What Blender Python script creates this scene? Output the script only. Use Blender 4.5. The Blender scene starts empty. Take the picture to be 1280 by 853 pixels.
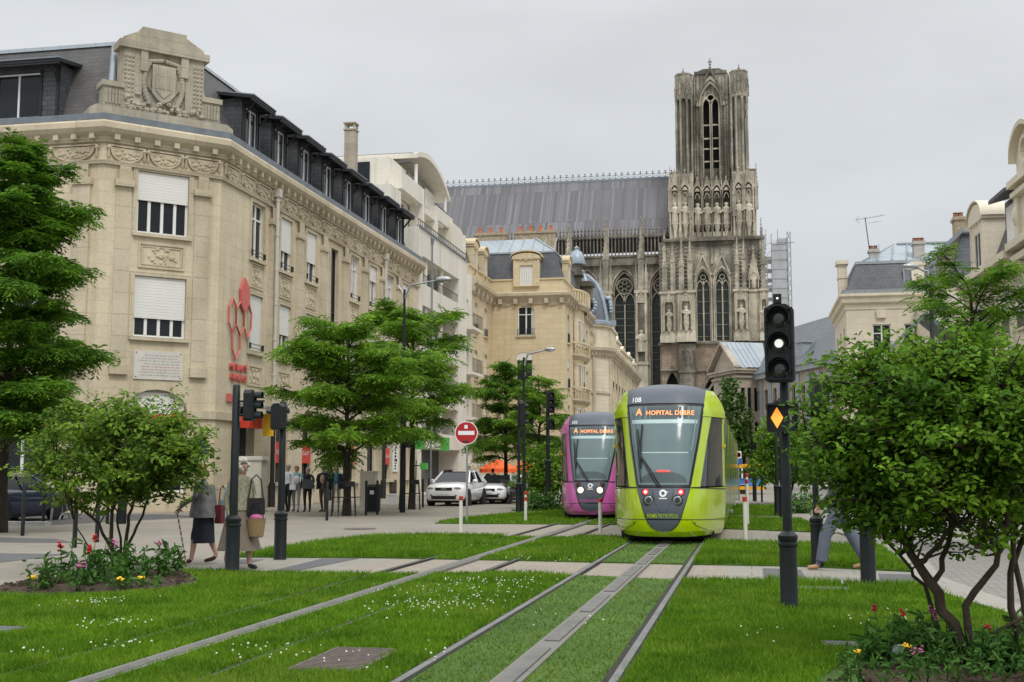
import bpy, bmesh, math, random
import numpy as np
from mathutils import Vector, Matrix
R = math.radians
SC = bpy.context.scene
COL = SC.collection
rnd = random.Random(7)
nrg = np.random.default_rng(11)

# ---------------------------------------------------------------- camera, sky, sun, exposure
CAM_H = 1.53
PITCH, YAW = R(6.145), R(11.137)
cam_d = bpy.data.cameras.new("camera")
cam = bpy.data.objects.new("camera", cam_d); COL.objects.link(cam)
cam_d.sensor_width = 36.0
cam_d.lens = 36.0 * 1500 / 1280
cam_d.clip_start, cam_d.clip_end = 0.1, 2000
cam.location = (0, 0, CAM_H)
cam.rotation_euler = (R(90) + PITCH, 0, YAW)
SC.camera = cam
SC.view_settings.view_transform = 'Standard'
SC.view_settings.look = 'None'
SC.view_settings.exposure = -0.12
SC.view_settings.gamma = 1.0
SC.cycles.use_denoising = True
SC.cycles.max_bounces = 6
SC.cycles.transparent_max_bounces = 8

SUN_ELEV, SUN_ROT = R(52), R(150)          # behind the camera and to its right
world = bpy.data.worlds.new("World"); SC.world = world; world.use_nodes = True
wt = world.node_tree; wn = wt.nodes; wl = wt.links
bg = wn['Background']; bg.inputs[1].default_value = 0.1
sky = wn.new('ShaderNodeTexSky'); sky.sky_type = 'NISHITA'; sky.sun_disc = False
sky.sun_elevation = SUN_ELEV; sky.sun_rotation = SUN_ROT
tc = wn.new('ShaderNodeTexCoord'); sep = wn.new('ShaderNodeSeparateXYZ')
wl.new(tc.outputs['Generated'], sep.inputs[0])
ramp = wn.new('ShaderNodeValToRGB')          # an overcast sky is about three times as bright overhead as low down
ramp.color_ramp.elements[0].position = 0.0; ramp.color_ramp.elements[0].color = (.308, .322, .335, 1)
ramp.color_ramp.elements[1].position = 1.0; ramp.color_ramp.elements[1].color = (1.08, 1.10, 1.12, 1)
e = ramp.color_ramp.elements.new(0.16); e.color = (.328, .341, .352, 1)
e = ramp.color_ramp.elements.new(0.36); e.color = (.362, .374, .383, 1)
wl.new(sep.outputs[2], ramp.inputs[0])
mp = wn.new('ShaderNodeMapping'); mp.inputs['Scale'].default_value = (1, 1, 3.0)
wl.new(tc.outputs['Generated'], mp.inputs[0])
cn = wn.new('ShaderNodeTexNoise'); cn.inputs['Scale'].default_value = 2.6; cn.inputs['Detail'].default_value = 4
cn.inputs['Roughness'].default_value = .5
wl.new(mp.outputs[0], cn.inputs['Vector'])
cr = wn.new('ShaderNodeMapRange'); cr.inputs[1].default_value = .3; cr.inputs[2].default_value = .7
cr.inputs[3].default_value = 20.0; cr.inputs[4].default_value = 24.2
wl.new(cn.outputs[0], cr.inputs[0])
vm = wn.new('ShaderNodeVectorMath'); vm.operation = 'SCALE'
wl.new(ramp.outputs[0], vm.inputs[0]); wl.new(cr.outputs[0], vm.inputs['Scale'])
mx = wn.new('ShaderNodeMix'); mx.data_type = 'RGBA'; mx.inputs[0].default_value = 0.94
wl.new(sky.outputs[0], mx.inputs[6]); wl.new(vm.outputs[0], mx.inputs[7])
wl.new(mx.outputs[2], bg.inputs[0])

sl = bpy.data.lights.new("sun", 'SUN'); sl.energy = 1.5; sl.angle = R(14); sl.color = (1, .96, .90)
sun = bpy.data.objects.new("sun", sl); COL.objects.link(sun)
# sun_rotation is measured clockwise from +Y
sdir = Vector((math.sin(SUN_ROT) * math.cos(SUN_ELEV), math.cos(SUN_ROT) * math.cos(SUN_ELEV), math.sin(SUN_ELEV)))
sun.rotation_euler = sdir.to_track_quat('Z', 'Y').to_euler()

# ---------------------------------------------------------------- pixel helpers (1280 x 853): a ray of the survey photograph met with a real plane
def _ray(u, v):
    a, b = (u - 640) / 1500, -(v - 426.5) / 1500
    sy, cy, sp, cp = math.sin(YAW), math.cos(YAW), math.sin(PITCH), math.cos(PITCH)
    f = (-sy * cp, cy * cp, sp); r = (cy, sy, 0); up = (sy * sp, -cy * sp, cp)
    return [f[i] + a * r[i] + b * up[i] for i in range(3)]
def G(u, v, z=0):
    d = _ray(u, v); t = (z - CAM_H) / d[2]
    return (d[0] * t, d[1] * t)
def PY(u, v, Y):
    d = _ray(u, v); t = Y / d[1]
    return (d[0] * t, CAM_H + d[2] * t)
def PX(u, v, X):
    d = _ray(u, v); t = X / d[0]
    return (d[1] * t, CAM_H + d[2] * t)

# ---------------------------------------------------------------- materials
MATS = {}
def new_mat(name):
    m = bpy.data.materials.new(name); m.use_nodes = True
    MATS[name] = m
    return m, m.node_tree.nodes, m.node_tree.links, m.node_tree.nodes['Principled BSDF']
def pos_node(n):
    return n.new('ShaderNodeNewGeometry').outputs['Position']
def noise(n, l, vec, scale, detail=4, rough=.55, stretch=None):
    if stretch:
        k = n.new('ShaderNodeMapping'); k.inputs['Scale'].default_value = stretch
        l.new(vec, k.inputs[0]); vec = k.outputs[0]
    t = n.new('ShaderNodeTexNoise'); t.inputs['Scale'].default_value = scale
    t.inputs['Detail'].default_value = detail; t.inputs['Roughness'].default_value = rough
    l.new(vec, t.inputs['Vector'])
    return t.outputs[0]
def mrange(n, l, val, a, b, c, d):
    t = n.new('ShaderNodeMapRange'); l.new(val, t.inputs[0])
    for i, x in enumerate((a, b, c, d)): t.inputs[i + 1].default_value = x
    return t.outputs[0]
def mixc(n, l, fac, a, b, mode='MIX'):
    t = n.new('ShaderNodeMix'); t.data_type = 'RGBA'; t.blend_type = mode
    for s, i in ((fac, 0), (a, 6), (b, 7)):
        if hasattr(s, 'is_linked') or hasattr(s, 'links'): l.new(s, t.inputs[i])
        elif i == 0: t.inputs[0].default_value = s
        else: t.inputs[i].default_value = (*s[:3], 1)
    return t.outputs[2]
def bump(n, l, p, h, strength, dist=.02):
    b = n.new('ShaderNodeBump'); b.inputs['Strength'].default_value = strength; b.inputs['Distance'].default_value = dist
    l.new(h, b.inputs['Height']); l.new(b.outputs[0], p.inputs['Normal'])
def mat(name, base, rough=.7, var=.12, vs=2.5, bmp=0, bs=25, metal=0, coat=0, spec=.5, emit=None, es=0):
    m, n, l, p = new_mat(name)
    P = pos_node(n)
    k = noise(n, l, P, vs)
    f = mrange(n, l, k, .3, .7, 0, 1)
    c = mixc(n, l, f, [x * (1 - var) for x in base], [min(1, x * (1 + var)) for x in base])
    l.new(c, p.inputs['Base Color'])
    p.inputs['Roughness'].default_value = rough; p.inputs['Metallic'].default_value = metal
    p.inputs['Specular IOR Level'].default_value = spec
    if coat: p.inputs['Coat Weight'].default_value = coat; p.inputs['Coat Roughness'].default_value = .06
    if bmp: bump(n, l, p, noise(n, l, P, bs, 5), bmp)
    if emit:
        p.inputs['Emission Color'].default_value = (*emit, 1); p.inputs['Emission Strength'].default_value = es
    return m
def facade_uv(n, l, P):
    s = n.new('ShaderNodeSeparateXYZ'); l.new(P, s.inputs[0])
    a = n.new('ShaderNodeMath'); a.operation = 'ADD'; l.new(s.outputs[0], a.inputs[0]); l.new(s.outputs[1], a.inputs[1])
    c = n.new('ShaderNodeCombineXYZ'); l.new(a.outputs[0], c.inputs[0]); l.new(s.outputs[2], c.inputs[1])
    return c.outputs[0]
def brick(n, l, vec, c1, c2, mortar, w, h, ms=.012, off=.5):
    b = n.new('ShaderNodeTexBrick'); l.new(vec, b.inputs['Vector'])
    b.inputs['Color1'].default_value = (*c1, 1); b.inputs['Color2'].default_value = (*c2, 1); b.inputs['Mortar'].default_value = (*mortar, 1)
    b.inputs['Scale'].default_value = 1; b.inputs['Brick Width'].default_value = w; b.inputs['Row Height'].default_value = h
    b.inputs['Mortar Size'].default_value = ms; b.inputs['Mortar Smooth'].default_value = .3; b.offset = off
    return b
def stone(name, base, bw=1.1, bh=.42, joint=.72, spread=.06, stain=(.5, .47, .4), stain_amt=.35, streak=.3, bstr=.12, ms=.014, grime=None):
    """ashlar: blocks of slightly different tone, joints, weather stains and rain streaks"""
    m, n, l, p = new_mat(name)
    P = pos_node(n); uv = facade_uv(n, l, P)
    c1 = [x * (1 - spread) for x in base]; c2 = [x * (1 + spread) for x in base]; mo = [x * joint for x in base]
    b = brick(n, l, uv, c1, c2, mo, bw, bh, ms)
    big = mrange(n, l, noise(n, l, P, .35, 6, .6), .42, .72, 0, stain_amt)
    c = mixc(n, l, big, b.outputs[0], [base[i] * stain[i] for i in range(3)])
    st = mrange(n, l, noise(n, l, P, 1.0, 5, .6, (1.6, 1.6, .09)), .5, .75, 0, streak)
    c = mixc(n, l, st, c, [base[i] * stain[i] * .9 for i in range(3)])
    if grime:
        g = mrange(n, l, noise(n, l, P, .34, 7, .68, (1, 1, .4)), .44, .6, 0, grime[3])
        c = mixc(n, l, g, c, grime[:3])
    fine = mrange(n, l, noise(n, l, P, 9, 4), .3, .7, .93, 1.06)
    t = n.new('ShaderNodeVectorMath'); t.operation = 'SCALE'; l.new(c, t.inputs[0]); l.new(fine, t.inputs['Scale'])
    l.new(t.outputs[0], p.inputs['Base Color']); p.inputs['Roughness'].default_value = .9
    p.inputs['Specular IOR Level'].default_value = .25
    h = n.new('ShaderNodeMath'); h.operation = 'ADD'
    l.new(noise(n, l, P, 14, 5), h.inputs[0]); l.new(mrange(n, l, b.outputs['Fac'], 0, 1, 1, 0), h.inputs[1])
    bump(n, l, p, h.outputs[0], bstr, .02)
    return m
def tiles(name, c1, c2, mo, w, h, rough=.6, ms=.008, patch=(.2, .2, .2), pamt=.3, ps=.6, off=.5, stretch=(1, 1, .2), flat=False):
    m, n, l, p = new_mat(name)
    P = pos_node(n); uv = facade_uv(n, l, P)
    if flat: k = n.new('ShaderNodeSeparateXYZ'); l.new(P, k.inputs[0]); q = n.new('ShaderNodeCombineXYZ'); l.new(k.outputs[0], q.inputs[0]); l.new(k.outputs[2], q.inputs[1]); uv = q.outputs[0]
    b = brick(n, l, uv, c1, c2, mo, w, h, ms, off)
    f = mrange(n, l, noise(n, l, P, ps, 6, .62, stretch), .4, .7, 0, pamt)
    c = mixc(n, l, f, b.outputs[0], patch)
    l.new(c, p.inputs['Base Color']); p.inputs['Roughness'].default_value = rough
    bump(n, l, p, mrange(n, l, b.outputs['Fac'], 0, 1, 1, 0), .5, .015)
    return m
def leafmat(name, dark, light, scale=1.6, trans=.3, third=None):
    m, n, l, p = new_mat(name)
    P = pos_node(n)
    f = mrange(n, l, noise(n, l, P, scale, 3), .34, .66, 0, 1)
    c = mixc(n, l, f, dark, light)
    g = mrange(n, l, noise(n, l, P, 13, 2), .3, .7, .6, 1.35)
    t = n.new('ShaderNodeVectorMath'); t.operation = 'SCALE'; l.new(c, t.inputs[0]); l.new(g, t.inputs['Scale'])
    c = t.outputs[0]
    if third:
        h = mrange(n, l, noise(n, l, P, 6, 2), .68, .74, 0, .85); c = mixc(n, l, h, c, third)
    l.new(c, p.inputs['Base Color']); p.inputs['Roughness'].default_value = .6; p.inputs['Specular IOR Level'].default_value = .18
    tr = n.new('ShaderNodeBsdfTranslucent'); l.new(c, tr.inputs[0])
    ms = n.new('ShaderNodeMixShader'); ms.inputs[0].default_value = trans
    l.new(p.outputs[0], ms.inputs[1]); l.new(tr.outputs[0], ms.inputs[2])
    l.new(ms.outputs[0], n['Material Output'].inputs[0])
    return m

stone('limestone', (.655, .57, .415), 1.25, .45, .86, .045, (.54, .505, .44), .36, .55)
stone('limestone_carved', (.60, .525, .39), 3, .8, .85, .05, (.5, .46, .4), .55, .35, .8)
stone('limestone_base', (.58, .53, .43), 1.3, .5, .72, .06, (.6, .56, .5), .4, .3)
stone('pediment_stone', (.53, .475, .365), 1.2, .5, .8, .05, (.45, .43, .39), .8, .7, .6, grime=(.22, .21, .18, .6))
stone('cream_stone', (.66, .555, .37), 1.15, .42, .8, .06, (.6, .55, .45), .3, .25)
stone('pale_stone', (.68, .61, .47), 1.1, .4, .82, .05, (.6, .56, .48), .3, .3)
stone('right_stone', (.70, .64, .515), 1.0, .4, .84, .04, (.6, .57, .5), .3, .3)
stone('wing_stone', (.44, .385, .31), 1.0, .38, .75, .08, (.55, .5, .45), .5, .4)
stone('white_render', (.75, .72, .64), 6, 3, .95, .02, (.66, .62, .54), .3, .5, .1, .004)
stone('gothic_stone', (.52, .475, .38), .9, .4, .7, .14, (.34, .335, .32), .9, .85, .8, .02, grime=(.135, .128, .11, .72))
stone('gothic_pale', (.67, .61, .485), .9, .4, .75, .1, (.42, .40, .36), .8, .65, .7, .02, grime=(.17, .155, .125, .5))
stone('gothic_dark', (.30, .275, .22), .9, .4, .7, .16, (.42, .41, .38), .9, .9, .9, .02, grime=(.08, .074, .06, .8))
stone('gothic_brick', (.37, .295, .225), .7, .3, .72, .16, (.5, .46, .42), .8, .6, .8, .02, grime=(.15, .12, .09, .55))
tiles('slate', (.045, .05, .058), (.078, .084, .095), (.022, .024, .028), .34, .19, .5, .014, (.12, .124, .13), .4)
tiles('slate_old', (.07, .068, .068), (.10, .098, .096), (.045, .044, .044), .3, .16, .55, .01, (.15, .14, .13), .5)
tiles('slate_blue', (.10, .115, .135), (.135, .15, .17), (.06, .07, .08), .42, .24, .45, .012, (.18, .19, .2), .3)
tiles('zinc', (.27, .315, .35), (.31, .355, .39), (.17, .20, .23), .75, 9, .45, .02, (.40, .43, .45), .4, off=0)
tiles('lead_roof', (.085, .082, .09), (.185, .19, .205), (.06, .056, .06), .55, 7.5, .5, .035, (.105, .094, .10), .75, .14, .5, (1, 1, .3), True)
mat('dome_lead', (.30, .36, .41), .45, .25, 1.4, metal=.2)
mat('white_paint', (.75, .75, .73), .45, .04)
mat('blind_white', (.74, .73, .69), .6, .04, .8)
mat('curtain', (.55, .55, .52), .8, .15, 5)
mat('glass', (.016, .020, .023), .08, .3, .5, spec=.32)
mat('glass_pale', (.16, .19, .2), .08, .3, .4, spec=.8)
mat('gothic_glass', (.014, .026, .024), .32, .6, 2.2)
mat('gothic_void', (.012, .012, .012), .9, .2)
mat('dark_iron', (.018, .02, .022), .45, .2, 8)
mat('street_black', (.011, .015, .016), .42, .2, 5, bmp=.05, bs=60, spec=.3)
mat('galvanised', (.38, .39, .40), .4, .12, 6, metal=.6)
mat('gutter_zinc', (.20, .235, .27), .5, .15, 2)
mat('black_timber', (.012, .013, .014), .6, .3, 6)
mat('downpipe', (.56, .53, .46), .5, .08)
mat('concrete', (.42, .41, .385), .9, .12, 3, .3, 60)
mat('terracotta', (.52, .14, .045), .8, .2, 5)
mat('terracotta_dull', (.24, .11, .065), .85, .25, 5)
mat('chimney_brick', (.36, .29, .2), .9, .3, 5, .5, 20)
mat('logo_red', (.60, .13, .11), .5, .06)
mat('shop_red', (.62, .05, .03), .5, .06)
mat('shop_green', (.06, .38, .06), .5, .06)
mat('shop_yellow', (.85, .52, .02), .5, .06)
mat('sign_blue', (.03, .13, .42), .5, .06)
mat('sign_white', (.8, .8, .8), .5, .03)
mat('sign_red', (.42, .012, .014), .4, .05)
mat('sign_yellow', (.82, .55, .02), .45, .03)
mat('text_black', (.02, .02, .02), .6, .05)
mat('inscription_red', (.50, .33, .28), .6, .2, 9)
mat('inscription_grey', (.40, .38, .35), .6, .2, 9)
mat('plaque_marble', (.62, .59, .54), .5, .08, 3)
mat('tram_green', (.45, .62, .004), .22, .03, 1, coat=.8)
mat('tram_magenta', (.70, .14, .47), .24, .03, 1, coat=.8)
mat('tram_grey', (.085, .10, .125), .38, .05, 1)
mat('tram_glass', (.135, .19, .20), .14, .12, .9, spec=.5)
mat('tram_side_glass', (.02, .024, .026), .06, .3, 1.3, spec=.9)
mat('tram_black', (.012, .012, .014), .4, .1)
mat('tram_rail', (.42, .56, .56), .35, .05)
mat('tram_seam', (.03, .05, .005), .6, .05)
mat('underframe', (.01, .01, .01), .8, .1)
mat('led_orange', (.9, .3, .1), .5, 0, emit=(1, .33, .10), es=1.1)
mat('led_red', (.9, .06, .05), .4, 0, emit=(1, .04, .04), es=1.4)
mat('led_red_core', (1, .6, .6), .4, 0, emit=(1, .5, .5), es=1.6)
mat('lamp_warm', (1, .9, .7), .4, 0, emit=(1, .74, .42), es=2.2)
mat('lamp_white', (1, 1, .95), .4, 0, emit=(.85, .95, .85), es=.75)
mat('lamp_amber', (1, .5, .1), .4, 0, emit=(1, .25, .012), es=1.1)
mat('lens_dark', (.03, .035, .035), .12, .2, 9, spec=.8)
mat('lens_clear', (.25, .26, .26), .1, .2, 9, spec=.9)
mat('grey_light', (.2, .2, .2), .5, .1)
mat('car_white', (.84, .84, .83), .2, .02, 1, coat=1)
mat('car_blue', (.02, .028, .06), .2, .05, 1, coat=1)
mat('car_dark', (.03, .032, .036), .2, .05, 1, coat=1)
mat('tyre', (.016, .016, .017), .85, .1)
mat('rim', (.42, .43, .44), .3, .08, 6, metal=.7)
mat('plate_yellow', (.8, .5, .02), .5, .03)
mat('bus_yellow', (.85, .42, .01), .35, .04)
mat('bus_blue', (.06, .2, .5), .4, .5, 1.2)
mat('parasol_orange', (.85, .13, .025), .8, .06, 4)
mat('post_white', (.66, .64, .58), .5, .06)
mat('post_red', (.45, .03, .02), .45, .08)
mat('cabinet_cream', (.56, .53, .43), .6, .06)
mat('netting', (.50, .53, .56), .9, .15, .5)
mat('bark', (.048, .036, .022), .95, .4, 5, .8, 18)
mat('bark_dark', (.03, .024, .017), .95, .4, 9, .9, 30)
mat('soil', (.05, .031, .019), .95, .5, 12, 1.0, 30)
mat('clover', (.74, .73, .60), .8, .05)
mat('flower_red', (.42, .012, .012), .6, .25, 30)
mat('flower_yellow', (.8, .5, .01), .6, .15, 30)
mat('flower_pink', (.42, .10, .24), .6, .35, 30)
mat('plastic_bag', (.52, .62, .60), .3, .15, 20)
leafmat('locust_leaf', (.055, .145, .010), (.235, .42, .035), 2.0, .42)
leafmat('locust_leaf_dark', (.040, .115, .010), (.165, .33, .028), 1.9, .42)
leafmat('shrub_leaf', (0.07, 0.15, 0.016), (0.235, 0.38, 0.04), 2.2, .42, (.12, .05, .02))
leafmat('bush_leaf', (.05, .135, .010), (.185, .35, .022), 2.6, .42)
leafmat('hedge_leaf', (0.03, 0.08, 0.014), (0.1, 0.2, 0.03), .9, .25)
leafmat('plant_leaf', (0.03, 0.09, 0.016), (0.09, 0.2, 0.035), 4, .25)

# ---------------------------------------------------------------- mesh builder
class MB:
    def __init__(self, M=None):
        self.v, self.f, self.mi, self.M, self.k = [], [], [], M, 0
    def add(self, vs, fs):
        b = len(self.v); M = self.M
        self.v += [tuple(M @ Vector(p)) for p in vs] if M is not None else [tuple(p) for p in vs]
        self.f += [[i + b for i in f] for f in fs]; self.mi += [self.k] * len(fs)
        return self
    def box(self, x0, x1, y0, y1, z0, z1):
        return self.add([(x0, y0, z0), (x1, y0, z0), (x1, y1, z0), (x0, y1, z0), (x0, y0, z1), (x1, y0, z1), (x1, y1, z1), (x0, y1, z1)],
                 [(3, 2, 1, 0), (4, 5, 6, 7), (0, 1, 5, 4), (1, 2, 6, 5), (2, 3, 7, 6), (3, 0, 4, 7)])
    def frustum(self, cx, cy, z0, z1, a0, b0, a1, b1):
        """four-sided taper: half sizes a (x) and b (y) below and above"""
        return self.add([(cx - a0, cy - b0, z0), (cx + a0, cy - b0, z0), (cx + a0, cy + b0, z0), (cx - a0, cy + b0, z0),
                         (cx - a1, cy - b1, z1), (cx + a1, cy - b1, z1), (cx + a1, cy + b1, z1), (cx - a1, cy + b1, z1)],
                 [(3, 2, 1, 0), (4, 5, 6, 7), (0, 1, 5, 4), (1, 2, 6, 5), (2, 3, 7, 6), (3, 0, 4, 7)])
    def quad(self, a, b, c, d): return self.add([a, b, c, d], [(0, 1, 2, 3)])
    def poly(self, pts): return self.add(pts, [tuple(range(len(pts)))])
    def prism(self, pts, y0, y1):
        """outline in (x, z), extruded from y0 to y1"""
        n = len(pts)
        return self.add([(x, y0, z) for x, z in pts] + [(x, y1, z) for x, z in pts],
                 [tuple(range(n)), tuple(range(2 * n - 1, n - 1, -1))] + [(i, i + n, (i + 1) % n + n, (i + 1) % n) for i in range(n)])
    def prism_x(self, pts, x0, x1):
        """outline in (y, z), extruded from x0 to x1"""
        n = len(pts)
        return self.add([(x0, y, z) for y, z in pts] + [(x1, y, z) for y, z in pts],
                 [tuple(range(n)), tuple(range(2 * n - 1, n - 1, -1))] + [(i, i + n, (i + 1) % n + n, (i + 1) % n) for i in range(n)])
    def slab(self, pts, z0, z1):
        """outline in (x, y), extruded from z0 to z1"""
        n = len(pts)
        return self.add([(x, y, z0) for x, y in pts] + [(x, y, z1) for x, y in pts],
                 [tuple(range(n - 1, -1, -1)), tuple(range(n, 2 * n))] + [(i, (i + 1) % n, (i + 1) % n + n, i + n) for i in range(n)])
    def tube(self, p0, p1, r0, r1=None, n=8, caps=True):
        r1 = r0 if r1 is None else r1
        p0, p1 = Vector(p0), Vector(p1); d = (p1 - p0)
        if d.length < 1e-6: return self
        q = d.to_track_quat('Z', 'Y')
        vs = []
        for p, r in ((p0, r0), (p1, r1)):
            for i in range(n):
                a = 2 * math.pi * i / n
                vs.append(tuple(p + q @ Vector((r * math.cos(a), r * math.sin(a), 0))))
        fs = [(i, (i + 1) % n, (i + 1) % n + n, i + n) for i in range(n)]
        if caps: fs += [tuple(range(n - 1, -1, -1)), tuple(range(n, 2 * n))]
        return self.add(vs, fs)
    def path(self, pts, rs, n=8):
        """one continuous bent tube"""
        pts = [Vector(p) for p in pts]
        if not hasattr(rs, '__len__'): rs = [rs] * len(pts)
        vs, fs = [], []
        for i, p in enumerate(pts):
            d = (pts[min(i + 1, len(pts) - 1)] - pts[max(i - 1, 0)])
            q = d.to_track_quat('Z', 'Y')
            if i and (q @ Vector((1, 0, 0))).dot(px) < 0.2:
                ax = d.normalized(); x = (px - ax * px.dot(ax)).normalized(); y = ax.cross(x)
            else:
                ax = d.normalized(); x = q @ Vector((1, 0, 0))
                if i: x = (px - ax * px.dot(ax)).normalized()
                y = ax.cross(x)
            px = x
            for k in range(n):
                a = 2 * math.pi * k / n
                vs.append(tuple(p + x * (rs[i] * math.cos(a)) + y * (rs[i] * math.sin(a))))
        for i in range(len(pts) - 1):
            for k in range(n):
                a, b = i * n + k, i * n + (k + 1) % n
                fs.append((a, b, b + n, a + n))
        fs += [tuple(range(n - 1, -1, -1)), tuple(range(len(vs) - n, len(vs)))]
        return self.add(vs, fs)
    def lathe(self, prof, c=(0, 0, 0), n=16, a0=0, a1=2 * math.pi, sx=1, sy=1):
        full = abs(a1 - a0 - 2 * math.pi) < 1e-6
        m = n if full else n + 1
        vs, fs = [], []
        for r, z in prof:
            for i in range(m):
                a = a0 + (a1 - a0) * i / n
                vs.append((c[0] + sx * r * math.cos(a), c[1] + sy * r * math.sin(a), c[2] + z))
        for j in range(len(prof) - 1):
            for i in range(n):
                k = (i + 1) % m
                fs.append((j * m + i, j * m + k, (j + 1) * m + k, (j + 1) * m + i))
        if full:
            if prof[0][0] > 1e-4: fs.append(tuple(range(m - 1, -1, -1)))
            if prof[-1][0] > 1e-4: fs.append(tuple(range((len(prof) - 1) * m, len(prof) * m)))
        return self.add(vs, fs)
    def ball(self, c, r, n=8, m=6):
        rr = r if hasattr(r, '__len__') else (r, r, r)
        pr = [(math.sin(math.pi * i / m), -math.cos(math.pi * i / m)) for i in range(m + 1)]
        vs, fs = [], []
        for a, z in pr:
            for i in range(n):
                t = 2 * math.pi * i / n
                vs.append((c[0] + rr[0] * a * math.cos(t), c[1] + rr[1] * a * math.sin(t), c[2] + rr[2] * z))
        for j in range(m):
            for i in range(n):
                fs.append((j * n + i, j * n + (i + 1) % n, (j + 1) * n + (i + 1) % n, (j + 1) * n + i))
        return self.add(vs, fs)
    def sweep(self, path, prof, closed=False):
        """profile points (out, z) carried along an (x, y) path with mitred corners; out is to the right of travel"""
        n = len(path); P = [Vector(p) for p in path]; offs = []
        for i in range(n):
            ds = []
            if i > 0 or closed: ds.append((P[i] - P[i - 1]).normalized())
            if i < n - 1 or closed: ds.append((P[(i + 1) % n] - P[i]).normalized())
            ns = [Vector((d.y, -d.x)) for d in ds]
            if len(ns) == 1: offs.append(ns[0])
            else:
                b = (ns[0] + ns[1]); b.normalize(); offs.append(b / max(.2, b.dot(ns[0])))
        vs, fs = [], []; k = len(prof)
        for i in range(n):
            for o, z in prof: vs.append((P[i].x + offs[i].x * o, P[i].y + offs[i].y * o, z))
        for i in range(n if closed else n - 1):
            j = (i + 1) % n
            for q in range(k - 1):
                fs.append((i * k + q, j * k + q, j * k + q + 1, i * k + q + 1))
        if not closed and k > 2:
            fs.append(tuple(range(k))); fs.append(tuple(range((n - 1) * k + k - 1, (n - 1) * k - 1, -1)))
        return self.add(vs, fs)
    def mesh(self, name, mats, smooth=0, org=(0, 0, 0), recalc=True):
        me = bpy.data.meshes.new(name)
        v = [(p[0] - org[0], p[1] - org[1], p[2] - org[2]) for p in self.v]
        me.from_pydata(v, [], self.f)
        for m in (mats if isinstance(mats, (list, tuple)) else [mats]): me.materials.append(MATS[m])
        if any(self.mi): me.polygons.foreach_set('material_index', self.mi)
        if recalc and len(self.f) < 60000:
            b = bmesh.new(); b.from_mesh(me); bmesh.ops.recalc_face_normals(b, faces=b.faces); b.to_mesh(me); b.free()
        if smooth:
            me.polygons.foreach_set('use_smooth', [True] * len(me.polygons))
            me.set_sharp_from_angle(angle=R(smooth))
        me.update()
        return me

def wloc(o):
    p = Vector((0, 0, 0))
    while o is not None: p += o.location; o = o.parent
    return p
def ob(name, me, parent=None, loc=None, rz=0):
    o = bpy.data.objects.new(name, me); COL.objects.link(o)
    if parent is not None: o.parent = parent
    if loc is not None: o.location = loc
    o.rotation_euler = (0, 0, rz)
    return o
def part(name, mb, mats, parent, smooth=0):
    """mesh given in world coordinates under a root that has a place but no turn"""
    return ob(name, mb.mesh(name, mats, smooth, wloc(parent)), parent)
def thing(name, label, cat, loc=(0, 0, 0), rz=0, group=None):
    o = bpy.data.objects.new(name, None); COL.objects.link(o); o.location = loc; o.rotation_euler = (0, 0, rz)
    o.empty_display_size = .2
    return tag(o, label, cat, group)
def tag(o, label, cat, group=None):
    o['label'] = label; o['category'] = cat
    if group: o['group'] = group
    return o
def solo(name, mb, mats, label, cat, group=None, org=None, smooth=0):
    """a thing that is one mesh, its origin at its base"""
    if org is None:
        a = np.array(mb.v); org = (a[:, 0].mean(), a[:, 1].mean(), a[:, 2].min())
    return tag(ob(name, mb.mesh(name, mats, smooth, org), None, org), label, cat, group)
def struct(name, mb, mats, smooth=0):
    o = ob(name, mb.mesh(name, mats, smooth)); o['kind'] = 'structure'; return o
def dup(root, loc, rz=0, label=None, group=None, scale=None):
    def cp(o, par):
        c = o.copy(); COL.objects.link(c)
        if par is not None: c.parent = par
        for ch in list(o.children): cp(ch, c)
        return c
    r = cp(root, None); r.location = loc; r.rotation_euler = (0, 0, rz)
    if scale: r.scale = scale
    if label: r['label'] = label
    if group: r['group'] = group
    return r
def big_mesh(name, verts, faces, mats, parent=None, org=(0, 0, 0), mi=None, smooth=False):
    """fast mesh from numpy arrays: verts (n,3), faces (m,k) all with k corners"""
    me = bpy.data.meshes.new(name)
    n, (m, k) = len(verts), faces.shape
    me.vertices.add(n); me.vertices.foreach_set('co', (verts - np.array(org)).astype(np.float32).ravel())
    me.loops.add(m * k); me.loops.foreach_set('vertex_index', faces.astype(np.int32).ravel())
    me.polygons.add(m); me.polygons.foreach_set('loop_start', np.arange(0, m * k, k, dtype=np.int32))
    for q in (mats if isinstance(mats, (list, tuple)) else [mats]): me.materials.append(MATS[q])
    if mi is not None: me.polygons.foreach_set('material_index', mi.astype(np.int32))
    if smooth: me.polygons.foreach_set('use_smooth', np.ones(m, dtype=bool))
    me.update(calc_edges=True)
    return ob(name, me, parent)
def text_mesh(txt, size, depth=.0, align='CENTER', bold=0, spacing=1):
    c = bpy.data.curves.new('lettering', 'FONT'); c.body = txt; c.size = size; c.align_x = align; c.align_y = 'CENTER'
    c.extrude = depth; c.offset = bold; c.resolution_u = 3; c.space_character = spacing
    o = bpy.data.objects.new('lettering', c); COL.objects.link(o)
    dg = bpy.context.evaluated_depsgraph_get()
    me = bpy.data.meshes.new_from_object(o.evaluated_get(dg))
    bpy.data.objects.remove(o); bpy.data.curves.remove(c)
    return me
def text_part(txt, size, m, parent, fn, depth=.0, align='CENTER', bold=0, name='lettering', spacing=1):
    """fn maps the flat letter (x, y, depth) to a point in the parent's space"""
    me = text_mesh(txt, size, depth, align, bold, spacing)
    for v in me.vertices: v.co = fn(v.co.x, v.co.y, v.co.z)
    me.materials.clear(); me.materials.append(MATS[m]); me.name = name
    me.update()
    return ob(name, me, parent)
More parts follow.
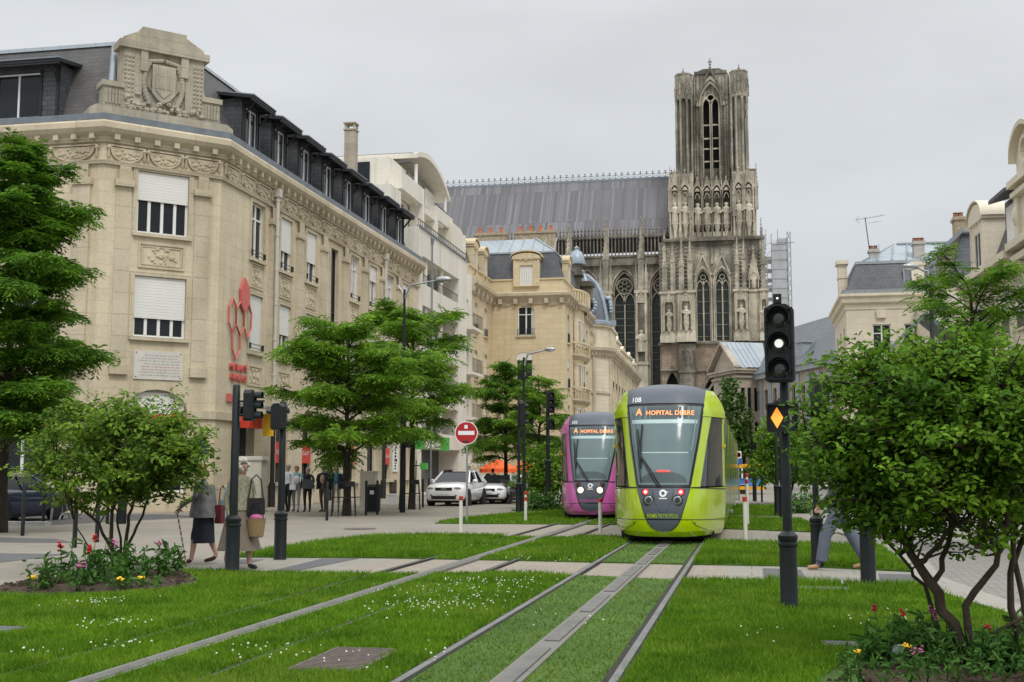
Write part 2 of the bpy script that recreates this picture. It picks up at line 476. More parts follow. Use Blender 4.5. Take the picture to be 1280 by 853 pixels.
def FR(ox, oy, dx, dy, oz=0):
    """facade frame: x along the wall (left to right seen from outside), y into the building, z up"""
    L = math.hypot(dx, dy); dx /= L; dy /= L
    return Matrix(((dx, -dy, 0, ox), (dy, dx, 0, oy), (0, 0, 1, oz), (0, 0, 0, 1)))
# ================================================================ GROUND
def paving(name, base, w, h, joint=.8, spread=.05, bstr=.2, pebble=0, ang=0, patch=.25):
    m, n, l, p = new_mat(name); P = pos_node(n)
    k = n.new('ShaderNodeMapping'); k.inputs['Rotation'].default_value = (0, 0, ang); l.new(P, k.inputs[0])
    b = brick(n, l, k.outputs[0], [x * (1 - spread) for x in base], [x * (1 + spread) for x in base], [x * joint for x in base], w, h, .012)
    f = mrange(n, l, noise(n, l, P, .22, 7, .65), .4, .7, 0, patch)
    c = mixc(n, l, f, b.outputs[0], [x * .60 for x in base])
    f2 = mrange(n, l, noise(n, l, P, 1.9, 6, .7), .5, .75, 0, patch)
    c = mixc(n, l, f2, c, [x * 1.14 for x in base])
    fine = mrange(n, l, noise(n, l, P, 45 if not pebble else pebble, 3, .7), .3, .7, .82 if not pebble else .62, 1.14 if not pebble else 1.3)
    t = n.new('ShaderNodeVectorMath'); t.operation = 'SCALE'; l.new(c, t.inputs[0]); l.new(fine, t.inputs['Scale'])
    l.new(t.outputs[0], p.inputs['Base Color']); p.inputs['Roughness'].default_value = .75; p.inputs['Specular IOR Level'].default_value = .3
    hh = n.new('ShaderNodeMath'); hh.operation = 'ADD'
    l.new(noise(n, l, P, 40, 4), hh.inputs[0]); l.new(mrange(n, l, b.outputs['Fac'], 0, 1, 1, 0), hh.inputs[1])
    bump(n, l, p, hh.outputs[0], bstr, .01)
    return m
paving('plaza_paving', (.275, .252, .208), .8, .4, .76, .06, .3, 0, 0, .6)
paving('path_pebble', (.30, .262, .212), .35, .18, .85, .06, .6, 30)
paving('path_slab', (.275, .26, .222), 1.0, .62, .6, .04, .2)
paving('road_setts', (.24, .23, .205), .24, .13, .62, .12, .7, 0, .06)
paving('kerb_stone', (.31, .295, .255), 1.0, 1.2, .6, .03)
paving('asphalt_grey', (.10, .10, .10), 9, 9, 1, .02, .4, 60)
paving('strip_dark', (.15, .15, .155), .4, .05, .5, .05, .6)
paving('track_strip', (.19, .185, .165), 2.4, 9, .6, .05, .3, 0)
mat('rail_steel', (.24, .24, .235), .38, .25, 3, metal=.6)
mat('rail_gap', (.022, .02, .016), .9, .3, 8)
mat('aps_metal', (.155, .15, .138), .45, .25, 4, metal=.3)
mat('drain_iron', (.12, .095, .08), .6, .3, 14)
def lawn_mat():
    m, n, l, p = new_mat('lawn_soil'); P = pos_node(n)
    c = mixc(n, l, mrange(n, l, noise(n, l, P, 1.1, 5), .35, .68, 0, 1), (.040, .098, .006), (.075, .155, .010))
    c = mixc(n, l, mrange(n, l, noise(n, l, P, 24, 4), .5, .7, 0, .75), c, (.032, .055, .010))
    l.new(c, p.inputs['Base Color']); p.inputs['Roughness'].default_value = .95
    bump(n, l, p, noise(n, l, P, 40, 4), .8, .03)
lawn_mat()
def grass_mat(name, a, b, c3):
    m, n, l, p = new_mat(name); P = pos_node(n)
    c = mixc(n, l, mrange(n, l, noise(n, l, P, .9, 5, .65), .38, .64, 0, 1), a, b)
    c = mixc(n, l, mrange(n, l, noise(n, l, P, 30, 2), .52, .72, 0, .8), c, c3)
    c = mixc(n, l, mrange(n, l, noise(n, l, P, .45, 6, .7), .5, .68, 0, .6), c, (c3[0] * .85, c3[1] * .72, c3[2]))
    c = mixc(n, l, mrange(n, l, noise(n, l, P, 3.1, 4, .6), .52, .7, 0, .55), c, (a[0] * .62, a[1] * .66, a[2]))
    l.new(c, p.inputs['Base Color']); p.inputs['Roughness'].default_value = .6; p.inputs['Specular IOR Level'].default_value = .2
    tr = n.new('ShaderNodeBsdfTranslucent'); l.new(c, tr.inputs[0])
    ms = n.new('ShaderNodeMixShader'); ms.inputs[0].default_value = .35
    l.new(p.outputs[0], ms.inputs[1]); l.new(tr.outputs[0], ms.inputs[2]); l.new(ms.outputs[0], n['Material Output'].inputs[0])
grass_mat('grass_blade', (.072, .178, .004), (.160, .315, .009), (.22, .33, .035))
grass_mat('grass_worn', (.085, .165, .018), (.155, .26, .032), (.22, .28, .07))

LAWN_A = [(-9.7, 5), (4.0, 5), (2.62, 13.54), (2.1, 16.68), (1.54, 16.57), (.2, 17.1), (-1.0, 16.95), (-2.2, 17.35), (-3.5, 17.6), (-4.9, 17.15), (-5.64, 17.0), (-9.6, 17.05)]
LAWN_B = [(-8.85, 20.0), (-6.4, 20.3), (-3.8, 20.17), (-1.0, 19.87), (.75, 19.85), (2.36, 19.12), (2.5, 25.05), (-.56, 25.8), (-3.5, 27.0), (-7.25, 27.2), (-8.4, 26.4), (-8.85, 24.1)]
LAWN_C = [(-8.9, 33.75), (-3.45, 33.78), (-.68, 32.0), (2.03, 30.52), (1.5, 38.63), (-.72, 40.1), (-3.4, 41.5), (-6.6, 44.0), (-8.2, 41.6), (-8.9, 37.2)]
LAWN_D = [(-8.8, 44.6), (-6.6, 44.9), (-.76, 42.3), (1.35, 41.3), (1.6, 53.1), (-1.1, 53.8), (-7.6, 56)]
g = MB(); g.box(-420, 420, -30, 700, -.5, 0)
struct('ground', g, 'plaza_paving')
rd = MB(); rd.poly([(2.85, 14.1, .004), (2.6, 18.5, .004), (2.9, 30, .004), (2.3, 60, .004), (3, 120, .004), (9.5, 120, .004), (10.5, 60, .004), (11.5, 30, .004), (14, 5, .004), (4.4, 5, .004)])
struct('road', rd, 'road_setts')
st = MB(); st.poly([(-60, 33.5, .004), (-19.2, 30.8, .004), (-17.5, 37.5, .004), (-20, 39.0, .004), (-60, 39, .004)]); struct('side_street', st, 'asphalt_grey')
bands = MB()
for pts in ([(-10, 672), (70, 674), (95, 679), (-10, 678)], [(-10, 692), (85, 693), (55, 697), (-10, 705)]):
    bands.poly([(*G(*q), .005) for q in pts])
struct('dark_paving_band', bands, 'strip_dark')
for nm, pg in (('lawn', LAWN_A), ('lawn', LAWN_B), ('lawn', LAWN_C), ('lawn', LAWN_D)):
    m = MB(); m.slab(pg, -.02, .03); struct(nm, m, 'lawn_soil')
def patch(pts, z=.005): 
    m = MB(); m.poly([(x, y, z) for x, y in pts]); return m
pa = patch([(-6.3, 17.02), (-4.9, 17.12), (-3.5, 17.58), (-2.2, 17.35), (-1.0, 16.93), (-.35, 17.0), (-.45, 19.86), (-1, 19.86), (-3.8, 20.15), (-6.1, 20.3)]); struct('path', pa, 'path_pebble')
pb = patch([(-9.0, 17.07), (-6.3, 17.02), (-6.1, 20.3), (-8.85, 20.0)]); struct('path', pb, 'path_slab')
pc = patch([(-.35, 17.0), (.2, 17.1), (1.54, 16.57), (2.1, 16.68), (2.45, 19.1), (.75, 19.83), (-.45, 19.86)]); struct('path', pc, 'path_slab')
pd = patch([(-6.9, 27.2), (-3.5, 27.0), (-.56, 25.8), (-.2, 25.8), (.1, 31.6), (-.68, 32.0), (-3.45, 33.76), (-7, 33.74)]); struct('path', pd, 'path_pebble')
pe = patch([(-.2, 25.8), (.15, 25.75), (.45, 31.4), (.1, 31.6)]); struct('path', pe, 'path_slab')
for pts in ([(333, 716), (363, 716), (449, 699), (403, 699)], [(285, 706), (312, 705), (331, 700), (285, 700)]):
    struct('tactile_paving', patch([G(*q) for q in pts], .009), 'strip_dark')
for pts in ([(953, 711), (1001, 713), (1013, 733), (956, 731)], [(1098, 718), (1141, 719), (1152, 735), (1102, 735)]):
    struct('tactile_paving', patch([G(*q) for q in pts], .009), 'strip_dark')
kb = MB()
inner = [(4.0, 5), (2.62, 13.54), (2.12, 16.68), (2.38, 19.1), (2.52, 25.05), (2.05, 30.5)]
outer = [(4.5, 5), (2.95, 14.0), (2.6, 17.8), (2.85, 21), (2.98, 26), (2.5, 31)]
for i in range(len(inner) - 1):
    kb.slab([inner[i], outer[i], outer[i + 1], inner[i + 1]], -.02, .05)
struct('kerb', kb, 'kerb_stone')
k2 = MB(); k2.slab([(-60, 33.2), (-19.2, 30.5), (-19.2, 30.8), (-60, 33.5)], -.01, .1); struct('kerb', k2, 'concrete')

# ---------------------------------------------------------------- tram tracks
T1, T2 = -1.73, -4.65        # centre lines
rails, gaps, apsc, apsm = MB(), MB(), MB(), MB()
for cx, sunk in ((T1, 0), (T2, 1)):
    for s in (-1, 1):
        x = cx + s * .7175 + s * .035
        if sunk:
            gaps.box(x - .05, x + .04, 5, 62, .0, .034)
            rails.box(x - .012, x + .008, 5, 62, .034, .036)
        else:
            gaps.box(x - .06 - (s > 0) * .03, x + .05, 5, 62, .0, .036)
            rails.box(x - .03, x + .03, 5, 62, .036, .048)
    w = .105 if sunk else .112
    apsc.box(cx - w, cx + w, 5, 62, .0, .04 if not sunk else .045)
    if not sunk:
        for k in range(26):
            y = 4 + k * 2.2
            apsm.box(cx - .065, cx + .065, y, y + (1.75 if k % 5 else 2.15), .04, .052)
    else:
        apsm.box(cx - .055, cx + .055, 5, 62, .045, .049)
struct('track_groove', gaps, 'rail_gap'); struct('track_rail', rails, 'rail_steel')
struct('track_bed_strip', apsc, 'track_strip'); struct('track_power_rail', apsm, 'aps_metal')

# iron drain grate and two flush covers in the lawn
gr = MB(); gx0, gx1, gy0, gy1 = -3.38, -2.90, 8.68, 9.72
for i in range(19):
    y = gy0 + i * (gy1 - gy0) / 18; gr.box(gx0, gx1, y - .012, y + .012, .03, .07)
for i in range(11):
    x = gx0 + i * (gx1 - gx0) / 10; gr.box(x - .010, x + .010, gy0, gy1, .034, .066)
fr = thing('drain_grate', 'rusty iron drain grating lying in the grass left of the near tram track', 'drain grate', ((gx0 + gx1) / 2, (gy0 + gy1) / 2, .03))
part('bars', gr, 'drain_iron', fr)
rim = MB()
for a in ((gx0 - .04, gx0, gy0 - .04, gy1 + .04), (gx1, gx1 + .04, gy0 - .04, gy1 + .04), (gx0, gx1, gy0 - .04, gy0), (gx0, gx1, gy1, gy1 + .04)): rim.box(a[0], a[1], a[2], a[3], .03, .062)
part('rim', rim, 'drain_iron', fr)
pit = MB(); pit.box(gx0, gx1, gy0, gy1, .026, .032); part('pit', pit, 'rail_gap', fr)
COVERS = [((.38, 15.6), (1.2, 16.1), 'concrete cover slab flush in the grass beside the walking man'), ((.58, 10.72), (1.5, 11.05), 'concrete cover slab in the grass behind the right flower bed'), ((-7.3, 10.1), (-6.75, 10.55), 'small concrete cover in the lawn at the left edge')]
for (a, b), (c, d), lb in COVERS:
    m = MB(); m.box(a, c, b, d, .0, .05); m.box(a + .04, c - .04, b + .04, d - .04, .05, .054)
    solo('cover_slab', m, 'strip_dark', lb, 'cover slab')
mh = MB(); cx, cy = G(450, 661.5); mh.lathe([(.42, 0.004), (.42, .012), (.36, .012), (.36, .016), (0, .016)], (cx, cy, 0), 20)
solo('manhole_cover', mh, 'drain_iron', 'round dark manhole cover in the pale paving beyond the left lawn', 'manhole cover')

# ---------------------------------------------------------------- grass
def inside(px, py, poly):
    c = np.zeros(len(px), bool); n = len(poly)
    for i in range(n):
        x0, y0 = poly[i]; x1, y1 = poly[(i + 1) % n]
        if y0 == y1: continue
        k = ((y0 > py) != (y1 > py)) & (px < (x1 - x0) * (py - y0) / (y1 - y0) + x0); c ^= k
    return c
BED_L = [(-9.75, 13.2), (-8.3, 13.25), (-7.55, 13.7), (-7.15, 14.9), (-7.6, 15.9), (-8.5, 17.1), (-9.75, 17.1)]
BED_R = [(.45, 6), (.45, 9.1), (.70, 9.95), (1.25, 10.5), (2.4, 10.7), (3.1, 10.4), (3.7, 6)]
def grass(name, poly, n, hfun, mname, keep, pw=2.0, wide=1.0):
    P = np.array(poly); y0, y1 = max(P[:, 1].min(), 7.2), P[:, 1].max(); x0, x1 = P[:, 0].min(), P[:, 0].max()
    u = nrg.random(n * 2); a, b = y0 ** (1 - pw), y1 ** (1 - pw)
    y = (a + u * (b - a)) ** (1 / (1 - pw)); x = x0 + nrg.random(n * 2) * (x1 - x0)
    k = inside(x, y, poly) & keep(x, y) & (x < .27 * y + 1.6) & (x > -.70 * y - 1.6)
    x, y = x[k][:n], y[k][:n]; m = len(x)
    h = hfun(x, y) * (.55 + .75 * nrg.random(m)); ang = nrg.random(m) * 6.283; w = (.0030 + .00040 * y) * (.7 + .6 * nrg.random(m)) * wide
    lean = h * (.2 + .75 * nrg.random(m)); la = nrg.random(m) * 6.283
    V = np.empty((m, 3, 3))
    V[:, 0, 0] = x - np.cos(ang) * w; V[:, 0, 1] = y - np.sin(ang) * w; V[:, 0, 2] = .028
    V[:, 1, 0] = x + np.cos(ang) * w; V[:, 1, 1] = y + np.sin(ang) * w; V[:, 1, 2] = .028
    V[:, 2, 0] = x + np.cos(la) * lean; V[:, 2, 1] = y + np.sin(la) * lean; V[:, 2, 2] = .028 + h
    o = big_mesh(name, V.reshape(-1, 3), np.arange(m * 3).reshape(m, 3), mname); o['kind'] = 'stuff'
    return o
def clear(x, y):
    k = np.ones(len(x), bool)
    for cx, hw, rw in ((T1, .122, .066), (T2, .118, .042)):
        k &= abs(x - cx) > hw
        for s in (-1, 1): k &= abs(x - (cx + s * .7525)) > rw
    k &= ~((x > gx0 - .03) & (x < gx1 + .03) & (y > gy0 - .03) & (y < gy1 + .03))
    for (a, b), (c, d), _ in COVERS: k &= ~((x > a) & (x < c) & (y > b) & (y < d))
    k &= ~inside(x, y, BED_L) & ~inside(x, y, BED_R)
    return k
def worn(x, y): return abs(x - T1) < .82
def hgt(x, y):
    n = np.sin(x * 1.9 + y * .7) * np.sin(y * 1.3 - x * .6) * .5 + np.sin(x * 5.1 + 1) * np.sin(y * 4.3) * .3
    h = .060 + .028 * n
    h = np.where(abs(x - T2) < .72, .05, h)
    h = np.where((x > .2) & (y > 15.3), .10, h)
    return np.where(worn(x, y), .028, h)
grass('grass', LAWN_A, 210000, hgt, 'grass_blade', lambda x, y: clear(x, y) & ~worn(x, y))
grass('grass', LAWN_A, 45000, hgt, 'grass_worn', lambda x, y: clear(x, y) & worn(x, y))
grass('grass', LAWN_B, 56000, lambda x, y: np.where((abs(x - T2) < .8) | worn(x, y), .05, .10), 'grass_blade', lambda x, y: clear(x, y) & ~worn(x, y))
grass('grass', LAWN_B, 9000, hgt, 'grass_worn', lambda x, y: clear(x, y) & worn(x, y))
grass('grass', LAWN_C, 24000, lambda x, y: np.full(len(x), .08), 'grass_blade', clear)
grass('grass', LAWN_D, 15000, lambda x, y: np.full(len(x), .08), 'grass_blade', clear)
cl = MB()
CL = [(G(612, 737), .75, .9, 110), (G(540, 765), .7, .6, 120), (G(570, 752), 1.1, 1.0, 60), (G(124, 760), .35, .5, 60), (G(140, 788), .35, .3, 35), (G(150, 817), .3, .2, 20), (G(30, 826), .25, .15, 14),
      (G(470, 835), .9, .6, 26), (G(700, 700), .8, 1.0, 60), (G(335, 825), .4, .3, 26), (G(1120, 780), .5, .6, 24), (G(950, 800), .6, .9, 14), (G(600, 684), 1, 1, 16), (G(950, 690), 1, 1, 16), (G(700, 790), .4, .7, 8)]
for (cx, cy), sx, sy, n in CL:
    for _ in range(int(n * .8)):
        x, y = rnd.gauss(cx, sx * .5), rnd.gauss(cy, sy * .6); r = rnd.uniform(.0055, .012)
        cl.ball((x, y, .03 + rnd.uniform(.035, .075)), (r, r, r * .8), 5, 3)
o = ob('clover_flowers', cl.mesh('clover_flowers', 'clover', recalc=False)); o['kind'] = 'stuff'
# ================================================================ FACADE HELPERS
def wall(mb, s0, s1, z0, z1, ops, depth=.3, y0=0.0):
    """sheet with real openings (a, b, c, d[, rise]) and their reveals"""
    ss = sorted({s0, s1, *[min(max(o[i], s0), s1) for o in ops for i in (0, 1)]})
    zz = sorted({z0, z1, *[min(max(o[i], z0), z1) for o in ops for i in (2, 3)]})
    for i in range(len(ss) - 1):
        for j in range(len(zz) - 1):
            a, b, c, d = ss[i], ss[i + 1], zz[j], zz[j + 1]
            mx_, mz = (a + b) / 2, (c + d) / 2
            if any(o[0] < mx_ < o[1] and o[2] < mz < o[3] for o in ops): continue
            mb.quad((a, y0, c), (b, y0, c), (b, y0, d), (a, y0, d))
    for o in ops:
        a, b, c, d = o[:4]; y1 = y0 + depth
        rise = o[4] if len(o) > 4 else 0
        t = d - rise
        mb.quad((a, y0, c), (a, y1, c), (a, y1, t), (a, y0, t)); mb.quad((b, y0, c), (b, y0, t), (b, y1, t), (b, y1, c))
        mb.quad((a, y0, c), (b, y0, c), (b, y1, c), (a, y1, c))
        if not rise: mb.quad((a, y0, d), (a, y1, d), (b, y1, d), (b, y0, d))
        else:
            w = (b - a) / 2; m = (a + b) / 2; N = 10
            if len(o) > 5:
                pts = []
                for i in range(N + 1):
                    x = -w + 2 * w * i / N; dd = w - abs(x); Rr = 2 * w
                    pts.append((m + x, t + rise / (1.732 * w) * math.sqrt(max(0, Rr * Rr - (Rr - dd) ** 2))))
            else: pts = [(m - w * math.cos(math.pi * i / N), t + rise * math.sin(math.pi * i / N)) for i in range(N + 1)]
            for i in range(N):
                (x0, q0), (x1, q1) = pts[i], pts[i + 1]
                mb.quad((x0, y0, q0), (x1, y0, q1), (x1, y0, d), (x0, y0, d))
                mb.quad((x0, y0, q0), (x0, y1, q0), (x1, y1, q1), (x1, y0, q1))
WC = {}
def cached(key, fn):
    if key not in WC: WC[key] = fn()
    return WC[key]
def rect_ring(mb, a, b, c, d, t, y0, y1):
    mb.box(a, a + t, y0, y1, c, d); mb.box(b - t, b, y0, y1, c, d); mb.box(a + t, b - t, y0, y1, c, c + t); mb.box(a + t, b - t, y0, y1, d - t, d)
def window(parent, F, s, z, w, h, kind='two', depth=.11, fm='white_paint', gm='glass', blind=0, sill=1, rail=0, transom=0, curt=0, shutter=0, name='window'):
    """a window as a part (its frame), with pane, blind, sill and rail as sub-parts"""
    p = F @ Vector((s, 0, z)); rz = math.atan2(F[1][0], F[0][0]); org = wloc(parent)
    def frame():
        m = MB(); t = .085
        rect_ring(m, -w / 2, w / 2, 0, h, t, depth, depth + .08)
        nb = {'one': [], 'two': [0], 'three': [-w / 6, w / 6], 'four': [-w / 4, 0, w / 4]}[kind]
        for x in nb: m.box(x - .055, x + .055, depth - .01, depth + .07, t, h - t)
        if transom: 
            m.box(-w / 2 + t, w / 2 - t, depth - .006, depth + .066, h * transom - .035, h * transom + .035)
        return m.mesh(name, fm)
    o = ob(name, cached((name, w, h, kind, depth, fm, transom), frame), parent, p - org, rz)
    def pane():
        m = MB(); y = depth + .05; m.quad((-w / 2, y, 0), (w / 2, y, 0), (w / 2, y, h), (-w / 2, y, h)); return m.mesh('pane', gm)
    ob('pane', cached(('pane', w, h, depth, gm), pane), o)
    if curt:
        def cu():
            m = MB(); y = depth + .044; r = random.Random(int(w * 100) + curt)
            for sgn in (-1, 1):
                if curt == 1 or sgn > 0:
                    a = w * (.20 + .12 * (curt == 1)); n = 9; x0 = sgn * w / 2; pts = [(x0 - sgn * a * i / n, y - .012 * (i % 2), 0) for i in range(n + 1)]
                    for i in range(n): p_, q_ = pts[i], pts[i + 1]; m.quad((p_[0], p_[1], .05), (q_[0], q_[1], .05), (q_[0], q_[1], h - .05), (p_[0], p_[1], h - .05))
            return m.mesh('curtain', 'curtain')
        ob('curtain', cached(('curt', w, h, depth, curt), cu), o)
    if blind:
        def bl():
            m = MB(); m.box(-w / 2 + .02, w / 2 - .02, depth - .07, depth - .045, h * (1 - blind), h - .02)
            for k in range(int(h * blind / .11)): 
                zz = h - .08 - k * .11; m.box(-w / 2 + .02, w / 2 - .02, depth - .076, depth - .068, zz - .012, zz)
            return m.mesh('roller_blind', 'blind_white')
        ob('roller_blind', cached(('bl', w, h, depth, blind), bl), o)
    if sill:
        def sl_():
            m = MB(); m.box(-w / 2 - .14, w / 2 + .14, -.14, depth, -.13, -.003); return m.mesh('sill', 'limestone_carved')
        ob('sill', cached(('sill', w, depth), sl_), o)
    if rail:
        def rl():
            m = MB(); zt = rail
            m.box(-w / 2, w / 2, -.06, -.03, zt - .03, zt); m.box(-w / 2, w / 2, -.06, -.03, .08, .11)
            n = max(4, int(w / .14))
            for k in range(n + 1): x = -w / 2 + w * k / n; m.box(x - .012, x + .012, -.055, -.035, 0, zt)
            return m.mesh('guard_rail', 'dark_iron')
        ob('guard_rail', cached(('rail', w, rail), rl), o)
    if shutter:
        def sh():
            m = MB()
            for k in range(6):
                x0 = -w / 2 + w * k / 6; m.box(x0 + .01, x0 + w / 6 - .01, depth - .09, depth - .05, .02, h - .02)
            return m.mesh('shutter', 'blind_white')
        ob('shutter', cached(('shut', w, h, depth), sh), o)
    return o
def garland_mesh(w, h, mname='limestone_carved'):
    """a swag: half-moon plate with a raised rim, packed with carved fruit, and a tassel at each end"""
    def fn():
        m = MB(); r = random.Random(3); N = 12; a, b = w * .43, h * 1.02
        pts = [(-a * math.cos(math.pi * i / N), .04 - b * math.sin(math.pi * i / N) ** .8) for i in range(N + 1)]
        m.prism(pts, -.045, .0)
        m.path([(x, -.05, z) for x, z in pts], .035, 5); m.path([(x * .8, -.05, .02 + (z - .04) * .8) for x, z in pts], .018, 4)
        for k in range(34):
            q = r.uniform(-.74, .74); z = -b * r.uniform(.04, .78) * math.sqrt(1 - q * q); s_ = r.uniform(.035, .06); m.ball((q * a, -.05, z), (s_ * 1.2, s_, s_), 5, 4)
        for s in (-1, 1):
            m.lathe([(.02, -h * .75), (.06, -h * .6), (.045, -h * .15), (.10, 0), (.05, .09), (0, .11)], (s * w * .485, -.04, 0), 6)
        m.box(-w * .5, w * .5, -.08, .0, .07, .13)
        return m.mesh('garland', mname, 40)
    return cached(('garland', w, h, mname), fn)
def relief_panel_mesh(w, h, mname='limestone_carved'):
    def fn():
        m = MB(); r = random.Random(5)
        rect_ring(m, -w / 2, w / 2, 0, h, .07, -.05, .02)
        rect_ring(m, -w / 2 + .12, w / 2 - .12, .12, h - .12, .04, -.03, .02)
        for k in range(26):
            a = r.uniform(0, 6.28); q = r.uniform(0, 1)
            m.ball((math.cos(a) * q * w * .36, -.01, h / 2 + math.sin(a) * q * h * .3), (r.uniform(.04, .10), .05, r.uniform(.04, .08)), 6, 4)
        return m.mesh('relief_panel', mname, 40)
    return cached(('relief', w, h, mname), fn)
def put(name, me, parent, F, s, y, z):
    p = F @ Vector((s, y, z)); return ob(name, me, parent, p - wloc(parent), math.atan2(F[1][0], F[0][0]))

# ================================================================ CORNER BUILDING WITH THE HONEYCOMB SIGN
C0, C1, C2, C3 = (-42, 39.4), (-23.02, 39.4), (-19.87, 42.55), (-19.87, 71.0)
FL, FC, FS = FR(*C0, 1, 0), FR(*C1, 1, 1), FR(*C2, 0, 1)
LL, LC, LS = C1[0] - C0[0], math.hypot(C2[0] - C1[0], C2[1] - C1[1]), C3[1] - C2[1]
B1 = thing('corner_building', 'cream limestone corner building with slate mansard, carved crest pediment and red honeycomb sign', 'building', (C2[0], C2[1], 0))
WT = 13.62
m = MB(FS); bays = [3.6 + 3.13 * i for i in range(8)]
ops = []
for i, s in enumerate(bays):
    if i == 3: ops.append((s - .5, s + .5, 6.1, 12.35))
    else: ops += [(s - .66, s + .66, 10.2, 12.55), (s - .66, s + .66, 6.35, 8.7)]
    if i in (3, 5): ops.append((s - .6, s + .6, .05, 3.2))
    elif i == 0: ops.append((s - 1.35, s + .15, .1, 4.35, .75))
    else: ops.append((s - .7, s + .7, 1.0, 4.3, .7))
wall(m, 0, LS, 0, WT, ops, .35)
m.M = FC
wall(m, 0, LC, 0, WT, [(1.25, 3.2, 10.3, 12.65), (1.25, 3.2, 6.42, 8.7), (1.05, 3.4, .7, 4.5, .85)], .35)
m.M = FL
lb = [LL - 3.0, LL - 7.2, LL - 11.4, LL - 15.6]
ops = []
for s in lb: ops += [(s - 1, s + 1, 10.3, 12.65), (s - 1, s + 1, 6.42, 8.7), (s - 1.2, s + 1.2, .7, 4.5, .85)]
wall(m, 0, LL, 0, WT, ops, .35)
m.M = None
m.quad((*C3, 0), (C3[0] - 12, C3[1], 0), (C3[0] - 12, C3[1], WT), (*C3, WT))
part('wall', m, 'limestone', B1)
# dark rooms behind the openings
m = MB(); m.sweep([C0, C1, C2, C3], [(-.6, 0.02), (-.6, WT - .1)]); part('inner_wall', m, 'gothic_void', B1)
# plinth, string courses, pilasters, entablature
m = MB()
m.sweep([C0, C1, C2, C3], [(.003, 12.72), (.10, 12.72), (.13, 12.86), (.003, 12.9)])
def seg_band(F, L, ops, prof, s0=0):
    cuts = sorted(ops); a = s0
    for c, d in cuts + [(L, L)]:
        if c - a > .05:
            m.M = F; m.box(a, c, -prof[0], .003, prof[1], prof[2])
        a = d
seg_band(FS, LS, [(s - .85, s + .85) for i, s in enumerate(bays) if i not in (0, 3, 5)] + [(bays[0] - 1.5, bays[0] + .3)], (.10, 3.45, 3.75))
seg_band(FC, LC, [(.95, 3.5)], (.10, 3.45, 3.75)); seg_band(FL, LL, [(s - 1.35, s + 1.35) for s in lb], (.10, 3.45, 3.75))
seg_band(FS, LS, [(s - .85, s + .85) for i, s in enumerate(bays) if i not in (0, 3, 5)] + [(bays[0] - 1.5, bays[0] + .3)] + [(bays[3] - .65, bays[3] + .65), (bays[5] - .65, bays[5] + .65)], (.06, .02, .9))
for F, ps in ((FS, [s + 1.565 for s in bays[:-1]]), (FC, [.75, 3.72]), (FL, [s - 2.1 for s in lb] + [LL - .8])):
    m.M = F; hw = .34 if F is not FC else .28
    for s in ps:
        m.box(s - hw, s + hw, -.13 if F is not FC else -.05, .003, 5.35, 11.95); m.box(s - hw - .07, s + hw + .07, -.2, .003, 11.95, 12.2); m.box(s - hw - .05, s + hw + .05, -.17, .003, 5.0, 5.35)
        m.box(s - hw + .08, s + hw - .08, -.16, -.12, 12.2, 12.7)
m.M = FS
for i, s in enumerate(bays):       # architraves round the windows
    for z0, z1 in (((10.2, 12.55), (6.35, 8.7)) if i != 3 else ((6.1, 12.35),)):
        hw = .66 if i != 3 else .5
        m.box(s - hw - .16, s - hw, -.05, .003, z0 - .1, z1 + .16); m.box(s + hw, s + hw + .16, -.05, .003, z0 - .1, z1 + .16); m.box(s - hw, s + hw, -.05, .003, z1, z1 + .16)
m.M = FC
for z0, z1 in ((10.3, 12.65), (6.42, 8.7)):
    m.box(1.09, 1.25, -.05, .003, z0 - .1, z1 + .14); m.box(3.2, 3.36, -.05, .003, z0 - .1, z1 + .14); m.box(1.25, 3.2, -.05, .003, z1, z1 + .14)
for k in range(10): 
    for s in (.55, 3.55): m.box(s + k * .045 - .02, s + k * .045 + .0, -.17, -.12, 12.15, 12.6)
part('pilaster_and_trim', m, 'limestone_carved', B1)
m = MB()
m.sweep([C0, C1, C2, C3], [(.003, 13.5), (.12, 13.55), (.15, 13.72), (.36, 13.86), (.46, 14.0), (.46, 14.2), (.40, 14.28), (.003, 14.28)])
for F, L in ((FS, LS), (FC, LC), (FL, LL)):
    m.M = F; n = int(L / .72)
    for k in range(n):
        s = (k + .5) * L / n; m.box(s - .10, s + .10, -.32, .003, 13.62, 13.83)
part('cornice', m, 'limestone_carved', B1)
m = MB(); m.sweep([C0, C1, C2, C3], [(.16, 14.283), (.38, 14.30), (.42, 14.52), (.16, 14.52), (-.6, 14.45), (-.6, 14.283)]); part('gutter', m, 'gutter_zinc', B1)
m = MB(); m.sweep([C0, C1, C2, C3], [(-.55, 14.45), (-1.65, 17.85), (-1.9, 17.98), (-4.9, 18.15), (-4.9, 14.45)]); part('roof', m, 'slate_old', B1)
m = MB(); m.sweep([C0, C1, C2, C3], [(-1.58, 17.82), (-1.62, 17.98), (-1.9, 18.06), (-2.0, 18.0)])
for C, d in ((C1, (-.3827, .9239)), (C2, (-.9239, .3827))):
    m.tube((C[0] + d[0] * .62, C[1] + d[1] * .62, 14.5), (C[0] + d[0] * 1.8, C[1] + d[1] * 1.8, 17.9), .13, .13, 6)
part('ridge_flashing', m, 'zinc', B1)
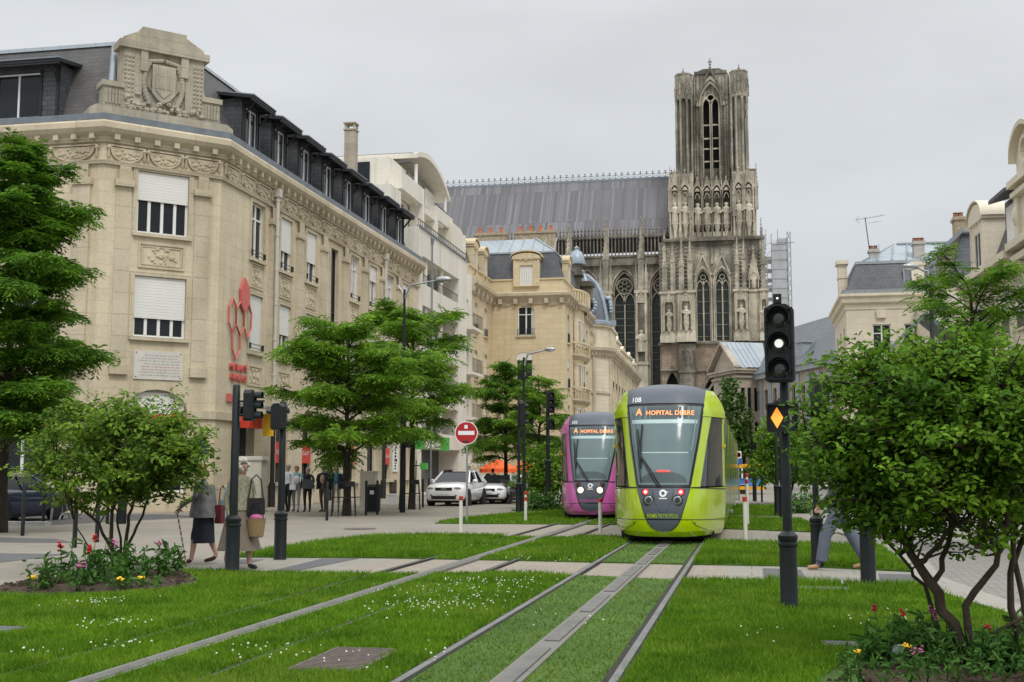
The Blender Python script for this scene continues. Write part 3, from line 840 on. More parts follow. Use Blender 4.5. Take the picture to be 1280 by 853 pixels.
# windows
for i, s in enumerate(bays):
    if i == 3: window(B1, FS, s, 6.1, 1.0, 6.25, 'two', fm='dark_iron', transom=.5); continue
    bl = [0, .62, .6, 0, .0, .35, 0, .25][i]
    window(B1, FS, s, 10.2, 1.32, 2.35, 'two', blind=bl, transom=.72 if not bl else 0, curt=1 + i % 2 if i > 3 else 0, gm='glass_pale' if i > 3 else 'glass')
    window(B1, FS, s, 6.35, 1.32, 2.35, 'two', blind=[.97, .55, .85, 0, 0, .4, 0, .3][i], curt=1 + i % 2, gm='glass_pale' if i > 3 else 'glass')
    for z in (10.2, 6.35):
        def gd():
            q = MB(); q.tube((-.66, -.1, .3), (.66, -.1, .3), .016, n=5); q.tube((-.66, -.1, .14), (.66, -.1, .14), .016, n=5)
            q.box(-.68, -.64, -.12, .0, .1, .34); q.box(.64, .68, -.12, .0, .1, .34); return q.mesh('window_bar', 'dark_iron')
        put('window_bar', cached('wbar', gd), B1, FS, s, 0, z)
    put('relief_panel', relief_panel_mesh(1.4, 1.05), B1, FS, s, 0, 8.98); put('relief_panel', relief_panel_mesh(1.4, .85), B1, FS, s, 0, 4.95)
window(B1, FC, 2.225, 10.3, 1.95, 2.35, 'four', blind=.47); window(B1, FC, 2.225, 6.42, 1.95, 2.28, 'four', blind=.69)
for k, s in enumerate(lb): window(B1, FL, s, 10.3, 2.0, 2.35, 'three', blind=[.0, .3, .4, .2][k]); window(B1, FL, s, 6.42, 2.0, 2.28, 'three', blind=[.1, .3, .6, .2][k])
put('relief_panel', relief_panel_mesh(1.75, .95), B1, FC, 2.225, 0, 9.0)
for k in range(3): put('garland', garland_mesh(1.35, .5), B1, FC, .8 + 1.45 * k, -.02, 13.34)
for k in range(18): put('garland', garland_mesh(1.35, .5), B1, FS, .9 + 1.565 * k, -.02, 13.34)
for k in range(8): put('garland', garland_mesh(1.9, .5), B1, FL, LL - 1.2 - 2.1 * k, -.02, 13.34)
# ground-floor glazing, doors, red panels
for i, s in enumerate(bays):
    if i in (3, 5): window(B1, FS, s, .05, 1.2, 3.15, 'one', fm='dark_iron', sill=0, name='door'); continue
    if i == 0: o = window(B1, FS, s - .6, .1, 1.5, 4.25, 'one', fm='tram_rail', sill=0, depth=.28, name='door'); continue
    o = window(B1, FS, s, 1.0, 1.4, 3.3, 'two', fm='dark_iron', depth=.28, name='shop_window')
    q = MB(); q.box(-.62, .62, .10, .14, .85, 1.75); pp = ob('poster', q.mesh('poster', 'shop_red'), o)
    text_part(['OFFRE', 'CREDIT', '', 'LIVRET', '', 'EPARGNE', 'CREDIT'][i - 1] or 'OFFRE', .27, 'sign_white', o, lambda x, y, d: Vector((x, .09, 1.3 + y)), name='poster_lettering')
o = window(B1, FC, 2.225, .7, 2.35, 3.8, 'two', fm='white_paint', depth=.28, sill=0, name='shop_window')
q = MB(); q.box(-1.1, 1.1, .17, .22, 2.9, 3.7); ob('fascia_panel', q.mesh('fascia_panel', 'blind_white'), o)
q = MB(); q.box(-1.1, 1.1, .15, .22, 2.3, 2.88); ob('red_panel', q.mesh('red_panel', 'shop_red'), o)
for s in lb:
    o = window(B1, FL, s, .7, 2.4, 3.8, 'two', fm='white_paint', depth=.28, sill=0, name='shop_window')
    q = MB(); q.box(-1.15, 1.15, .15, .22, 2.2, 2.8); ob('red_panel', q.mesh('red_panel', 'shop_red'), o)
# slate dormers along the street
def dormer_mesh(w=1.75, h=2.35, ww=.95):
    m = MB(); m.k = 0
    m.box(-w / 2, -ww / 2, 0, .08, 0, h); m.box(ww / 2, w / 2, 0, .08, 0, h); m.box(-ww / 2, ww / 2, 0, .08, h - .28, h); m.box(-ww / 2, ww / 2, 0, .08, 0, .25)
    for s in (-1, 1): m.prism_x([(.003, 0), (.8, 0), (1.5, h), (.003, h)], s * w / 2 - .04 + (.0 if s > 0 else 0), s * w / 2 + .04)
    m.k = 1
    m.prism_x([(-.62, h - .12), (-.62, h + .0), (2.1, h + .42), (2.1, h + .30)], -w / 2 - .32, w / 2 + .32)
    m.box(-w / 2 - .3, w / 2 + .3, -.6, -.5, h - .2, h - .121)
    for s in (-1, 1):
        x = s * (w / 2 - .05)
        m.box(x - .06, x + .06, -.06, -.003, .3, h - .1); m.tube((x, -.02, h - .75), (x, -.5, h - .2), .05, n=4); m.box(x - .05, x + .05, -.55, -.003, h - .2, h - .1)
        m.box(s * ww / 2 - .05, s * ww / 2 + .05, -.04, -.003, .2, h - .2)
    m.k = 2; m.prism_x([(-.66, h + .002), (-.66, h + .05), (2.1, h + .47), (2.1, h + .422)], -w / 2 - .33, w / 2 + .33)
    return m.mesh('dormer', ['slate', 'black_timber', 'gutter_zinc'])
def dwin(ww, z0, z1, kind=2):
    m = MB(); rect_ring(m, -ww / 2, ww / 2, z0, z1, .06, .02, .07)
    for k in range(1, kind): x = -ww / 2 + ww * k / kind; m.box(x - .035, x + .035, .02, .07, z0 + .06, z1 - .06)
    m.k = 1; m.quad((-ww / 2, .06, z0), (ww / 2, .06, z0), (ww / 2, .06, z1), (-ww / 2, .06, z1)); return m.mesh('window', ['white_paint', 'glass'])
dm, dw = dormer_mesh(1.75, 2.35, 1.2), dwin(1.2, .25, 2.07)
for s in bays:
    d = put('dormer', dm, B1, FS, s, .42, 14.5); ob('window', dw, d)
dm2, dw2 = dormer_mesh(3.4, 2.3, 1.9), dwin(1.9, .25, 2.0, 2)
for s in (LL - 3.9, LL - 10.4): d = put('dormer', dm2, B1, FL, s, .42, 14.5); ob('window', dw2, d)
# crest pediment over the chamfer
m = MB(FC); c = LC / 2
m.prism([(c - 2.75, 14.3), (c + 2.75, 14.3), (c + 2.75, 14.85), (c + 2.5, 15.02), (c - 2.5, 15.02), (c - 2.75, 14.85)], .25, 1.15)
for s in (-1, 1):
    m.box(c + s * 1.9 - .34, c + s * 1.9 + .34, .38, 1.05, 15.0, 15.8); m.box(c + s * 1.9 - .42, c + s * 1.9 + .42, .30, 1.13, 15.8, 16.0)
    for k in range(5): m.tube((c + s * 1.9 - .24 + k * .12, .36, 15.15), (c + s * 1.9 - .24 + k * .12, .36, 15.7), .045, n=6)
    m.box(c + s * 1.2 - .36, c + s * 1.2 + .36, .38, .55, 15.0, 17.4)
    for k in range(11):
        for j in range(3): m.ball((c + s * 1.33 - .14 + j * .14, .37, 15.4 + k * .17), (.055, .05, .07), 5, 4)
    m.box(c + s * .78 - .14, c + s * .78 + .14, .30, .5, 16.6, 17.4)
m.box(c - 1.58, c + 1.58, .5, 1.1, 15.0, 17.4)
m.prism([(c - 1.74, 17.4), (c + 1.74, 17.4), (c + 1.74, 17.68), (c - 1.74, 17.68)], .25, 1.15)
m.prism([(c - 1.55, 17.68), (c + 1.55, 17.68), (c + 1.55, 17.84), (c + .85, 18.22), (c + .85, 18.36), (c - .85, 18.36), (c - .85, 18.22), (c - 1.55, 17.84)], .42, 1.05)
ped = part('pediment', m, 'pediment_stone', B1)
m = MB(FC)
m.prism([(c - .45, 16.95), (c + .45, 16.95), (c + .45, 15.85), (c + .25, 15.6), (c, 15.45), (c - .25, 15.6), (c - .45, 15.85)], .36, .52)
m.prism([(c - .33, 16.85), (c + .33, 16.85), (c + .33, 15.95), (c, 15.65), (c - .33, 15.95)], .33, .37)
for k in range(5): m.box(c - .28 + k * .14 - .03, c - .28 + k * .14 + .03, .31, .335, 16.0, 16.8)
r3 = random.Random(9)
for s in (-1, 1):
    for k in range(12):
        t = k / 11; x = c + s * (.55 + .2 * math.sin(t * 3)); m.ball((x, .42, 15.45 + t * 1.5), (.12, .1, .13), 6, 4)
    for k in range(7): t = k / 6; m.ball((c + s * t * .62, .42, 17.15 - .12 * t), (.1, .1, .09), 6, 4)
    for k in range(5): m.tube((c + s * .45, .42, 15.9), (c + s * (.85 + .05 * k), .4, 17.1 - k * .16), .03, n=4)
for k in range(46): m.ball((c + r3.uniform(-1.5, 1.5), .38, 15.05 + abs(r3.gauss(0, .22))), (r3.uniform(.08, .17), .13, r3.uniform(.07, .13)), 6, 4)
ob('coat_of_arms', m.mesh('coat_of_arms', 'pediment_stone', 40, wloc(B1)), ped)
# honeycomb sign and lettering
def sp(u, v, y=-.08): q = PX(u, v, C2[0] + .08); return Vector((C2[0] + .08 + (y + .08), q[0], q[1]))
def zz(x, y): return (270 + x / 6.09, 340 + y / 6.09)
HX = [[(130, 200), (155, 275), (153, 405), (122, 465), (97, 385), (100, 265)], [(187, 230), (213, 310), (212, 420), (183, 485), (153, 405), (155, 275)],
      [(250, 245), (270, 320), (265, 440), (235, 505), (212, 420), (213, 310)], [(153, 405), (183, 485), (182, 595), (147, 670), (125, 595), (122, 465)]]
sg = MB()
for h in HX:
    q = [sp(*zz(*p)) for p in h]
    for i in range(6): a, b = q[i], q[(i + 1) % 6]; sg.tube(a, b, .040, n=4)
fl = [sp(*zz(*p)) for p in [(220, 45), (252, 130), (250, 245), (217, 310), (190, 245), (187, 130)]]
sg.add([tuple(p + Vector((.04, 0, 0))) for p in fl] + [tuple(p - Vector((.06, 0, 0))) for p in fl], [tuple(range(6)), tuple(range(11, 5, -1))] + [(i, (i + 1) % 6, (i + 1) % 6 + 6, i + 6) for i in range(6)])
S1 = thing('honeycomb_sign', 'red honeycomb logo of five cells over red letters on the cream corner wall', 'sign', (C2[0] + .08, 44.4, 4.4))
part('honeycomb', sg, 'logo_red', S1)
for k, tx in enumerate(('MUTUALITÉ', 'FRANÇAISE')):
    y0, z0 = PX(298.5, 460.5 + 12.7 * k, C2[0] + .06)
    text_part(tx, .39, 'logo_red', S1, lambda x, y, d: Vector((C2[0] + .05 + d, y0 + x * .80, z0 + y)) - S1.location, .03, bold=.002)
q = MB(); a, b = PX(284.5, 492, C2[0] + .06), PX(292, 503, C2[0] + .06); q.box(C2[0] + .02, C2[0] + .08, a[0], b[0], b[1], a[1]); solo('red_plaque', q, 'logo_red', 'small blank red plaque below the red lettering on the cream wall', 'sign')
q = MB(); a, b = PX(279, 561, C2[0] + .06), PX(287, 574, C2[0] + .06); q.box(C2[0] - .3, C2[0] - .26, 0, .01, 0, .01); q = MB(); q.M = FC; q.box(LC - .95, LC - .3, -.05, .0, 2.15, 2.6)
sn = solo('street_plate', q, 'sign_blue', 'blue street name plate on the stone chamfer beneath the band', 'sign')
# banner sign with awning hood over the doorway: grey hood, red box, yellow plate
m = MB(FS); m.prism_x([(-1.2, 3.95), (-1.2, 4.05), (-.003, 4.2), (-.003, 4.05)], 2.0, 3.9)
aw = thing('door_canopy', 'thin grey canopy on the doorway of the corner building with a red box sign below', 'canopy', tuple(FS @ Vector((3, 0, 3.5))))
part('hood', m, 'galvanised', aw); m = MB(FS); m.box(2.1, 3.4, -.5, -.1, 3.2, 3.65); part('red_sign', m, 'shop_red', aw)
m = MB(FS); m.box(3.3, 3.36, -1.0, -.55, 2.9, 3.8); part('yellow_plate', m, 'shop_yellow', aw)
# marble plaque with inscription
pq = thing('marble_plaque', 'pale marble plaque with faint inscription on the chamfered corner', 'plaque', tuple(FC @ Vector((2.225, 0, 4.9))))
m = MB(FC); m.box(1.32, 3.13, -.05, .003, 4.86, 5.92); part('slab', m, 'plaque_marble', pq)
m = MB(FC); r4 = random.Random(2)
for k in range(8):
    z = 5.75 - k * .105; x = 1.5 + r4.uniform(0, .2)
    while x < 2.95: w = r4.uniform(.05, .16); m.k = 1 if k in (4, 5) else 0; m.box(x, x + w, -.054, -.049, z - .018, z + .018); x += w + .04
part('inscription', m, ['inscription_grey', 'inscription_red'], pq)
for s in (1.4, 3.05):
    for z in (4.94, 5.84): m = MB(FC); m.ball((s, -.05, z), .025, 6, 4); part('fixing_stud', m, 'dark_iron', pq)
for s, z0 in ((5.2, 0.1), (20.9, 0.1)):
    m = MB(FS); m.tube((s, -.22, z0 + 3.6), (s, -.22, 13.55), .085, n=8)
    for z in np.arange(4, 13.4, 1.5): m.tube((s, -.22, z), (s, -.22, z + .08), .105, n=8)
    m.box(s - .14, s + .14, -.36, -.1, 13.2, 13.55); part('downpipe', m, 'downpipe', B1)
for s in (5.2, 20.9): m = MB(FS); m.tube((s, -.22, 0.0), (s, -.22, 3.55), .10, n=8); m.tube((s, -.22, .0), (s, -.22, 1.0), .15, n=8); part('downpipe_foot', m, 'dark_iron', B1)
m = MB(); m.box(-23.3, -22.65, 66.6, 67.2, 16, 21.7); m.box(-23.36, -22.6, 66.54, 67.26, 21.7, 21.78)
for a in ((-23.3, 66.6), (-22.75, 66.6), (-23.3, 67.1), (-22.75, 67.1)): m.box(a[0], a[0] + .1, a[1], a[1] + .1, 21.78, 22.1)
m.box(-23.36, -22.6, 66.54, 67.26, 22.1, 22.18)
part('chimney', m, 'wing_stone', B1)
m = MB(); m.tube((-23, 62.2, 17.9), (-23, 62.2, 19.6), .02, n=5)
m.lathe([(.16, 0), (.2, .12), (.08, .2), (.1, .5), (.17, .55), (.05, .75), (0, .8)], (-22.2, 63, 18.0), 8); part('roof_finial', m, 'galvanised', B1)

# ================================================================ MODERN WHITE RENDERED BLOCK
B2 = thing('apartment_block', 'white rendered modern block with recessed balconies and a curved penthouse roof', 'building', (-19.9, 71, 0))
FW = FR(-19.9, 71.05, 0, 1); L2 = 13.0
m = MB(FW); rec = [(1.0, 10.6, 13.2 - 3.1 * k, 14.95 - 3.1 * k) for k in range(4)]
wall(m, 0, L2, 0, 16.65, rec + [(1, 11, .1, 2.9)], 1.6)
m.box(0.003, L2, .003, .3, 16.65, 16.68)
m.M = None; m.quad((-19.9, 84.05, 0), (-34, 84.05, 0), (-34, 84.05, 16.65), (-19.9, 84.05, 16.65)); m.quad((-19.9, 71.06, 13), (-34, 71.06, 13), (-34, 71.06, 16.65), (-19.9, 71.06, 16.65))
m.quad((-19.9, 71.06, 16.6), (-19.9, 84.05, 16.6), (-34, 84.05, 16.6), (-34, 71.06, 16.6))
part('wall', m, 'white_render', B2)
m = MB(); m.box(-20.05, -19.8, 71.06, 84.15, 16.653, 16.75); part('parapet_coping', m, 'gutter_zinc', B2)
for k in range(4):
    z = 13.2 - 3.1 * k
    m = MB(FW); m.quad((1, 1.58, z), (10.6, 1.58, z), (10.6, 1.58, z + 1.75), (1, 1.58, z + 1.75)); part('balcony_glazing', m, 'glass_pale', B2)
    m = MB(FW)
    for a in (3.9, 5.4, 8.2): m.box(a, a + .8, 1.4, 1.56, z, z + 1.75)
    part('balcony_blind', m, 'blind_white', B2)
    for s in (2.6, 6.6): m = MB(FW); m.tube((s, .3, z), (s, .3, z + 1.75), .16, n=10); part('balcony_column', m, 'white_render', B2, 40)
    m = MB(FW); m.box(1.0, 10.6, .08, .12, z + .62, z + .66)
    for q in range(33): s = 1.0 + q * .3; m.box(s, s + .02, .09, .11, z, z + .62)
    part('balcony_rail', m, 'dark_iron', B2)
for s in (3.0, 7.2):
    m = MB(FW); m.box(s - .04, s + .04, -.12, -.04, 0, 16.2); m.lathe([(.06, 16), (.16, 16.4), (.16, 16.5)], (s, -.08, 0), 8); part('downpipe', m, 'gutter_zinc', B2)
    break
m = MB(FW); m.box(1, 11, 1.5, 1.55, .1, 2.9); part('shopfront', m, 'glass', B2)
# penthouse: set-back wall, white portal frames, shallow vault
m = MB(); m.box(-29, -22.3, 72.5, 84, 16.61, 21.6); part('penthouse_wall', m, 'white_render', B2)
for bx_ in ((-22.28, -22.2, 76.3, 80.8, 19.7, 21.5), (-26, -23.6, 72.42, 72.48, 19.4, 21.3), (-22.28, -22.2, 73.5, 75.5, 16.8, 19)): m = MB(); m.box(*bx_); part('penthouse_glazing', m, 'glass', B2)
m = MB()
for a, b, z0, z1, zb in ((72.0, 77.4, 19.35, 20.5, 16.62), (80.6, 85.3, 19.2, 20.1, 16.62)):
    m.box(-22.2, -21.3, a, b, z0, z1); m.box(-22.2, -21.3, b - .5, b, zb, z0); m.box(-22.2, -21.3, a, a + .5, zb, z0) if a > 75 else None
m.box(-26, -21.35, 69.8, 72.0, 17.6, 19.1); m.box(-22.0, -21.4, 78, 83, 19.0, 19.4)
part('portal_frame', m, 'white_render', B2)
m = MB(); N = 14; top = []; bot = []
for i in range(N + 1):
    t = i / N; y = 75.6 + 9.2 * t; z = 21.95 + 1.45 * (1 - (2 * t - .85) ** 2 / 1.32) - .35 * t; top.append((y, z)); bot.append((y, z - .34))
m.prism_x(top + bot[::-1], -30, -21.35); part('vault_roof', m, 'white_render', B2)
m = MB()
for i in range(N): 
    (y0, z0), (y1, z1) = top[i], top[i + 1]; m.quad((-30, y0, z0 + .01), (-21.7, y0, z0 + .01), (-21.7, y1, z1 + .01), (-30, y1, z1 + .01))
m.box(-30, -21.7, 75.3, 75.62, 21.9, 22.02)
part('vault_tiles', m, 'slate_old', B2)
for q_ in (76.3, 84.2): m = MB(); m.tube((-21.6, q_, 19.2), (-21.6, q_, 22), .12, n=8); part('penthouse_post', m, 'white_paint', B2)
m = MB()
for y in np.arange(81, 84.3, .3): m.box(-21.5, -21.47, y, y + .03, 19.4, 20.3)
m.box(-21.5, -21.46, 80.8, 84.3, 20.3, 20.35); m.box(-21.45, -21.4, 73, 84, 17.05, 17.1)
for y in np.arange(71.3, 84, .45): m.box(-20.0, -19.97, y, y + .03, 16.75, 17.15)
m.box(-20.01, -19.96, 71.2, 84.1, 17.15, 17.19)
part('terrace_rail', m, 'dark_iron', B2)
# narrow pale house between the white block and the mansard house
B2b = thing('narrow_house', 'narrow pale rendered house squeezed beside the white block, with small balconies', 'building', (-20.4, 84.2, 0))
FN = FR(-20.4, 84.2, 0, 1); m = MB(FN); no = [(.9, 2.5, 12.0 - 3.3 * k, 14.2 - 3.3 * k) for k in range(4)]
wall(m, 0, 3.7, 0, 16.2, no, .3); m.M = None; m.quad((-20.4, 84.21, 15), (-30, 84.21, 15), (-30, 84.21, 16.2), (-20.4, 84.21, 16.2)); part('wall', m, 'white_render', B2b)
for k in range(4):
    z = 12.0 - 3.3 * k; window(B2b, FN, 1.7, z, 1.6, 2.2, 'two', sill=0)
    m = MB(FN); m.box(.3, 3.4, -.9, .003, z - .25, z - .05); part('balcony', m, 'white_render', B2b)
    m = MB(FN); m.box(.3, 3.4, -.9, -.86, z + .9, z + .94)
    for q in range(15): s = .3 + q * .22; m.box(s, s + .02, -.89, -.87, z - .05, z + .9)
    part('balcony_rail', m, 'dark_iron', B2b)
m = MB(); m.prism_x([(84.22, 16.2), (87.9, 16.2), (87.9, 19.2), (86.6, 19.6), (84.22, 19.6)], -30, -21.0); m.box(-30, -20.9, 87.5, 87.9, 16.2, 19.3); part('roof', m, 'white_render', B2b)

# ================================================================ CREAM HOUSE WITH MANSARD, END WALL TOWARDS US
B3 = thing('mansard_house', 'cream stone house with blue-slate mansard and one arched dormer, its end wall facing the camera', 'building', (-17.5, 96, 0))
D0, D1, D2, D3 = (-20.58, 87.9), (-20.58, 96.0), (-14.52, 96.0), (-14.52, 112)
FA, FB, FD = FR(*D0, 0, 1), FR(*D1, 1, 0), FR(*D2, 0, 1)
m = MB(FA); sa = [2.2, 5.7]; oa = [(s - .6, s + .6, 12.2 - 3.7 * k, 14.5 - 3.7 * k, .4) for s in sa for k in range(3)]
wall(m, 0, 8.1, 0, 15.5, oa, .3)
m.M = FB; wins = [(-17.73, 12.5, 1.38, 2.4), (-17.87, 8.25, 1.4, 2.85), (-17.75, 4.6, 1.4, 2.35)]
wb = [(x + 20.58 - w / 2, x + 20.58 + w / 2, z, z + h, .35 if z > 6 else .001) for x, z, w, h in wins]
wall(m, 0, 6.06, 0, 15.5, wb, .3)
m.M = FD; od = []
for s in (2.0, 5.4, 8.2, 10.8, 13.6):
    for k in range(4): od.append((s - .55, s + .55, 12.0 - 3.75 * k, 14.4 - 3.75 * k, .35))
wall(m, 0, 16, 0, 15.5, od, .3)
part('wall', m, 'cream_stone', B3)
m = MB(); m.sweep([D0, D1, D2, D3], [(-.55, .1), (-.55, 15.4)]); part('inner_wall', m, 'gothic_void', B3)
for s in sa:
    for k in range(3): window(B3, FA, s, 12.2 - 3.7 * k, 1.2, 2.3, 'two', rail=.6, curt=1)
for (x, z, w, h), kw in zip(wins, (dict(transom=.72, rail=.55, curt=2), dict(rail=.9, blind=.22), dict())): window(B3, FB, x + 20.58, z, w, h, 'two', **kw)
for s in (2.0, 5.4, 8.2, 10.8, 13.6):
    for k in range(4): window(B3, FD, s, 12.0 - 3.75 * k, 1.1, 2.4, 'two', rail=.8, blind=.3 if (k + int(s)) % 3 == 0 else 0)
m = MB(); m.sweep([D0, D1, D2, D3], [(.003, 15.0), (.08, 15.05), (.10, 15.3), (.30, 15.55), (.52, 15.72), (.55, 15.95), (.3, 16.05), (-.1, 16.05), (-.1, 15.5)])
for F, L in ((FA, 8.1), (FB, 6.06), (FD, 16)):
    m.M = F; n = max(3, int(L / 1.4))
    for k in range(n + 1): s = (.75 if F is FB else .2) + (L - (.95 if F is FB else .4)) * k / n; m.box(s - .16, s + .16, -.36, .003, 15.1, 15.55)
m.M = None; m.sweep([D0, D1, D2, D3], [(.003, 3.2), (.14, 3.25), (.14, 3.5), (.003, 3.55)])
part('cornice', m, 'limestone_carved', B3)
for k in range(3): put('garland', garland_mesh(1.7, .45), B3, FB, 1.1 + k * 1.95, -.02, 15.35)
for k in range(3): put('garland', garland_mesh(1.7, .45), B3, FA, 1.6 + k * 2.4, -.02, 15.35)
m = MB(); m.sweep([D0, D1, D2, D3], [(-.12, 16.05), (-.12, 17.05), (-.02, 17.1), (-.02, 17.22), (-.6, 17.22)]); part('attic_parapet', m, 'cream_stone', B3)
m = MB(); m.sweep([D0, D1, D2, D3], [(-.25, 17.22), (-.95, 19.55)]); part('slate_roof', m, 'slate', B3)
m = MB(); m.sweep([D0, D1, D2, D3], [(-.86, 19.48), (-.86, 19.62), (-1.0, 19.66), (-2.9, 21.05), (-6, 21.2), (-6, 17)])
for s in np.arange(-20.3, -15, .95): m.tube((s, 97.0, 19.68), (s - .1 * (s + 17.5) * .3, 98.9, 21.08), .05, n=4)
m.tube((-15.4, 96.9, 19.6), (-17.4, 98.9, 21.1), .10, n=5)
part('zinc_roof', m, 'zinc', B3)
def stone_dormer(w, h, ww, z0, z1, mname='cream_stone', depth=1.6, rnd_=.42):
    m = MB(); a = w / 2; b = ww / 2
    m.box(-a, -b, 0, depth, 0, h); m.box(b, a, 0, depth, 0, h); m.box(-b, b, 0, depth, z1, h); m.box(-b, b, 0, depth, 0, z0)
    N = 10; pts = [(a * 1.12 * -math.cos(math.pi * i / N), h + rnd_ * math.sin(math.pi * i / N)) for i in range(N + 1)]
    m.prism(pts + [(a * 1.12, h - .1), (-a * 1.12, h - .1)], -.12, depth)
    pts2 = [(a * 1.2 * -math.cos(math.pi * i / N), h + .06 + (rnd_ + .05) * math.sin(math.pi * i / N)) for i in range(N + 1)]
    pts3 = [(x, z + .1) for x, z in pts2]
    m.prism(pts3 + pts2[::-1], -.22, depth)
    for s in (-1, 1): m.ball((s * a * .4, -.02, h - .1), (.22, .08, .16), 7, 5); m.box(s * a - .15 * (s > 0), s * a + .15 * (s < 0), -.06, .003, 0, h - .2)
    m.ball((0, -.03, h - .12), (.16, .08, .2), 7, 5)
    return m.mesh('dormer', mname, 35)
def shut_mesh(ww, z0, z1, mname='blind_white'):
    m = MB()
    for k in range(6): x = -ww / 2 + ww * k / 6; m.box(x + .01, x + ww / 6 - .01, .12, .16, z0, z1)
    return m.mesh('shutter', mname)
d = put('dormer', stone_dormer(2.15, 2.35, 1.12, .05, 1.75), B3, FB, 2.9, -.16, 16.55); ob('shutter', shut_mesh(1.12, .05, 1.75), d)
dmA = stone_dormer(1.5, 2.3, .8, .1, 1.8)
for s in (2.2, 5.7): d = put('dormer', dmA, B3, FA, s, .1, 16.6); ob('window', dwin(.8, .1, 1.8), d)
dmD = stone_dormer(1.5, 2.3, .8, .1, 1.8, depth=.45)
d = put('dormer', dmD, B3, FD, 3.0, .1, 16.6); ob('window', dwin(.8, .1, 1.8), d)
def chimney_stack(parent, x0, x1, y0, y1, z0, z1, pots, mname='chimney_brick', r=.145, ph=.45, pm='terracotta_dull'):
    m = MB(); m.box(x0, x1, y0, y1, z0, z1); m.box(x0 - .1, x1 + .1, y0 - .1, y1 + .1, z1 - .25, z1 - .05)
    c = part('chimney', m, mname, parent)
    m = MB()
    for k in range(pots):
        x = x0 + (x1 - x0) * (k + .5) / pots; m.lathe([(r * 1.1, 0), (r * .8, ph * .8), (r, ph * .85), (r, ph)], (x, (y0 + y1) / 2, z1), 8)
    ob('chimney_pot', m.mesh('chimney_pot', pm, 40, wloc(parent)), c)
chimney_stack(B3, -22.9, -20.1, 99.3, 99.9, 18, 21.85, 3, pm='terracotta'); chimney_stack(B3, -19.4, -15.9, 99.9, 100.5, 18, 22.0, 4, pm='terracotta')
# bow balcony on the street side
for z, h in ((15.6, .5), (11.2, .35), (7.4, .35)):
    m = MB(); m.lathe([(1.5, -.35), (1.9, -.1), (2.0, 0), (2.0, h * .4), (1.85, h * .4)], (-14.5, 103.5, z), 16, -math.pi / 2, math.pi / 2, .5, 1.7)
    part('bow_balcony', m, 'limestone_carved', B3)
for z in (16.0, 11.5, 7.7):
    m = MB()
    for k in range(15):
        a = -math.pi / 2 + math.pi * k / 14; m.tube((-14.5 + .95 * math.cos(a), 103.5 + 3.2 * math.sin(a), z - .2), (-14.5 + .95 * math.cos(a), 103.5 + 3.2 * math.sin(a), z + .75), .09 if z > 15 else .03, n=5)
    m.lathe([(1.82, .75), (1.98, .75), (1.98, .9), (1.82, .9)], (-14.5, 103.5, z), 16, -math.pi / 2, math.pi / 2, .5, 1.7)
    part('balustrade', m, 'cream_stone', B3)
m = MB(); m.lathe([(1.5, 0.2), (1.5, 15.3)], (-14.5, 103.5, 0), 14, -math.pi / 2, math.pi / 2, .3, 1.6); part('bay_wall', m, 'cream_stone', B3)
FBW = FR(-14.42, 101.25, .25, .97)
for z in (12.2, 8.4, 4.6): window(B3, FBW, .6, z, .9, 2.2, 'one', depth=-.12, rail=.7); 
for z in (12.2, 8.4, 4.6): window(B3, FR(-14.02, 102.9, 0, 1), .7, z, .9, 2.2, 'one', depth=-.06, rail=.7)
# small lead cupola on a stone pier
m = MB(); m.box(-15.5, -14.8, 107.4, 108.6, 15.6, 20.3); m.box(-15.65, -14.65, 107.2, 108.8, 19.2, 19.5); m.box(-14.7, -13.8, 107.5, 108.6, 17, 18.7); m.box(-14.75, -13.6, 107.3, 108.8, 18.2, 18.5)
part('roof_pier', m, 'gothic_dark', B3)
m = MB(); q = .68; m.lathe([(r_ * q, z_ * q) for r_, z_ in [(1.25, 0), (1.25, .2), (1.1, .25), (1.08, .7), (.95, 1.25), (.65, 1.75), (.3, 2.0), (.28, 2.15), (.36, 2.2), (.36, 2.35), (.12, 2.5), (0, 2.6)]], (-15.2, 108, 20.3), 16)
for k in range(8): a = k * math.pi / 4; m.tube((-15.2 + .75 * math.cos(a), 108 + .75 * math.sin(a), 20.5), (-15.2 + .43 * math.cos(a), 108 + .43 * math.sin(a), 21.5), .045, n=4)
part('cupola', m, 'dome_lead', B3, 30)

# ================================================================ DOMED CORNER HOUSE
B4 = thing('domed_house', 'cream stone house with a rounded corner under a blue-grey lead dome with round window', 'building', (-15.9, 120, 0))
rcx, rcy, rr = -16.2, 119.5, 2.75
m = MB(); m.lathe([(rr, 0), (rr, 13.3)], (rcx, rcy, 0), 24, -2.2, 1.2); m.lathe([(rr - .1, 13.3), (rr - .1, 15.9), (rr - .3, 15.9)], (rcx, rcy, 0), 24)
E0, E1 = (-13.55, 120.6), (-14.2, 158)
FE = FR(*E0, E1[0] - E0[0], E1[1] - E0[1]); LE = math.hypot(E1[0] - E0[0], E1[1] - E0[1])
m.M = FE; oe = []
es = [2.2 + 3.4 * k for k in range(10)]
for s in es:
    for z, h in ((9.9, 2.5), (6.0, 2.7), (1.2, 3.4)): oe.append((s - .65, s + .65, z, z + h, .3))
wall(m, 0, LE, 0, 13.3, oe, .3)
part('wall', m, 'pale_stone', B4)
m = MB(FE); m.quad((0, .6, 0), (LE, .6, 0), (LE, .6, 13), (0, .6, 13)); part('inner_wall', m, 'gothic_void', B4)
for s in es:
    for z, h in ((9.9, 2.5), (6.0, 2.7), (1.2, 3.4)): window(B4, FE, s, z, 1.3, h, 'two', rail=.7 if z > 5 else 0, curt=1, gm='glass_pale')
m = MB(); prof = [(0, 12.6), (.15, 12.7), (.2, 13.0), (.55, 13.3), (.6, 13.6), (.2, 13.7)]
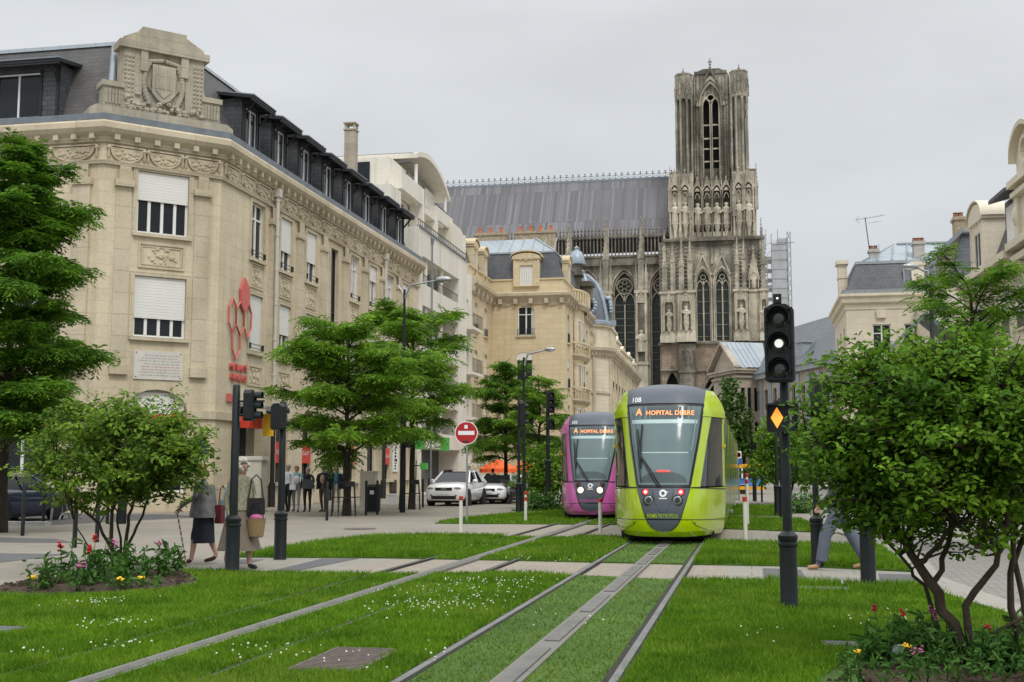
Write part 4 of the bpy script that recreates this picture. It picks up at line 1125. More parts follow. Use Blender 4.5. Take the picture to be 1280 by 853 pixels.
m.lathe([(rr + o, z) for o, z in prof] + [(rr - .2, 13.72)], (rcx, rcy, 0), 24, -2.4, 1.3)
m.sweep([E0, E1], [(-.05, 12.6)] + prof + [(-.4, 13.7)])
m.lathe([(rr - .1, 15.6), (rr + .15, 15.7), (rr + .18, 15.95), (rr - .3, 16.0)], (rcx, rcy, 0), 24)
for k in range(28): a = -2.3 + k * .13; m.box(rcx + (rr + .25) * math.cos(a) - .1, rcx + (rr + .25) * math.cos(a) + .1, rcy + (rr + .25) * math.sin(a) - .1, rcy + (rr + .25) * math.sin(a) + .1, 12.85, 13.28)
m.M = FE
for k in range(38): s = .5 + k * .98; m.box(s - .13, s + .13, -.42, .003, 12.95, 13.28)
for k in range(11): s = .5 + 3.4 * k; m.box(s - .28, s + .28, -.14, .003, 1, 12.6)
m.M = None
for z in (9.0, 5.4): m.lathe([(rr, z), (rr + .14, z + .05), (rr + .14, z + .3), (rr, z + .35)], (rcx, rcy, 0), 24, -2.4, 1.3)
for a in (-2.1, -1.05, -.2): m.tube((rcx + rr * math.cos(a), rcy + rr * math.sin(a), 4), (rcx + rr * math.cos(a), rcy + rr * math.sin(a), 12.6), .2, n=6)
part('cornice', m, 'limestone_carved', B4)
FT = FR(rcx + rr * math.cos(-1.55) - .6, rcy + rr * math.sin(-1.55) - .03, 1, .02)
for z, h in ((9.7, 2.3), (5.9, 2.4)): window(B4, FT, .62, z, 1.0, h, 'two', depth=-.02)
m = MB(FT); 
for k in range(14): a = k * math.pi / 7; m.ball((.62 + .55 * math.cos(a), -.02, 8.7 + .6 * math.sin(a)), (.16, .12, .16), 6, 4)
m.prism([(.0, 12.1), (1.25, 12.1), (1.0, 12.5), (.25, 12.5)], -.12, .05); rect_ring(m, -1.0, 2.2, 14.0, 15.4, .12, -.02, .2); part('wreath', m, 'limestone_carved', B4)
# attic blocks stepping along the street
for a, b, h in ((1.5, 8, 2.3), (9, 13, 1.7), (15, 22, 1.3), (25, 30, 1.5), (33, 36, 1.3)): m = MB(FE); m.box(a, b, .15, 1.2, 13.7, 13.7 + h); m.box(a - .15, b + .15, .0, 1.35, 13.7 + h, 13.95 + h); m.prism([(a + 1, 13.95 + h), (b - 1, 13.95 + h), ((a + b) / 2, 14.6 + h)], .2, .6); part('attic', m, 'pale_stone', B4)
m = MB(FE); m.prism_x([(.5, 13.7), (2.2, 16.2), (7, 16.6), (7, 13.7)], 2, LE); part('slate_roof', m, 'slate', B4)
dp = [(2.75, 0), (2.72, .5), (2.6, 1.3), (2.35, 2.4), (1.95, 3.5), (1.4, 4.4), (.7, 5.0), (.35, 5.2), (.3, 5.6), (0, 5.8)]
m = MB(); m.lathe(dp, (rcx, rcy, 15.98), 24); part('dome', m, 'slate_blue', B4, 30)
m = MB()
for k in range(8):
    a = k * math.pi / 4 + .35; m.path([(rcx + (r_ + .05) * math.cos(a), rcy + (r_ + .05) * math.sin(a), 15.98 + z) for r_, z in dp[:8]], .17, 6)
m.lathe([(3.0, -.05), (3.0, .25), (2.75, .4)], (rcx, rcy, 15.98), 24)
for a in (-1.25, .3):
    ux, uy = math.cos(a), math.sin(a)
    for k in range(16):
        b = k * math.pi / 8; m.ball((rcx + 2.72 * ux - uy * .72 * math.cos(b), rcy + 2.72 * uy + ux * .72 * math.cos(b), 17.7 + .8 * math.sin(b)), .24, 6, 4)
    m.ball((rcx + 2.6 * ux, rcy + 2.6 * uy, 18.8), (.4, .4, .3), 7, 5); m.box(rcx + 2.55 * ux - .8, rcx + 2.55 * ux + .8, rcy + 2.55 * uy - .3, rcy + 2.55 * uy + .3, 16.1, 16.6)
part('dome_rib', m, 'dome_lead', B4, 35)
m = MB()
for a in (-1.25, .3): m.ball((rcx + 2.62 * math.cos(a), rcy + 2.62 * math.sin(a), 17.7), (.42, .3, .5), 10, 8)
part('round_window', m, 'glass', B4)
# ================================================================ CATHEDRAL
AX, CY = -6.0, 235.0
KT = thing('cathedral', 'huge weathered gothic cathedral with a tall square tower, lead roof and tracery windows', 'cathedral', (AX, CY, 0))
def pt_arch(cx, w, zs, rise, n=8):
    pts = []; h = w / 2
    for i in range(2 * n + 1):
        x = -h + w * i / (2 * n); d = h - abs(x); Rr = 2 * h
        pts.append((cx + x, zs + rise / (1.732 * h) * math.sqrt(max(0, Rr * Rr - (Rr - d) ** 2))))
    return pts
def arch_ring(m, cx, w, z0, zs, rise, t, y0, y1):
    a = pt_arch(cx, w, zs, rise); b = pt_arch(cx, w + 2 * t, zs, rise * (w + 2 * t) / w)
    if z0 < zs: m.box(cx - w / 2 - t, cx - w / 2, y0, y1, z0, zs); m.box(cx + w / 2, cx + w / 2 + t, y0, y1, z0, zs)
    for i in range(len(a) - 1):
        m.prism([a[i], a[i + 1], b[i + 1], b[i]], y0, y1)
def ring(m, cx, cz, r, t, y0, y1, n=16):
    for i in range(n):
        a, b = 2 * math.pi * i / n, 2 * math.pi * (i + 1) / n
        m.prism([(cx + q * math.cos(c), cz + q * math.sin(c)) for q, c in ((r, a), (r, b), (r + t, b), (r + t, a))], y0, y1)
def pinnacle(m, x, y, z0, zs, z1, a, crock=6):
    m.box(x - a, x + a, y - a, y + a, z0, zs)
    m.box(x - a * 1.25, x + a * 1.25, y - a * 1.25, y + a * 1.25, zs - a * .5, zs)
    for dx, dy in ((0, -1), (-1, 0), (1, 0)):
        if dy: m.prism([(x - a, zs), (x + a, zs), (x, zs + 2.4 * a)], y - a * 1.1, y - a * .6)
        else: m.prism_x([(y - a, zs), (y + a, zs), (y, zs + 2.4 * a)], x + dx * a * .6, x + dx * a * 1.1)
    m.frustum(x, y, zs, z1, a * .85, a * .85, a * .06, a * .06)
    for k in range(crock):
        t = (k + .5) / crock; r = a * .85 * (1 - t) + a * .14; z = zs + (z1 - zs) * t
        for sx in (-1, 1):
            for sy in (-1, 1): m.ball((x + sx * r, y + sy * r, z), a * .22, 4, 3)
    m.ball((x, y, z1), a * .34, 5, 4); m.box(x - a * .08, x + a * .08, y - a * .08, y + a * .08, z1, z1 + a * .9)
def gablet(m, cx, w, z0, z1, y0, y1, t=.16, crock=5, fill=True):
    h = w / 2
    m.prism([(cx - h - t, z0), (cx, z1), (cx + h + t, z0), (cx + h - t, z0), (cx, z1 - 2.6 * t), (cx - h + t, z0)], y0, y1)
    if fill: m.prism([(cx - h + t, z0 + .01), (cx, z1 - 2.6 * t), (cx + h - t, z0 + .01)], y0 + .12, y1)
    for k in range(crock):
        f = (k + .5) / crock
        for s in (-1, 1): m.ball((cx + s * (h + t) * (1 - f), (y0 + y1) / 2, z0 + (z1 - z0) * f + .06), .13, 4, 3)
    m.ball((cx, (y0 + y1) / 2, z1 + .2), .24, 5, 4); m.box(cx - .06, cx + .06, (y0 + y1) / 2 - .06, (y0 + y1) / 2 + .06, z1, z1 + .75)
def statue_mesh(h=2.9):
    def fn():
        m = MB(); m.lathe([(.42, 0), (.46, .1), (.34, .35), (.36, 1.0), (.33, 1.5), (.42, 2.0), (.40, 2.25), (.15, 2.4), (.13, 2.45), (.2, 2.55), (.22, 2.7), (.17, 2.86), (0, 2.92)], n=10, sy=.7)
        m.path([(-.4, 0, 2.15), (-.5, -.12, 1.8), (-.2, -.32, 1.65)], [.12, .12, .09], 6); m.path([(.4, 0, 2.15), (.5, -.1, 1.75), (.28, -.3, 1.45)], [.12, .12, .09], 6)
        for k in range(5): x = -.26 + k * .13; m.tube((x, -.22, .1), (x * .8, -.24, 1.5), .05, .03, 4)
        return m.mesh('statue', 'gothic_pale', 50)
    return cached('statue', fn)
def statue(x, y, z, s=1.0, ped=1.2):
    o = ob('statue', statue_mesh(), KT, Vector((x, y, z)) - KT.location); o.scale = (s * 1.25, s * 1.25, s); return o
FZ = FR(0, CY, 1, 0)
X = lambda du: AX + (du - 890) * .1575            # tower features read at one metre every 6.35 px
def Zc(v): return CAM_H + (588 - v) / 1500 * CY * 1.0365 * .9725
def Zc(v): return PY(890, v, CY)[1]
# ---- lower wall
z430, z462 = Zc(430), Zc(461)
m = MB(FZ); wall(m, X(824), X(914), 0, z430, [(X(828), X(845), 5, Zc(463) - .3, 4, 1), (X(872), X(908), 5, Zc(466) - .1, 6, 1)], 1.5)
m.box(X(866), X(914), -.5, .003, z462 - .5, z462); 
m.M = None
part('lower_wall', m, 'gothic_brick', KT)
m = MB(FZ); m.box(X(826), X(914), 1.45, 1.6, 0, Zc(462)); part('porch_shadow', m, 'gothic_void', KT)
m = MB(FZ)
arch_ring(m, X(836.5), X(845) - X(828), 5, Zc(463) - 4.3, 4, .45, -.25, .003); arch_ring(m, X(890), X(908) - X(872), 5, Zc(466) - 6.1, 6, .6, -.35, .003); arch_ring(m, X(890), X(902) - X(878), 5, Zc(466) - 6.1, 4.2, .3, .1, .5)
ring(m, X(893), Zc(478), .8, .25, .2, .6)
m.box(X(846), X(866), -1.1, .003, 0, z430); m.box(X(845), X(867), -1.3, .003, z462 - .8, z462 - .3)
for k in range(3): arch_ring(m, X(851) + k * .95, .6, z462 + .6, z430 - 2.2, .9, .12, -1.25, -1.1)
m.box(X(822), X(868), -.7, -.0, z462 - .35, z462)
m.box(X(820), X(955), -.45, .003, z430 - .1, z430 + .35)
for k in range(62): x = X(821) + k * .34; m.box(x, x + .18, -.62, -.45, z430 + .02, z430 + .26)
part('lower_trim', m, 'gothic_dark', KT)
m = MB(FZ); m.box(X(913.5), X(955), -.2, 9, 0, z430); part('side_wall', m, 'gothic_stone', KT)
# ---- window stage
z300, z365 = Zc(301), Zc(366)
wl_, wr_ = X(876.2), X(899.6); ww = 2.9
zsp = Zc(352)
m = MB(FZ); wall(m, X(866), X(914), z430 + .35, z300, [(wl_ - ww / 2, wl_ + ww / 2, z430 + .6, zsp + 2.6, 2.6, 1), (wr_ - ww / 2, wr_ + ww / 2, z430 + .6, zsp + 2.6, 2.6, 1)], 1.1)
m.M = None; m.box(X(829), X(866), CY + .003, CY + 14, z430 + .35, z300); m.box(X(914), X(951), CY + .003, CY + 14, z430 + .35, z300); m.box(X(866), X(914), CY + 3, CY + 14, 0, z300)
part('window_stage', m, 'gothic_stone', KT)
m = MB(FZ); m.box(X(866), X(914), 1.12, 1.3, z430, z300 - 3)
ob_ = part('window', m, 'gothic_glass', KT)
m = MB(FZ)
for cx in (wl_, wr_):
    arch_ring(m, cx, ww, z430 + .6, zsp, 2.6, .28, -.22, .003); arch_ring(m, cx, ww - .5, z430 + .6, zsp, 2.2, .22, .3, .8)
    m.box(cx - .13, cx + .13, .55, .85, z430 + .6, zsp + .2)
    for s in (-1, 1): arch_ring(m, cx + s * .62, .95, zsp - .9, zsp - .8, .95, .13, .55, .8)
    ring(m, cx, zsp + .95, .42, .14, .55, .8)
    gablet(m, cx, ww + .3, zsp + 1.2, Zc(318), -.45, -.02, .2, 7, False)
    m.tube((cx - ww / 2 - .15, -.25, z430 + .5), (cx - ww / 2 - .15, -.25, zsp), .14, n=6); m.tube((cx + ww / 2 + .15, -.25, z430 + .5), (cx + ww / 2 + .15, -.25, zsp), .14, n=6)
    for zz_ in np.arange(z430 + 1.5, zsp, 2.3): m.box(cx - ww / 2, cx + ww / 2, .9, .93, zz_, zz_ + .06)
pinnacle(m, (wl_ + wr_) / 2, -.3, zsp + 3.4, zsp + 4.2, z300 - .6, .22, 4)
part('tracery', m, 'gothic_pale', KT)
# buttress faces with statue niches
def niche_buttress(x0, x1, yf, nich, zt=z365, mname='gothic_pale', statue_s=1.15, spires=2):
    m = MB(FZ); m.box(x0, x1, yf, .1, z430 + .3, zt - 2.2 if False else zt)
    m.box(x0 - .25, x1 + .25, yf - .3, .1, zt - .15, zt + .3); m.box(x0 - .2, x1 + .2, yf - .25, .1, z430 + .3, z430 + 1.6); m.box(x0 - .1, x1 + .1, yf - .12, .1, z430 + 1.6, z430 + 2.0)
    if nich:
        cx = (x0 + x1) / 2; w = min(1.7, (x1 - x0) * .62); zb, zn = z430 + 2.6, zt - 2.6
        arch_ring(m, cx, w, zb, zn, 1.4, .18, yf - .45, yf - .003)
        gablet(m, cx, w + .2, zn + .8, zt - .2, yf - .5, yf - .2, .1, 3)
        for s in (-1, 1): m.tube((cx + s * (w / 2 + .3), yf - .25, zb - .2), (cx + s * (w / 2 + .3), yf - .25, zn + .6), .13, n=6)
    part('buttress', m, mname, KT)
    if nich:
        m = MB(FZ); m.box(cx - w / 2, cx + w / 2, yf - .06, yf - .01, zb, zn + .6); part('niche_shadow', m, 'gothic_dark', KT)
        st = statue(cx, CY + yf - .3, zb + 1.3, statue_s); 
        m = MB(FZ); m.lathe([(.25, zb - .2), (.55, zb + 1.0), (.6, zb + 1.3), (0, zb + 1.3)], (cx, yf - .3, 0), 8); part('corbel', m, 'gothic_pale', KT)
    m = MB(FZ); n = max(1, spires); 
    for k in range(n):
        x = x0 + (x1 - x0) * (k + .5) / n; a = (x1 - x0) / n * .30
        pinnacle(m, x, yf + .7, zt + .2, zt + (z300 - zt) * (.52 + .1 * (k % 2)), z300 + (.4 if k % 2 else 2.0), a, 8)
        for s in (-1, 1):
            for q in range(12): m.ball((x + s * a * 1.3, yf + .4, zt + .6 + q * .75), .16, 4, 3)
    part('pinnacle', m, 'gothic_stone', KT)
niche_buttress(X(845), X(866), -1.8, True)
niche_buttress(X(824), X(844.5), -.9, True, statue_s=1.0)
niche_buttress(X(914), X(930.5), -1.8, True)
niche_buttress(X(931), X(945), -.6, False, spires=1)
niche_buttress(X(945.2), X(954), -1.3, True, statue_s=1.0, spires=1)
m = MB(FZ); gablet(m, X(938), 2.0, Zc(352), Zc(315), -1.0, -.4, .16, 7); arch_ring(m, X(938), 1.5, Zc(362), Zc(352), 1.4, .2, -1.0, -.6); m.ball((X(938), -.9, Zc(357)), (.5, .3, 1.0), 7, 6); part('crocketed_gable', m, 'gothic_pale', KT)
m = MB(FZ)
m.box(X(828), X(952), -.9, .003, z300 - .15, z300 + .5); m.box(X(862), X(916), -1.2, -.9, z300 - .2, z300 + .6)
for k in range(58): x = X(829) + k * .335; m.box(x, x + .17, -1.05, -.9, z300 - .05, z300 + .22)
m.box(X(866), X(914), -.5, .003, z300 - 1.0, z300 - .75)
part('cornice', m, 'gothic_dark', KT)
# ---- statue gallery stage
z215 = Zc(212); zg0 = z300 + .5
m = MB(FZ)
m.box(X(837), X(866), .9, 13, z300, z215); m.box(X(914), X(943), .9, 13, z300, z215); m.box(X(866), X(914), 3.2, 13, z300, z215 + 1)
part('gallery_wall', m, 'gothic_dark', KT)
nx = [843, 855.8, 870.6, 882.7, 894.7, 906.5, 921.8, 933.8]
m = MB(FZ); zsn = Zc(243)
for i, u in enumerate(nx):
    out = i in (0, 1, 6, 7); y = -.3 if out else 1.3; w = 1.55
    arch_ring(m, X(u), w, zg0, zsn, 1.75, .17, y, y + .6)
    gablet(m, X(u), w + .25, zsn + 1.0, Zc(216) + (.4 if out else -1.0), y - .12, y + .3, .13, 5)
    for s in (-1, 1): m.tube((X(u) + s * .93, y, zg0), (X(u) + s * .93, y, zsn + 1.0), .17, n=6)
    m.lathe([(.3, zg0 + .2), (.34, zg0 + 1.6), (.6, zg0 + 2.6), (.6, zg0 + 2.9), (0, zg0 + 2.9)], (X(u), y + .3, 0), 8)
    arch_ring(m, X(u), .8, zsn - .5, zsn - .3, .8, .10, y + .2, y + .45); 
    pinnacle(m, X(u) + 1.0, y + .1, zsn + .9, zsn + 2.0, Zc(222), .14, 3)
m.box(X(838), X(866), .3, .9, z300, z215 - .6); m.box(X(914), X(943), .3, .9, z300, z215 - .6)
m.box(X(866), X(914), 1.6, 2.0, zg0, zg0 + 1.6)
part('gallery_arcade', m, 'gothic_pale', KT)
for i, u in enumerate(nx): statue(X(u), CY + (0.0 if i in (0, 1, 6, 7) else 1.55), zg0 + 2.9, 1.55)
for u, z1 in ((837, Zc(208)), (943.5, Zc(208)), (948, Zc(276)), (829, Zc(283)), (849, Zc(208)), (928, Zc(208)), (862, Zc(216)), (916, Zc(216))): m = MB(FZ); pinnacle(m, X(u), -.2, z1 - 9, z1 - 4.5, z1, .34, 6); part('pinnacle', m, 'gothic_stone', KT)
# ---- open belfry with four corner turrets
zb, zt = z215 - 2.5, Zc(88)
cu = 889.5; lw = 1.25; lx = (X(883.5), X(894.8))
zlh = Zc(128)
m = MB(FZ)
wall(m, X(868), X(911), zb, zt, [(lx[0] - lw / 2, lx[0] + lw / 2, zb + 1, zlh + 1.3, 1.3, 1), (lx[1] - lw / 2, lx[1] + lw / 2, zb + 1, zlh + 1.3, 1.3, 1), (X(889.2) - .62, X(889.2) + .62, Zc(122) - .05, Zc(122) + 1.3, .6, 1)], 1.0, 2.0)
m.quad((X(868), 2, zb), (X(866), 4.5, zb), (X(866), 4.5, zt), (X(868), 2, zt)); m.quad((X(911), 2, zb), (X(913), 4.5, zb), (X(913), 4.5, zt), (X(911), 2, zt))
part('belfry_wall', m, 'gothic_stone', KT)
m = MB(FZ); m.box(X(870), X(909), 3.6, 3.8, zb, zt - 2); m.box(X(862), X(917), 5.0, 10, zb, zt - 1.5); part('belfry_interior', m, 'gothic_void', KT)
m = MB(FZ)
for x in lx:
    arch_ring(m, x, lw, zb + 1, zlh, 1.3, .13, 1.75, 2.0)
    for v in (152, 169, 182, 198): m.box(x - lw / 2, x + lw / 2, 2.4, 2.8, Zc(v) - .15, Zc(v) + .12)
ring(m, X(889.2), Zc(119), .62, .2, 1.7, 2.0, 12)
arch_ring(m, X(889.2), 4.2, Zc(130), Zc(130), 4.6, .3, 1.3, 2.0); arch_ring(m, X(889.2), 5.0, Zc(130), Zc(130), 5.4, .3, 1.0, 1.8)
part('belfry_tracery', m, 'gothic_pale', KT)
m = MB(FZ)
gablet(m, X(889.2), 5.6, Zc(124), Zc(80), .8, 1.3, .28, 10, False)
for s in (-1, 1):
    for dx, r in ((2.15, .2), (2.75, .28), (3.25, .22)):
        m.tube((X(889.2) + s * dx, 1.85, zb), (X(889.2) + s * dx, 1.85, Zc(128)), r, n=6)
        for q in range(22): m.ball((X(889.2) + s * (dx + .1), 1.6, zb + 1.4 + q * .62), .15, 4, 3)
m.box(X(869), X(910), 1.7, 2.4, zt - .1, zt + .5); m.prism([(X(871), zt + .5), (X(880), zt + 1.1), (X(900), zt + 1.1), (X(908), zt + .5)], 2.2, 10)
for k in range(9): m.tube((X(871) + k * .73, 1.93, zt - 4.5), (X(871) + k * .73, 1.93, zt - .1), .1, n=5)
m.box(X(889.2) - .1, X(889.2) + .1, 1.1, 1.3, Zc(80), Zc(71)); m.box(X(889.2) - .45, X(889.2) + .45, 1.1, 1.3, Zc(75.5), Zc(74.5)); m.box(X(889.2) - .3, X(889.2) + .3, 1.1, 1.3, Zc(78), Zc(77.4))
part('belfry_gable', m, 'gothic_dark', KT)
def turret_mesh():
    m = MB(); H = zt - zb; za = Zc(126) - zb; r = 1.62
    m.k = 1; m.lathe([(1.22, 0), (1.22, H - 1)], n=8); m.k = 0
    m.lathe([(1.75, 0), (1.75, 1.2), (1.6, 1.3), (1.5, 1.3)], n=8)
    m.lathe([(1.5, za + 1.9), (1.72, za + 2.0), (1.72, H - .4), (1.85, H - .3), (1.85, H), (0, H + .1)], n=8)
    for k in range(8):
        a = math.pi / 8 + k * math.pi / 4; x, y = r * math.cos(a), r * math.sin(a)
        m.tube((x, y, .5), (x, y, H - 1.2), .2, n=6); m.tube((x * 1.1, y * 1.1, .5), (x * 1.1, y * 1.1, za + 2), .11, n=5)
        pinn = MB(); pinnacle(m, x * 1.12, y * 1.12, za + 1.6, za + 3.0, H - 1.0 + .8 * (k % 2), .17, 4)
        a2 = k * math.pi / 4; F = Matrix.Rotation(a2 + math.pi / 2, 4, 'Z') @ Matrix.Translation((0, -r * .95, 0)); old = m.M; m.M = F
        arch_ring(m, 0, .95, za - .3, za, 1.1, .16, -.1, .25); gablet(m, 0, 1.05, za + .9, za + 3.8, -.2, .05, .12, 4)
        m.box(-.6, .6, -.02, .22, za + 1.15, za + 2.0)
        m.M = old
    return m.mesh('corner_turret', ['gothic_stone', 'gothic_dark'])
tm = turret_mesh()
for x, y in ((X(855.5), 237.0), (X(924.5), 237.0), (X(855.5), 246.5), (X(924.5), 246.5)): ob('corner_turret', tm, KT, Vector((x, y, zb)) - KT.location)
m = MB(FZ)
for u in (845.2, 936.2): pinnacle(m, X(u), 1.6, Zc(120), Zc(108), Zc(92), .16, 4)
for u in (855, 925): m.ball((X(u), 2, zt + .6), .3, 5, 4); m.box(X(u) - .07, X(u) + .07, 1.93, 2.07, zt + .3, zt + 1.5)
part('turret_finial', m, 'gothic_dark', KT)
# ---- nave
NY = 238.0; FN_ = FR(0, NY, 1, 0)
XN = lambda u: PY(u, 380, NY)[0]
zr, ze = PY(700, 229, 247)[1], PY(760, 297, NY)[1]
m = MB(); m.quad((-95, NY + .6, ze), (X(842), NY + .6, ze), (X(842), 247, zr), (-95, 247, zr)); m.quad((-95, 256, ze), (X(842), 256, ze), (X(842), 247, zr), (-95, 247, zr)); part('nave_roof', m, 'lead_roof', KT)
m = MB(); m.box(-95, X(842), 246.9, 247.1, zr - .1, zr + .35)
x = -94.0
while x < X(838):
    m.box(x - .05, x + .05, 246.95, 247.05, zr + .3, zr + 1.55); m.ball((x, 247, zr + 1.55), .2, 5, 4); m.box(x - .34, x + .34, 246.95, 247.05, zr + 1.05, zr + 1.2)
    for s in (-1, 1): m.ball((x + s * .34, 247, zr + 1.12), .13, 4, 3); m.tube((x, 247, zr + .35), (x + s * .65, 247, zr + .85), .05, n=4)
    x += 1.3
part('ridge_cresting', m, 'gutter_zinc', KT)
m = MB(FN_); zc0 = PY(760, 331, NY)[1]; zk = PY(760, 337, NY)[1]
wx = [XN(780.5) - 7.45 * k for k in range(-1, 5)]; wwid = 5.0; zsw = zk - 4.2
wall(m, -62, X(842), 0, zc0, [(x - wwid / 2, x + wwid / 2, 14, zk, 4.2, 1) for x in wx], 1.6)
part('nave_wall', m, 'gothic_stone', KT)
m = MB(FN_); m.box(-62, X(842), 1.62, 1.8, 10, zc0 - .3); part('window', m, 'gothic_glass', KT)
for x in wx:
    m = MB(FN_)
    arch_ring(m, x, wwid - .3, 14, zsw, 4.0, .25, -.15, .003); arch_ring(m, x, wwid - 1.0, 14, zsw, 3.4, .28, .5, 1.2)
    ring(m, x, zsw + .75, 1.45, .26, .7, 1.3, 20)
    for k in range(6): a = k * math.pi / 3 + .5; ring(m, x + .88 * math.cos(a), zsw + .75 + .88 * math.sin(a), .38, .09, .8, 1.1, 8)
    m.box(x - .14, x + .14, .8, 1.2, 14, zsw - .8)
    for s in (-1, 1): arch_ring(m, x + s * 1.05, 1.75, zsw - 2.9, zsw - 2.6, 1.75, .18, .8, 1.2)
    for zz_ in np.arange(15, zsw - 2, 1.4): m.box(x - 2.2, x + 2.2, 1.4, 1.44, zz_, zz_ + .06)
    part('tracery', m, 'gothic_pale', KT)
m = MB(FN_); zg1, zg2 = PY(760, 321, NY)[1], PY(760, 300, NY)[1]
m.box(-62, X(842), -1.1, .6, zc0 - .4, zc0 + .3); m.box(-62, X(842), -1.0, .6, zc0 + .3, zg1 - .2); m.box(-62, X(842), -1.2, .6, zg1 - .4, zg1)
x = -50
while x < X(836):
    m.box(x - .11, x + .11, -1.0, -.75, zg1, zg2); arch_ring(m, x + .35, .5, zg2 - .3, zg2 - .25, .6, .1, -1.0, -.8); gablet(m, x + .35, .5, zg2 + .4, zg2 + 1.5, -1.0, -.8, .06, 0); x += .72
m.box(-62, X(842), -1.05, -.7, zg2 + .35, zg2 + .6)
part('gallery', m, 'gothic_dark', KT)
for i, u in enumerate((714, 760, 803.5, 668)):
    x = XN(u); m = MB(FN_)
    zt_ = PY(760, 370, NY)[1]
    m.box(x - 1.15, x + 1.15, -4.0, .003, 0, zt_); m.box(x - 1.35, x + 1.35, -4.25, .003, zt_ - .2, zt_ + .3); m.box(x - 1.3, x + 1.3, -4.2, .003, 22, 22.6)
    for s in (-1, 1): m.tube((x + s * .85, -4.1, 22.6), (x + s * .85, -4.1, zt_ - .2), .22, n=6)
    gablet(m, x, 1.5, zt_ - 2.2, zt_ - .1, -4.4, -4.1, .12, 3)
    part('buttress', m, 'gothic_pale', KT)
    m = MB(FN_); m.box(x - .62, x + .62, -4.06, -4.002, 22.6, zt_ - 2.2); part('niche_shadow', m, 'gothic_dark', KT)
    statue(x, NY - 4.3, 24.5, 1.5)
    m = MB(FN_); pinnacle(m, x, -3.2, zt_ + .3, zg1 - 1, PY(760, 279, NY)[1], .55, 9)
    part('pinnacle', m, 'gothic_stone', KT)
    for s in (-1, 1): m = MB(FN_); pinnacle(m, x + s * 1.0, -3.6, zt_ + .3, zt_ + 3.2, zt_ + 6.3, .3, 5); part('pinnacle', m, 'gothic_stone', KT)
    m = MB(FN_); pinnacle(m, x, -1.0, zg1, zg2 + .6, PY(760, 281, NY)[1], .4, 6)
    part('pinnacle', m, 'gothic_stone', KT)
m = MB(FZ); m.box(X(822), X(829), .2, 3.2, 0, z300); part('stair_wall', m, 'gothic_dark', KT)
# dark gap between nave and tower keeps its glazing
# ---- wrapped scaffold tower behind
SCF = thing('scaffold_tower', 'tall scaffold tower wrapped in pale netting beside the cathedral tower', 'scaffolding', (6, 252, 0))
xs = [PY(u, 340, 252)[0] for u in (953, 965, 985, 989)]; zs = [PY(970, v, 252)[1] for v in (298, 304, 322)]
m = MB(); m.box(xs[1], xs[2], 252, 258, 0, zs[0] - 1.2); m.box(xs[1] + 1.2, xs[2] - .1, 252.2, 258, zs[0] - 1.2, zs[0])
part('netting', m, 'netting', SCF)
m = MB()
for k in range(24):
    z = 3 + k * 2.0
    if z < zs[2]: m.box(xs[0], xs[1], 251.9, 257, z, z + (.7 if k % 3 == 0 else .12))
    m.tube((xs[1] - .2, 251.9, z), (xs[2] + .4, 251.9, z), .04, n=4)
    m.tube((xs[2], 251.8, z), (xs[3], 251.8, z + 1.9), .05, n=4); m.tube((xs[3], 251.8, z), (xs[2], 251.8, z + 1.9), .05, n=4)
    if z < zs[2]: m.tube((xs[0], 251.8, z), (xs[1], 251.8, z + 2), .05, n=4)
for x in (xs[0], xs[0] + 1, xs[1], xs[2], xs[3]): m.tube((x, 251.9, 0), (x, 251.9, zs[2] if x < xs[1] else zs[0] + (1.2 if x > xs[1] else 1)), .09, n=5)
m.tube((xs[1] - .8, 251.8, zs[1]), (xs[3] + .8, 251.8, zs[1]), .08, n=5); m.tube((xs[1] + 1.3, 251.8, zs[1]), (xs[1] + 1.3, 251.8, zs[0] + 1.8), .06, n=4)
for k in range(4): m.tube((xs[0], 251.9, zs[2] - 2 + k), (xs[1] - 1, 251.9, zs[2] + 3 + k), .05, n=4)
part('tube_frame', m, 'galvanised', SCF)
# ================================================================ RIGHT SIDE: LONG STONE WING WITH A GABLED PAVILION
A0 = Vector((-.55, 170)); dW = Vector((.345, -.938)); 
W1 = thing('stone_wing', 'long grey-brown stone wing with steep slate roof and small windows beside the gabled pavilion', 'building', (A0.x, A0.y, 0))
LW = 34; FWg = FR(A0.x, A0.y, dW.x, dW.y)
m = MB(FWg); ops = []
sw = [2.2 + 3.1 * k for k in range(10)]
for s in sw:
    for z, h in ((9.5, 2.6), (5.2, 2.6), (.8, 3.0)): ops.append((s - .55, s + .55, z, z + h))
wall(m, 0, LW, 0, 13.6, ops, .35); m.quad((LW, 0, 0), (LW, 12, 0), (LW, 12, 13.6), (LW, 0, 13.6)); part('wall', m, 'wing_stone', W1)
for s in sw:
    for z, h in ((9.5, 2.6), (5.2, 2.6), (.8, 3.0)): window(W1, FWg, s, z, 1.1, h, 'two', fm='dark_iron', sill=0, depth=.3)
m = MB(FWg); m.box(-.2, LW, -.55, .003, 13.6, 14.3); m.box(-.3, LW, -.75, .003, 14.3, 14.62)
for k in range(11): s = .65 + 3.1 * k; m.box(s - .5, s + .5, -.12, .003, 0, 13.4)
part('cornice', m, 'zinc', W1)
m = MB(FWg); m.prism_x([(-.6, 14.6), (2.2, 17.6), (6.5, 21.3), (11, 17.6), (12.5, 14.6)], 0, LW); part('roof', m, 'slate_blue', W1)
for s in (9.0, 19.5): m = MB(FWg); m.prism_x([(.2, 15.2), (.2, 17.2), (2, 17.6), (2.4, 17.4)], s - .8, s + .8); m.box(s - 1, s + 1, .0, 1.5, 17.2, 17.4); part('roof_dormer', m, 'zinc', W1)
